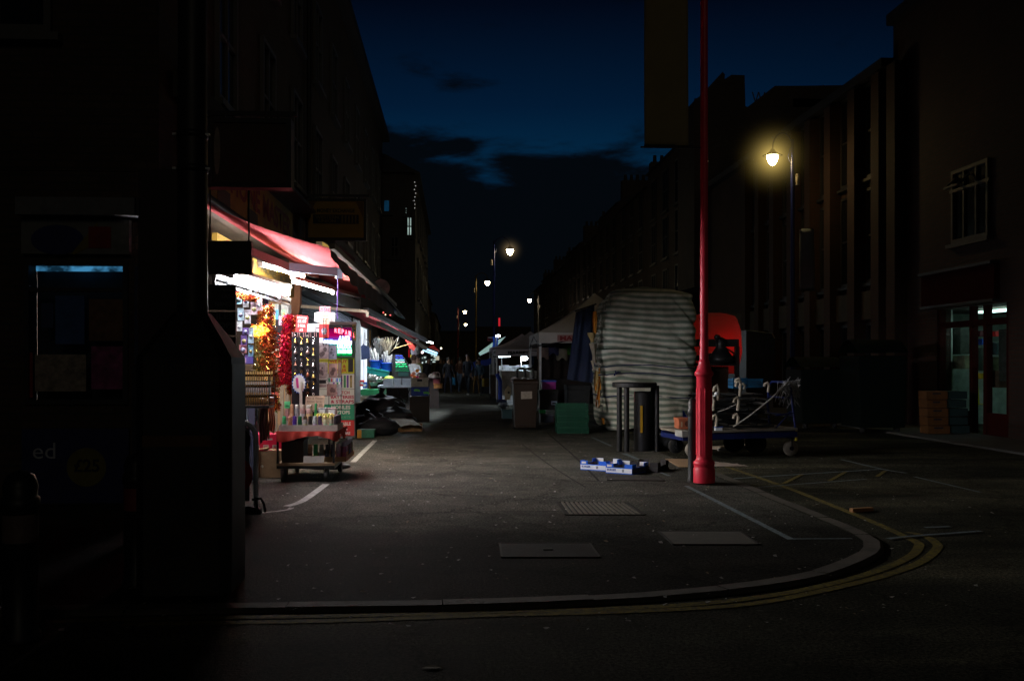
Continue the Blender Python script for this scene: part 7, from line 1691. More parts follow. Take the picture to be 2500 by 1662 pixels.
gazebo('pale violet gazebo peak behind the smaller gazebo', X_(1222, 44) - .4, 44, 2.9, P(1200, 848, 44).z, P(1262, 814, 45).z, ink, None, None, M('gazebo_canvas_violet', (0.35, 0.3, 0.4), .8, .1))
# ---- brown wheeled bins
brown = M('bin_brown', (0.03, 0.016, 0.009), .5, .2, 5, bump=.05)
def wbin(label, u0, u1, v0, v1, Y, mat, sheet=True, group=None):
    a = P(u0, v1, Y); b = P(u1, v0, Y); a.z = 0.004; w_ = b.x - a.x; h_ = b.z
    T = thing('wheelie_bin', label, 'wheeled bin', ((a.x+b.x)/2, Y + .3, 0), group); cx = (a.x+b.x)/2
    q = MB(); vs = []
    for z, k, y0_, y1_ in ((.05, .80, .05, .5), (h_*.9, .94, 0, .62), (h_*.9, 1.0, -.02, .64), (h_*.94, 1.0, -.02, .64)):
        vs += [(cx - w_/2*k, Y + y0_, z), (cx + w_/2*k, Y + y0_, z), (cx + w_/2*k, Y + y1_, z), (cx - w_/2*k, Y + y1_, z)]
    q.add(vs, [(i*4+k, i*4+(k+1) % 4, (i+1)*4+(k+1) % 4, (i+1)*4+k) for i in range(3) for k in range(4)] + [(0, 3, 2, 1)]); q.build('body', mat, T, .015)
    q = MB(); q.add([(cx - w_/2, Y - .04, h_*.945), (cx + w_/2, Y - .04, h_*.945), (cx + w_/2, Y + .66, h_*.965), (cx - w_/2, Y + .66, h_*.965), (cx - w_/2*.9, Y + .02, h_*.985), (cx + w_/2*.9, Y + .02, h_*.985), (cx + w_/2*.9, Y + .6, h_), (cx - w_/2*.9, Y + .6, h_)], [(0, 1, 5, 4), (1, 2, 6, 5), (2, 3, 7, 6), (3, 0, 4, 7), (4, 5, 6, 7), (0, 3, 2, 1)]); q.build('lid', mat, T, .01)
    for s in (-1, 1):
        q = MB(); q.lathe([(.03, -.03), (.1, -.03), (.1, .03), (.03, .03)], (cx + s*w_*.38, Y + .5, .105), 14, ax='X'); q.build('wheel', rubber, T)
    if sheet:
        q = MB(); k = .9; p0, p1 = P(1272, 974, Y - .01), P(1299, 955, Y - .01); q.prism([(p0.x, Y - .018, p0.z), (p1.x, Y - .018, p0.z + .01), (p1.x, Y - .0, p1.z), (p0.x, Y - .0, p1.z - .005)], (0, -.003, 0)); q.build('paper_label', M('label_paper', (0.42, 0.37, 0.31), .8, .25, 20), T)
    q = MB(); q.bb(cx - w_*.3, Y - .004 + .02, h_*.1, cx + w_*.3, Y + .035, h_*.12); q.build('lower_rib', mat, T)
    return T
wbin('brown wheeled bin with a paper label, closest on the right side of the street', 1252, 1315, 924, 1047, 20.9, brown)
wbin('second brown wheeled bin farther up, by the blue post', 1196, 1222, 914, 948, 40, brown, False)
T = thing('hand_trolley', 'black hand trolley frame with looped handles behind the labelled bin', 'hand trolley', P(1285, 930, 22)); q = MB(); Y = 22.0
for u in (1272, 1292):
    q.tube([P(u - 9, 922, Y), P(u - 10, 908, Y), P(u - 8, 901, Y), P(u - 3, 900, Y), P(u + 6, 900, Y), P(u + 9, 902, Y), P(u + 10, 910, Y), P(u + 10, 930, Y)], .028, 8)
q.tube([P(1283, 930, Y), Vector((P(1283, 930, Y).x, Y, .05))], .03, 8); q.build('frame', black, T)
q = MB(); p = P(1283, 1000, Y); q.bb(p.x - .2, Y - .05, .02, p.x + .2, Y + .25, .05); q.build('toe_plate', black, T)
T = thing('cloth_bundle', 'pale rag lying on the left edge of the labelled bin', 'rag', P(1254, 927, 20.8)); q = MB(); c = P(1254, 926, 20.85); q.grid(lambda i, j: c + Vector(((i-.5)*.14, (j-.5)*.1, .035*math.sin(i*3.1)*math.sin(j*3.1) + .03*i)), 8, 6); q.build('rag', M('rag_white', (0.6, 0.6, 0.68), .6), T)
# stall goods right of the bin
def simplebox(name, label, u0, u1, v0, v1, Y, d, m_, cat, rim=None):
    a, b = P(u0, v1, Y), P(u1, v0, Y); a.z = max(.004, a.z); T = thing(name, label, cat, ((a.x+b.x)/2, Y, a.z)); h = b.z - a.z
    q = MB(); q.bb(a.x, Y, a.z, b.x, Y + d, b.z - h*.2); q.build('body', m_, T, .008); q = MB(); q.bb(a.x - .012, Y - .012, b.z - h*.198, b.x + .012, Y + d, b.z); q.build('lid', rim or m_, T, .006); return T
simplebox('storage_tub', 'magenta tub with a blue lid beside the labelled bin', 1324, 1357, 928, 950, 21.6, .35, M('tub_magenta', (0.36, 0.03, 0.3), .4), 'tub', M('lid_blue', (0.02, 0.05, 0.3), .4))
simplebox('storage_tub', 'black tub below the magenta one', 1318, 1362, 952, 1000, 21.7, .4, blackp, 'tub')
simplebox('storage_tub', 'small bright green tub at the foot of the gazebo leg', 1317, 1332, 1001, 1009, 21.4, .2, M('tub_green', (0.03, 0.5, 0.15), .4), 'tub')
simplebox('toolbox', 'dark toolbox with silver catches below the green tub', 1320, 1352, 1010, 1031, 21.5, .35, M('toolbox_navy', (0.03, 0.04, 0.06), .4), 'toolbox', M('toolbox_grey', (0.12, 0.13, 0.15), .35))
T = thing('paper_tag', 'pale blue paper tag on the black tub', 'tag', P(1353, 985, 21.6)); q = MB(); a, b = P(1346, 988, 21.68), P(1360, 979, 21.68); q.bb(a.x, 21.685, a.z, b.x, 21.69, b.z); q.build('tag', M('tag_pale_blue', (0.3, 0.42, 0.55), .7), T); q = MB(); q.bb(a.x + .02, 21.682, a.z + .02, b.x - .02, 21.684, b.z - .03); q.build('print', ink, T)
grc = M('crate_dark_green', (0.008, 0.075, 0.042), .5, .25)
wd6 = ['bottom', 'second', 'third', 'fourth', 'top']
fc = None
for k in range(5):
    a, b = P(1360, 1051, 19.8), P(1437, 1030, 19.8); h = .115
    loc = ((a.x+b.x)/2 + R.uniform(-.015, .015), 20.1, .004 + k*(h + .004)); lb = f'{wd6[k]} dark green plastic crate of the stack in front of the navy sheet'
    if fc is None:
        T = thing('green_crate', lb, 'crate', loc, 'stack of dark green crates'); w_ = (b.x-a.x)/2; d = .22; t = .012; q = MB()
        q.bb(-w_, -d, 0, w_, d, t)
        for z0, z1 in ((t, .045), (.058, .085), (.097, h)):
            q.bb(-w_, -d, z0, w_, -d + t, z1); q.bb(-w_, d - t, z0, w_, d, z1); q.bb(-w_, -d + t, z0, -w_ + t, d - t, z1); q.bb(w_ - t, -d + t, z0, w_, d - t, z1)
        for x in [-w_ + .01 + (2*w_ - .02)*i/6 for i in range(7)]: q.bb(x - .012, -d - .002, t, x + .012, -d + t + .002, h - .002)
        q.build('crate', grc, T, local=True); q = MB(); q.bb(-w_ - .008, -d - .008, h - .02, w_ + .008, -d - .0025, h); q.build('rim', grc, T, local=True); fc = T
    else: dup(fc, loc, R.uniform(-.03, .03), lb)
simplebox('dark_crate', 'black crate stack behind the green crates under the gazebo', 1385, 1440, 940, 1000, 22.2, .6, M('crate_soot', (0.02, 0.022, 0.025), .7, .4, 9), 'crate')
simplebox('dark_table', 'dark covered table under the gazebo behind the tubs', 1335, 1480, 925, 985, 23.4, .8, M('table_cover_dark', (0.02, 0.017, 0.016), .9, .3), 'table')
T = thing('stock_backdrop', 'dark hanging stock at the back of the white gazebo', 'stock', P(1400, 930, 25.5)); q = MB()
q.grid(lambda i, j: P(1322, 832, 25.4).lerp(P(1480, 832, 25.4), i) - EZ*(1.5*j) + EY*(.06*math.sin(i*40)), 60, 8); q.build('drape', M('drape_dark', (0.03, 0.022, 0.02), .9, .5, 5), T)
for u, v, c_ in ((1350, 838, (0.05, 0.05, 0.12)), (1388, 842, (0.08, 0.3, 0.03)), (1372, 850, (0.3, 0.28, 0.2)), (1325, 848, (0.25, 0.18, 0.15))):
    q = MB(); c = P(u, v, 25.2); q.grid(lambda i, j: c + Vector(((i-.5)*.3, .03*math.sin(i*7), -.28*j - .04*math.sin(i*9)*j)), 8, 4); q.build('garment', M('garment_%d' % u, c_, .9), T)
# birdhouse board, freezer, goods table, flood lamp
T = thing('nest_box', 'pale wooden nest-box shape board leaning beside the labelled bin', 'nest box', P(1238, 975, 27)); Y = 27; q = MB(); q.prism([P(u, v, Y) for u, v in ((1233, 976), (1246, 976), (1247, 948), (1241, 940), (1232, 956))], (0, .12, 0)); q.build('board', M('board_pine', (0.5, 0.42, 0.28), .7), T); q = MB(); q.add([P(1242, 958, Y) + Vector((.03*math.cos(t*.52), -.004, .03*math.sin(t*.52))) for t in range(12)], [tuple(range(12))]); q.build('hole', ink, T)
simplebox('chest_freezer', 'pale grey cabinet under the lit goods table', 1225, 1310, 905, 965, 30, 1.0, M('freezer_grey', (0.3, 0.3, 0.29), .6), 'cabinet')
T = thing('blue_post', 'blue painted crank post and base left of the pale cabinet', 'post', P(1221, 975, 29)); q = MB(); q.tube([P(1213, 912, 29), P(1221, 930, 29), P(1221, 975, 29)], .06, 8); q.build('post', M('post_blue', (0.015, 0.06, 0.45), .4), T); q = MB(); q.box(P(1224, 978, 29), (.3, .3, .08)); q.build('base', M('base_navy', (0.02, 0.03, 0.1), .6), T)
T = thing('rubbish_bag', 'small dark bag and rubbish by the foot of the blue post', 'rubbish', G(1228, 995)); q = MB(); c = G(1228, 996); q.grid(lambda i, j: c + Vector((.16*math.cos(i*6.283)*math.sin(j*3.14)*(1 + .3*nz(i*4, j*4, 1)), .14*math.sin(i*6.283)*math.sin(j*3.14), .12 + .12*-math.cos(j*3.14))), 14, 8, True, True); q.build('bag', M('bag_grey', (0.2, 0.22, 0.25), .3, .5, 20), T)
simplebox('teal_tub', 'dull teal box on the ground left of the labelled bin', 1226, 1250, 999, 1022, 24, .4, M('tub_teal', (0.05, 0.12, 0.14), .6), 'box')
T = thing('goods_table', 'brightly lit table heaped with white goods under the far gazebo', 'table', P(1250, 905, 34)); a, b = P(1220, 912, 34), P(1300, 902, 34); q = MB(); q.bb(a.x, 34, b.z - .05, b.x, 35.2, b.z); q.bb(a.x, 34, 0, b.x, 34.03, b.z - .06); q.build('table', M('table_pale', (0.5, 0.52, 0.55), .6), T)
for k in range(16):
    u = 1224 + 4.6*k; q = MB(); q.box(P(u, 899 - R.random()*3, 34.2), (.08 + R.random()*.1, .1, .06 + R.random()*.12)); q.build('goods', M('goods_white', (0.72, 0.74, 0.78), .5, .2, 30), T)
def floodlamp(label, u, v, Y, r, em, dirn=(0, -1, -.4)):
    T = thing('work_lamp', label, 'work lamp', P(u, v, Y)); c = P(u, v, Y); q = MB(); q.ball(c, r, 12, (1.35, .8, .75)); q.build('lens', em, T); q = MB(); q.box(c + Vector((0, r*.9, .02)), (r*2.9, r*.5, r*1.7)); q.build('housing', darkmetal, T)
    q = MB(); q.tube([c + Vector((-r*1.2, r, 0)), Vector((c.x - r*1.2, c.y + r, 1.15))], .02, 6); q.build('stem', alu, T)
floodlamp('bright white work lamp over the goods table', 1280, 875, 33.6, .085, EM('work_lamp_white', (.75, .9, 1), 320))
T = thing('strip_lamp', 'pale strip light over the left of the goods table', 'strip light', P(1232, 870, 34)); q = MB(); q.tube([P(1217, 871, 34), P(1246, 870, 34)], .022, 6); q.build('tube', EM('strip_pale', (.7, .9, 1), 7), T); q = MB(); q.tube([P(1225, 872, 34), P(1225, 905, 34)], .02, 6); q.build('stem', alu, T)
# ---- far right-centre stalls: blue and lit canopies
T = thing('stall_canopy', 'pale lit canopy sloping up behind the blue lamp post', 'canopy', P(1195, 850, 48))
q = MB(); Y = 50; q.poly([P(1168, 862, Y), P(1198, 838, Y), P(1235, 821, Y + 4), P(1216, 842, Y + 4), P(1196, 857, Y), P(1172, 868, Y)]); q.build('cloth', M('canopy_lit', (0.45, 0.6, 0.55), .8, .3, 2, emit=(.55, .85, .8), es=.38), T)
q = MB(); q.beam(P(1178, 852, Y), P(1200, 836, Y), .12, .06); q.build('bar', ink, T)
T = thing('stall_canopy', 'dark blue tarpaulin sheet sloping over the far stall', 'canopy', P(1170, 880, 46)); Y = 46
q = MB(); q.grid(lambda i, j: P(1145, 893, Y).lerp(P(1205, 866, Y), i).lerp(P(1150, 906, Y).lerp(P(1208, 880, Y), i), j) + EZ*.08*math.sin(i*6), 12, 5); q.build('tarpaulin', M('tarp_blue', (0.01, 0.03, 0.22), .6, .2), T); q = MB(); q.tube([P(1205, 866, Y), Vector((P(1205, 866, Y).x, Y, 0))], .03); q.build('pole', darkmetal, T)
T = thing('dark_stall', 'dark covered stall block under the blue tarpaulin', 'market stall', P(1185, 940, 47)); q = MB(); a, b = P(1160, 945, 47), P(1215, 890, 47); q.bb(a.x, 47, 0, b.x, 49, b.z); q.build('block', M('stall_dark', (0.02, 0.02, 0.025), .9), T); q = MB(); q.bb(a.x - .05, 46.95, b.z, b.x + .05, 49, b.z + .08); q.build('top', M('stall_dark', (0.02, 0.02, 0.025), .9), T)
T = thing('stall_cover', 'rounded grey-green plastic cover in the distance', 'cover', P(1125, 870, 55)); q = MB(); c = P(1125, 892, 55); q.grid(lambda i, j: c + Vector((.38*math.cos(i*3.14)*(1.1 - .2*j), j*1.5, .98*math.sin(i*3.14)**.7 + .04*nz(i*9, j*3, 1))), 16, 6); q.build('cover', M('cover_green', (0.18, 0.22, 0.19), .4, .4, 5), T); q = MB(); q.bb(c.x - .36, c.y, .0, c.x + .36, c.y + 1.4, c.z); q.build('stall_base', M('stall_dark', (0.02, 0.02, 0.025), .9), T)
# ---- red-lit covered stall
redt = bpy.data.materials.new('red_lit_tarpaulin'); redt.use_nodes = True
nt = redt.node_tree; N = nt.nodes; L = nt.links; N.remove(N['Principled BSDF'])
df = N.new('ShaderNodeBsdfDiffuse'); df.inputs['Color'].default_value = (0.42, 0.33, 0.28, 1); tr = N.new('ShaderNodeBsdfTranslucent'); tr.inputs['Color'].default_value = (0.62, 0.5, 0.45, 1)
mx = N.new('ShaderNodeMixShader'); mx.inputs[0].default_value = .5; L.new(df.outputs[0], mx.inputs[1]); L.new(tr.outputs[0], mx.inputs[2]); L.new(mx.outputs[0], N['Material Output'].inputs['Surface'])
RS = thing('covered_stall', 'tarpaulin-covered stall glowing red from inside, right of the red column', 'market stall', P(1775, 900, 22)); Y = 22.0
prof = [(912, 1700, 1806), (895, 1700, 1816), (860, 1700, 1823), (820, 1700, 1822), (795, 1702, 1817), (780, 1704, 1812), (770, 1708, 1803), (765, 1716, 1785), (763, 1730, 1765)]
def rf(i, j):
    k = j*(len(prof) - 1); n = min(int(k), len(prof) - 2); t = k - n; v = prof[n][0]*(1-t) + prof[n+1][0]*t; ua = prof[n][1]*(1-t) + prof[n+1][1]*t; ub = prof[n][2]*(1-t) + prof[n+1][2]*t
    xa, xb = X_(ua, Y), X_(ub, Y); an = i*6.2832; cs, sn = math.cos(an), math.sin(an); e = .35
    return Vector(((xa+xb)/2 + (xb-xa)/2*math.copysign(abs(cs)**e, cs) + .02*nz(i*12, j*6, 1), Y + .9 + .8*math.copysign(abs(sn)**e, sn) + .03*nz(i*9, j*5, 4), P(1760, v, Y).z))
q = MB(); q.grid(rf, 70, 30, True, True); q.add([rf(k/30, 1) for k in range(30)], [tuple(range(30))]); q.build('tarpaulin', redt, RS)
q = MB(); q.ball(P(1768, 846, Y + .5), .09, 10); q.build('red_lamp', EM('red_lamp', (1, .004, .006), 15), RS)
q = MB(); a, b = X_(1704, Y), X_(1808, Y); q.bb(a, Y + .15, 0, b, Y + 1.6, P(1700, 925, Y).z); q.build('counter', M('stall_dark2', (0.03, 0.02, 0.015), .9), RS)
T = thing('scale_stand', 'black stall frame with a hanging scale silhouetted against the red glow', 'stall frame', P(1770, 910, 21)); Y = 20.9; q = MB()
q.prism([P(1700, 846, Y), P(1804, 846, Y), P(1804, 828, Y), P(1700, 828, Y)], (0, .1, 0)); q.beam(P(1799, 846, Y), Vector((P(1799, 846, Y).x, Y, 0)), .09, .09); q.build('frame', black, T)
q = MB(); q.lathe([(.02, .34), (.09, .30), (.12, .18), (.10, .14), (.18, .02), (.26, -.1), (.26, -.2), (.05, -.24)], P(1760, 862, Y), 16); q.ball(P(1751, 824, Y), .075, 8); q.build('scale', black, T)
q = MB(); q.bb(X_(1700, Y), Y, P(1760, 893, Y).z, X_(1803, Y), Y + .5, P(1760, 885, Y).z); q.build('shelf', blackp, T)
q = MB(); a = P(1700, 885, Y); 
for k in range(14): q.box(P(1705 + 7*k, 880 - R.random()*8, Y + .2), (.07, .15, .09 + R.random()*.12))
q.build('goods', M('goods_soot', (0.03, 0.025, 0.022), .8), T)
q = MB(); q.beam(P(1770, 848, Y), P(1798, 866, Y), .03, .03); q.build('brace', black, T)
q = MB(); q.bb(X_(1703, Y), Y + .52, 0, X_(1795, Y), Y + .56, P(1760, 895, Y).z); q.build('lower_cloth', M('lower_cloth', (0.08, 0.045, 0.025), .9), T)
T = thing('covered_stall', 'black covered stall with a pale top edge right of the red glow', 'market stall', P(1850, 920, 24)); Y = 24.0; q = MB()
q.prism([P(1822, 960, Y), P(1822, 806, Y), P(1838, 808, Y), P(1885, 814, Y), P(1892, 830, Y), P(1892, 960, Y)], (0, 1.6, 0)); q.build('cover', M('cover_black', (0.012, 0.012, 0.014), .5, .4, 5, bump=.4, bscale=5), T)
q = MB(); q.tube([P(1820, 806, Y - .02), P(1838, 808, Y - .02), P(1885, 814, Y - .02), P(1891, 826, Y - .02)], .018, 6); q.build('edge', M('edge_green_grey', (0.2, 0.26, 0.22), .6), T)
# bins and cartons before the right shops
dg = M('bin_dark_green', (0.004, 0.008, 0.006), .8, .3, spec=.1)
def bigbin(label, u0, u1, v0, Y):
    a, b = P(u0, 1050, Y), P(u1, v0, Y); T = thing('waste_container', label, 'waste container', ((a.x+b.x)/2, Y, .0), 'waste containers by the right-hand building'); h = b.z; q = MB()
    vs = []
    for z, k in ((.12, .92), (h*.82, 1.0)): vs += [((a.x+b.x)/2 + s*(b.x-a.x)/2*k, Y + y_, z) for s, y_ in ((-1, 0), (1, 0), (1, 1.0), (-1, 1.0))]
    q.add(vs, [(0, 1, 5, 4), (1, 2, 6, 5), (2, 3, 7, 6), (3, 0, 4, 7), (0, 3, 2, 1), (4, 5, 6, 7)]); q.build('body', dg, T, .02)
    q = MB(); q.grid(lambda i, j: Vector((a.x - .02 + (b.x-a.x+.04)*i, Y - .02 + 1.04*j, h*.825 + .17*h*math.sin(math.pi*min(1, j*.9 + .05)))), 4, 10); q.build('lid', dg, T)
    for x in (a.x + .15, b.x - .15):
        q = MB(); q.lathe([(.03, -.03), (.08, -.03), (.08, .03), (.03, .03)], (x, Y + .15, .083), 12, ax='X'); q.build('wheel', rubber, T)
bigbin('large dark waste container left of the green-lit shop, nearer one', 2095, 2215, 826, 19.5); bigbin('large dark waste container behind the flatbed barrow', 1955, 2060, 870, 21)
cmx = M('carton_rust', (0.15, 0.062, 0.016), .85, .25, 6)
wd5 = ['bottom', 'second from bottom', 'middle', 'fourth from bottom', 'top']
for k in range(5):
    u0, u1, v0, v1 = ((2266, 2320, 1043, 1063), (2265, 2316, 1022, 1042), (2264, 2316, 988, 1018), (2263, 2312, 968, 987), (2258, 2312, 928, 940))[k]
    if k == 4: u0, u1, v0, v1 = 2262, 2314, 948, 967
    Y = 18.9; a, b = P(u0, v1, Y), P(u1, v0, Y); z0 = .035 + k*.168
    T = thing('produce_carton', f'{wd5[k]} rusty brown carton of the stack outside the green-lit shop', 'carton', ((a.x+b.x)/2, Y + .15, z0), 'cartons outside the green-lit shop'); q = MB(); q.bb(a.x, Y, z0, b.x, Y + .35, z0 + .16); q.build('box', cmx, T, .006)
    q = MB(); q.bb(a.x + .12, Y - .004, z0 + .10, b.x - .14, Y - .001, z0 + .13); q.build('hand_hole', ink, T)
    q = MB(); q.bb(b.x + .002, Y + .02, z0 + .01, b.x + .4, Y + .4, z0 + .155); q.build('teal_side', M('carton_side_teal', (0.02, 0.05, 0.05), .8), T)
T = thing('floor_sign', 'yellow wet floor sign in the green-lit shop doorway', 'floor sign', PX(2378, 985, XR + .3)); q = MB(); a, b = PX(2372, 985, XR + .3), PX(2386, 940, XR + .3)
q.prism([(a.x, a.y, a.z), (a.x, b.y, a.z), (a.x, (b.y + a.y)/2 - .06, b.z), (a.x, (b.y+a.y)/2 + .06, b.z)], (.05, 0, 0)); q.build('board', M('sign_wet_yellow', (0.6, 0.58, 0.03), .5, emit=(.6, .6, .02), es=.03), T); q = MB(); q.bb(a.x - .01, b.y, a.z - .015, a.x + .2, a.y, a.z); q.build('foot', yellowp, T)
# ================================================================ STREET LAMPS
polem = M('lamp_post_blue', (0.012, 0.022, 0.14), .35, .15); polew = M('lamp_post_grey', (0.28, 0.28, 0.25), .45, .2); poley = M('lamp_post_ochre', (0.2, 0.13, 0.02), .5, .2)
def lamp(label, u, v, Y, pu, pv, es, pm, r=.13, col=(1, .78, .42)):
    h = P(u, v, Y); t = P(pu, pv, Y); T = thing('street_lamp', label, 'street lamp', (t.x, t.y, 0)); t.z = h.z + .05
    sg = 1 if h.x > t.x else -1
    q = MB(); q.tube([(t.x, t.y, 0), (t.x, t.y, 1.1), (t.x, t.y, 1.15), (t.x, t.y, t.z - .1), (t.x, t.y, t.z + .45)], [.10, .10, .065, .05, .04], 12); q.build('pole', pm, T)
    q = MB(); pts = [(t.x, t.y, t.z + .2)] + [(t.x + (h.x - t.x)*(1 - math.cos(k*math.pi/10))/2, t.y, t.z + .2 + .42*math.sin(k*math.pi/10)) for k in range(1, 10)] + [(h.x, t.y, h.z + r*1.5)]
    q.tube(pts, .022, 8); q.tube([(t.x, t.y, t.z - .25), (t.x + sg*.12, t.y, t.z), (t.x + sg*.06, t.y, t.z + .25)], .012, 6); q.build('swan_neck', pm, T)
    q = MB(); q.lathe([(r*.3, r*1.6), (r*.55, r*1.2), (r*1.1, r*.75), (r*1.75, r*.48), (r*1.75, r*.42), (r*1.0, r*.55)], h, 18); q.build('shade', darkmetal, T)
    q = MB(); q.lathe([(.001, -r*1.25), (r*.4, -r*1.1), (r*.72, -r*.6), (r*.98, r*.1), (r*.95, r*.42), (r*.3, r*.55)], h, 16); q.build('lantern', EM('lantern_%d' % int(es*10), col, es), T)
    q = MB(); q.lathe([(.08, 0), (.08, .25), (.06, .3)], (t.x - sg*.12, t.y, t.z - .75), 8); q.tube([(t.x, t.y, t.z - .6), (t.x - sg*.12, t.y, t.z - .6)], .015, 6); q.build('camera_pod', M('pod_grey', (0.4, 0.36, 0.3), .5), T)
    return T
LA = lamp('nearest lit street lamp on the right with a small pale banner on its post', 1886, 387, 25.5, 1935, 392, 62, polem, .15, (1, .70, .28))
lamp('lit street lamp on a blue post in the middle of the street', 1245, 613, 49, 1206, 620, 65, polem, .17)
lamp('lit street lamp on an ochre post, next past the blue one', 1190, 690, 69, 1162, 692, 45, poley, .17)
lamp('lit street lamp on a pale post over the right-hand gazebos', 1293, 733, 86, 1315, 735, 50, polew, .16, (1, .8, .6))
lamp('upper of the two farthest lit street lamps', 1135, 761, 106, 1118, 765, 45, M('lamp_post_red', (0.2, 0.02, 0.015), .5), .18)
lamp('lower of the two farthest lit street lamps', 1137, 792, 142, 1121, 795, 45, black, .18)
T = thing('post_banner', 'small blank pale banner on the nearest lamp post', 'banner', P(1970, 710, 25.4)); q = MB(); a, b = P(1952, 709, 25.3), P(1988, 559, 25.3); q.grid(lambda i, j: Vector((a.x + (b.x-a.x)*i, 25.3 + .03*math.sin(i*4 + j*3), a.z + (b.z-a.z)*j)), 6, 14); q.build('cloth', M('banner_grey', (0.26, 0.3, 0.33), .8, .1), T, solid=.004)
for z in (a.z, b.z): q = MB(); q.tube([(X_(1935, 25.3), 25.3, z), (b.x, 25.3, z)], .014, 6); q.build('arm', black, T)
T = thing('red_post', 'thin red-topped post near the far blue lamp post', 'post', P(1218, 860, 60)); q = MB(); a = P(1219, 776, 60); q.tube([(a.x, 60, 0), (a.x, 60, a.z)], .05, 6); q.build('post', M('post_dark_red', (0.12, 0.015, 0.02), .5), T); q = MB(); q.tube([(a.x, 60, a.z - .5), (a.x, 60, a.z)], .06, 6); q.build('lit_tip', EM('red_tip', (1, .03, .05), .5), T)
T = thing('traffic_sign', 'small red and white sign plate on the blue lamp post', 'sign', P(1199, 825, 48.8)); q = MB(); a, b = P(1190, 833, 48.7), P(1203, 822, 48.7); q.bb(a.x, 48.7, a.z, b.x, 48.74, b.z); q.build('plate', M('plate_dark_red', (0.2, 0.02, 0.03), .5), T); q = MB(); q.bb(a.x + .02, 48.685, b.z - .06, b.x - .02, 48.695, b.z - .02); q.build('stripe', paper, T)
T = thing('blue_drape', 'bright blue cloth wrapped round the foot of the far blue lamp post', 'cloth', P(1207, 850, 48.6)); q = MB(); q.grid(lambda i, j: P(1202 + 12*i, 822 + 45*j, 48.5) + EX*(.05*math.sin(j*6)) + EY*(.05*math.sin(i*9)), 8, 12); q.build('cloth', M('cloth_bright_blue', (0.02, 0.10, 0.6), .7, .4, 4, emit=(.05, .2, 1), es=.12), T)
q = MB(); q.tube([P(1208, 826, 48.4), P(1210, 845, 48.4), P(1207, 868, 48.4)], .03, 6); q.build('edge', M('cloth_sky', (0.3, 0.5, 0.8), .7), T)
floodlamp('bright white lamp on the far blue lamp post', 1216, 820, 47.5, .08, EM('work_lamp_small', (.8, .85, 1), 22))
# self-glowing balls painting a lens halo round the two nearest lanterns
def halo_ball(c, r, col, es, name):
    m = bpy.data.materials.new(name); m.use_nodes = True; nt = m.node_tree; N = nt.nodes; L = nt.links; N.remove(N['Principled BSDF'])
    tc = N.new('ShaderNodeTexCoord'); ln = N.new('ShaderNodeVectorMath'); ln.operation = 'LENGTH'; L.new(tc.outputs['Object'], ln.inputs[0])
    mr = N.new('ShaderNodeMapRange'); mr.inputs['From Min'].default_value = 0; mr.inputs['From Max'].default_value = r; mr.inputs['To Min'].default_value = 1; mr.inputs['To Max'].default_value = 0; L.new(ln.outputs['Value'], mr.inputs['Value'])
    pw = N.new('ShaderNodeMath'); pw.operation = 'POWER'; pw.inputs[1].default_value = 7.5; L.new(mr.outputs[0], pw.inputs[0])
    ml = N.new('ShaderNodeMath'); ml.operation = 'MULTIPLY'; ml.inputs[1].default_value = es; L.new(pw.outputs[0], ml.inputs[0])
    em = N.new('ShaderNodeEmission'); em.inputs['Color'].default_value = col + (1,); L.new(ml.outputs[0], em.inputs['Strength']); L.new(em.outputs[0], N['Material Output'].inputs['Volume'])
    q = MB(); q.ball((0, 0, 0), r, 16); o = q.build('halo_ball', m, None, local=True); o.location = c; stuff(o); o['label'] = 'faint painted halo glowing around a street lantern'
    return o
halo_ball(P(1886, 385, 25.5), 1.6, (1, .70, .18), 2.2, 'halo_near')
halo_ball(P(1245, 610, 49), 1.2, (1, .7, .35), .9, 'halo_far')
# ================================================================ FAR LEFT STALLS AND PEOPLE
T = thing('shop_awning', 'far lit awning with cool strip lights on the left', 'awning', P(1045, 860, 50)); q = MB(); q.poly([P(1025, 842, 48), P(1073, 858, 48), P(1068, 866, 56), P(1030, 850, 56)]); q.build('canopy', M('awning_far', (0.3, 0.08, 0.06), .8), T)
for k, (a, b) in enumerate((((1033, 849), (1067, 862)), ((1033, 855), (1066, 867)))): q = MB(); q.tube([P(*a, 46), P(*b, 47)], .035, 6); q.build('strip', EM('far_strip_%d' % k, (.45, .75, 1), 2.2 - .6*k), T)
T = thing('lit_board', 'pale lit board in the crowd at the far left stalls', 'board', P(1066, 875, 50)); q = MB(); a, b = P(1058, 879, 50), P(1072, 869, 50); q.bb(a.x, 50, a.z, b.x, 50.05, b.z); q.build('board', EM('lit_board', (.9, .85, .65), .55), T); q = MB(); q.bb(a.x - .04, 50.06, a.z - .04, b.x + .04, 50.1, b.z + .04); q.build('frame', framed, T)
T = thing('stall_canopy', 'small red and white canopy tip at the far left stalls', 'canopy', P(1060, 855, 52)); q = MB(); q.poly([P(1046, 846, 52), P(1058, 842, 52), P(1074, 857, 52), P(1050, 851, 52)]); q.build('cloth', M('canopy_red_far', (0.5, 0.05, 0.05), .8, emit=(1, .1, .08), es=.1), T); q = MB(); q.poly([P(1052, 851, 51.9), P(1073, 857, 51.9), P(1071, 861, 51.9), P(1052, 856, 51.9)]); q.build('trim', M('trim_far', (.6, .55, .5), .8, emit=(1, .9, .8), es=.12), T)
T = thing('stall_goods', 'jumble of far stall goods with white glints on the left', 'stall goods', P(1040, 880, 49)); q = MB()
for k in range(40): q.box(P(1028 + R.random()*36, 868 + R.random()*22, 49 + R.random()), (.05 + R.random()*.16, .05, .03 + R.random()*.1), R.random())
q.build('goods', M('goods_far', (0.25, 0.28, 0.28), .5, .9, 12), T); q = MB()
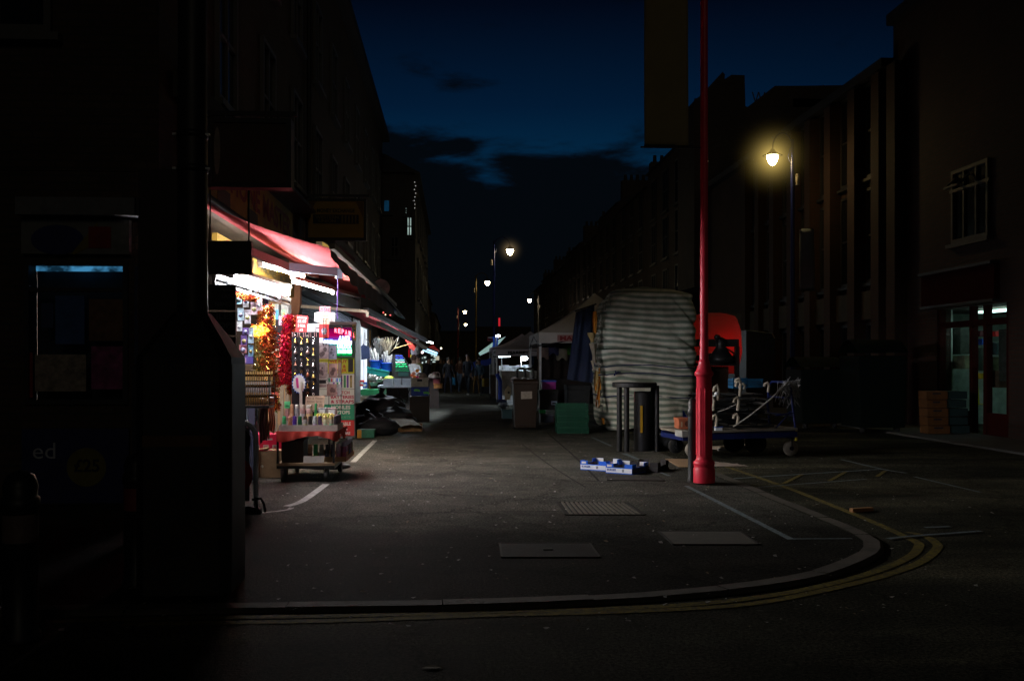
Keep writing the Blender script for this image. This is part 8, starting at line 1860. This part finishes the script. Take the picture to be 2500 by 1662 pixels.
for k in range(12): q.box(P(1030 + R.random()*32, 867 + R.random()*18, 48.9), (.05 + R.random()*.1, .03, .03 + R.random()*.06), R.random())
q.build('lit_goods', EM('goods_lit', (.8, 1, .95), .7, .5), T)
T = thing('work_lamp', 'hanging bulb cluster over the far left stalls', 'lamp', P(1036, 861, 48)); q = MB(); q.ball(P(1031, 860, 48), .07, 6); q.build('bulb', EM('bulb_rose', (1, .75, .75), 2), T); q = MB(); q.ball(P(1077, 850, 48), .045, 6); q.build('bulb', EM('bulb_warm', (1, .9, .7), 4), T); q = MB(); q.tube([P(1031, 856, 48), P(1077, 847, 48)], .01, 5); q.build('wire', black, T)
T = thing('shop_sign', 'narrow red, yellow and green lit signs behind the white-shirted person', 'shop sign', P(1000, 875, 36))
for u0, u1, v0, v1, c_, e_ in ((997, 1000, 852, 872, (1, .03, .05), .25), (1002, 1005, 866, 873, (1, .9, .05), .6), (1003, 1005, 845, 862, (.2, .9, .8), .25)):
    q = MB(); a, b = P(u0, v1, 36), P(u1, v0, 36); q.bb(a.x, 36, a.z, b.x, 36.05, b.z); q.build('panel', EM('panel_%d' % u0, c_, e_), T)
T = thing('hanging_sleeve', 'pale curved plastic sleeve hanging above the white-shirted person', 'sleeve', P(1010, 865, 33)); q = MB(); q.tube([P(1011, 846, 33), P(1009, 856, 33), P(1012, 868, 33), P(1015, 874, 33)], [.05, .09, .09, .05], 8); q.build('sleeve', M('sleeve_pale', (0.55, 0.52, 0.6), .4, emit=(.8, .75, 1), es=.08), T)
q = MB(); q.tube([P(1011, 838, 33), P(1011, 847, 33)], .02, 6); q.build('cord', black, T)
# barrow with cartons beyond the banana box
T = thing('hand_cart', 'low cart with a looped pale handle beyond the carton stack', 'cart', P(1062, 945, 30)); Y = 31; q = MB(); q.tube([P(1045, 922, Y), P(1056, 912, Y), P(1058, 909, Y), P(1071, 909, Y), P(1073, 912, Y), P(1073, 922, Y)], .022, 6); q.build('handle', M('handle_rose', (0.45, 0.36, 0.34), .5), T); q = MB(); a, b = P(1044, 925, Y), P(1075, 922, Y); q.bb(a.x, Y, a.z, b.x, Y + .8, b.z); q.bb(a.x + .05, Y + .2, 0.0, b.x - .05, Y + .6, a.z); q.build('bed', M('cart_dark', (0.05, 0.035, 0.03), .7), T)
simplebox('produce_carton', 'crimson carton on the cart beyond the stack', 1058, 1074, 926, 937, 30.6, .35, M('carton_crimson', (0.2, 0.04, 0.05), .8), 'carton'); simplebox('produce_carton', 'orange-brown carton on the ground beside the cart', 1059, 1080, 936, 948, 30.4, .35, M('carton_orange_brown', (0.3, 0.12, 0.03), .8), 'carton')
T = thing('glove_heap', 'bright orange and pink rags on the pale carton', 'rags', P(1010, 918, 24.6))
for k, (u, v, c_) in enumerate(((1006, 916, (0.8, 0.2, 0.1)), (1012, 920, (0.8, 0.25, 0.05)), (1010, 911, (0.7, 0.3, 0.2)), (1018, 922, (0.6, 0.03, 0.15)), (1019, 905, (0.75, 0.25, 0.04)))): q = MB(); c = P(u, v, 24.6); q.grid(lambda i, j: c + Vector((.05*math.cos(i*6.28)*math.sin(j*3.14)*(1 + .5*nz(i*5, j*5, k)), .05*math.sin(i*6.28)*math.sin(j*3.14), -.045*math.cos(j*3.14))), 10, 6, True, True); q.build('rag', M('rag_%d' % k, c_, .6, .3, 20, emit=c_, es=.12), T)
for lb, u in (('left flat cap resting on the cartons before the white-shirted person', 1027), ('right flat cap resting on the cart handle side', 1058)):
    T = thing('tweed_hat', lb, 'cap', P(u, 920, 26)); c = P(u, 920, 26 if u < 1050 else 31); q = MB(); q.lathe([(.16, -.02), (.17, 0), (.14, .07), (.07, .11), (.001, .12)], c, 14); q.build('crown', M('cap_grey', (0.3, 0.25, 0.22), .8), T); q = MB(); q.lathe([(.14, 0), (.2, -.012), (.14, .004)], c + Vector((.05, -.03, -.01)), 14); q.build('brim', M('cap_grey', (0.3, 0.25, 0.22), .8), T)
def person(label, loc, rz, h, shirt, trouser, lean=0.0, stride=.12, skin=(0.32, 0.19, 0.13), hair=(0.02, 0.015, 0.012), arm=.15, sleeves=True, shoes=(0.05, 0.05, 0.05), bagc=None):
    T = thing('person', label, 'person', loc, 'people in the street', rz)
    k = h/1.75
    V = []; E = []; Rd = []
    def ad(p, r, par=None):
        V.append(Vector(p)*k); Rd.append(r*k)
        if par is not None: E.append((par, len(V) - 1))
        return len(V) - 1
    ly = lambda z: -lean*max(0, z - .95)
    pel = ad((0, 0, .95), .135); sp1 = ad((0, ly(1.12), 1.12), .125, pel); ch = ad((0, ly(1.32), 1.32), .145, sp1); nk = ad((0, ly(1.47), 1.47), .06, ch); hd = ad((0, ly(1.55) - .01, 1.56), .075, nk); hd2 = ad((0, ly(1.66) - .012, 1.66), .09, hd); ad((0, ly(1.72) - .005, 1.725), .06, hd2)
    for s in (-1, 1):
        sh = ad((s*.18, ly(1.40), 1.40), .06, ch); el = ad((s*.235, ly(1.15) + .03 - arm*.3*s, 1.14), .042, sh); wr = ad((s*.22, ly(.95) - .10 - arm*s, .93), .03, el); hn = ad((s*.215, ly(.9) - .13 - arm*s, .87), .034, wr)
        for f_ in range(4): a = ad((s*.215 + (f_-1.5)*.017, ly(.9) - .14 - arm*s, .815 - .004*abs(f_-1.5)), .0085, hn); ad((s*.215 + (f_-1.5)*.016, ly(.9) - .12 - arm*s, .775 + .005*abs(f_-1.5)), .007, a)
        th_ = ad((s*.19, ly(.9) - .17 - arm*s, .845), .010, hn)
        hp = ad((s*.095, 0, .88), .095, pel); kn_ = ad((s*.10, -stride*s*.6, .5), .066, hp); an = ad((s*.10, stride*(-s)*.9 + .02, .09), .042, kn_); ad((s*.115, stride*(-s)*.9 - .12, .035), .036, an)
    me = bpy.data.meshes.new('skeleton'); me.from_pydata(V, E, []); o = bpy.data.objects.new('skeleton', me); COL.objects.link(o)
    m_ = o.modifiers.new('skin', 'SKIN'); m_.use_smooth_shade = True
    for i, sv in enumerate(me.skin_vertices[0].data): sv.radius = (Rd[i], Rd[i]*(.8 if i < 3 else 1)); sv.use_root = (i == 0)
    o.modifiers.new('sub', 'SUBSURF').levels = 1
    dg_ = bpy.context.evaluated_depsgraph_get(); me2 = bpy.data.meshes.new_from_object(o.evaluated_get(dg_)); bpy.data.objects.remove(o)
    me2.name = 'body'; me2.materials.clear()
    tagm = '%d' % len(MATS)
    for nm, c_ in (('skin_' + tagm, skin), ('shirt_' + tagm, shirt), ('trousers_' + tagm, trouser), ('shoe_' + tagm, shoes)): me2.materials.append(M(nm, c_, .75, .2, 12))
    for p in me2.polygons:
        z = p.center.z/k; x = abs(p.center.x)/k
        p.use_smooth = True
        if z > 1.46: p.material_index = 0
        elif x > .165 and z < (.95 if sleeves else 1.2): p.material_index = 0
        elif z < .09: p.material_index = 3
        elif z < .97 and x < .17: p.material_index = 2
        else: p.material_index = 1
    b = bpy.data.objects.new('body', me2); COL.objects.link(b); b.parent = T
    q = MB(); q.grid(lambda i, j: Vector((.098*math.cos(i*6.2832)*math.sin(j*1.9), (ly(1.66) + .012) + .105*math.sin(i*6.2832)*math.sin(j*1.9) + .012, 1.655 + .112*math.cos(j*1.9) - (.05*max(0, math.sin(i*6.2832))*j)))*k, 16, 8, True, True); q.build('hair', M('hair_' + tagm, hair, .6), T, local=True)
    for s in (-1, 1): q = MB(); q.ball(Vector((s*.033, ly(1.65) - .098, 1.655))*k, .009*k, 6); q.build('eye', ink, T, local=True)
    q = MB(); q.add([Vector(p)*k for p in ((-.014, ly(1.63) - .092, 1.615), (.014, ly(1.63) - .092, 1.615), (0, ly(1.63) - .122, 1.618), (0, ly(1.65) - .095, 1.655))], [(0, 1, 2), (0, 2, 3), (1, 3, 2)]); q.build('nose', M('skin_' + tagm, skin), T, local=True)
    if bagc:
        q = MB(); q.box(Vector((.24, -.02, .62))*k, (.12, .34, .36)); q.build('carried_bag', M('bag_%d' % len(MATS), bagc, .7), T, .02, local=True)
    return T
def at(u, Y): return (X_(u, Y), Y, 0)
person('person in a white shirt with their back turned behind the carton stack', at(1009, 31), math.radians(170), 1.68, (0.75, 0.74, 0.76), (0.05, 0.05, 0.06), .12, .06, hair=(0.08, 0.035, 0.02))
person('person with a yellow-green vest front right of the white-shirted one', at(1024, 33), math.radians(-60), 1.72, (0.16, 0.16, 0.05), (0.03, 0.03, 0.035), .08)
person('dark-clothed person stooping among the far left stalls', at(1038, 38), math.radians(60), 1.7, (0.03, 0.03, 0.035), (0.02, 0.02, 0.025), .25)
person('person carrying a large bright blue bag down the middle of the street', at(1094, 46), math.radians(20), 1.7, (0.03, 0.03, 0.04), (0.03, 0.03, 0.05), .05, .2, bagc=(0.03, 0.2, 0.4))
person('person in a brown coat walking with pale blue jeans', at(1122, 48), math.radians(150), 1.74, (0.12, 0.05, 0.03), (0.12, 0.17, 0.26), .08, .25, shoes=(.5, .5, .5))
person('tall person in dark clothes and white shoes, mid-stride by the blue tarpaulin', at(1143, 44), math.radians(-20), 1.84, (0.015, 0.018, 0.03), (0.015, 0.02, 0.035), .06, .3, shoes=(.55, .55, .55))
person('person in black standing just left of the blue-bag carrier', at(1075, 52), math.radians(0), 1.72, (0.02, 0.02, 0.022), (0.02, 0.02, 0.022))
person('person in an olive jacket in the far crowd', at(1062, 56), math.radians(40), 1.75, (0.10, 0.1, 0.05), (0.03, 0.03, 0.03))
person('person in a grey hood in the far crowd', at(1083, 60), math.radians(-30), 1.7, (0.07, 0.07, 0.075), (0.02, 0.02, 0.03))
person('person in a maroon jumper in the far crowd', at(1102, 64), math.radians(10), 1.75, (0.1, 0.03, 0.03), (0.02, 0.02, 0.03))
person('child-height dark figure by the far blue stall', at(1163, 45.5), math.radians(30), 1.5, (0.04, 0.05, 0.08), (0.15, 0.08, 0.02), .1)
person('stooping person with a yellow bag near the far wheeled bin', at(1176, 43.5), math.radians(-40), 1.66, (0.05, 0.09, 0.14), (0.03, 0.03, 0.03), .35, bagc=(0.3, 0.2, 0.02))
far_lights = EM('far_bulb', (.8, .95, 1), 30)
T = thing('strip_lamp', 'cool strip light hung over the far crowd', 'strip light', P(1050, 868, 44)); q = MB(); q.tube([(-1.2, 43, 2.35), (-1.0, 45.5, 2.35)], .03, 6); q.build('tube', far_lights, T); q = MB(); q.beam((-1.2, 43, 2.41), (-1.0, 45.5, 2.41), .08, .05); q.build('batten', fixm, T)
# weak warm fill added for unseen street lamps behind the camera
sl = bpy.data.lights.new('fill_sun', 'SUN'); sl.energy = 0.036; sl.angle = math.radians(15); sl.color = (1, .88, .66)
so = bpy.data.objects.new('fill_sun', sl); COL.objects.link(so); so.rotation_euler = (math.radians(70), 0, math.radians(8))
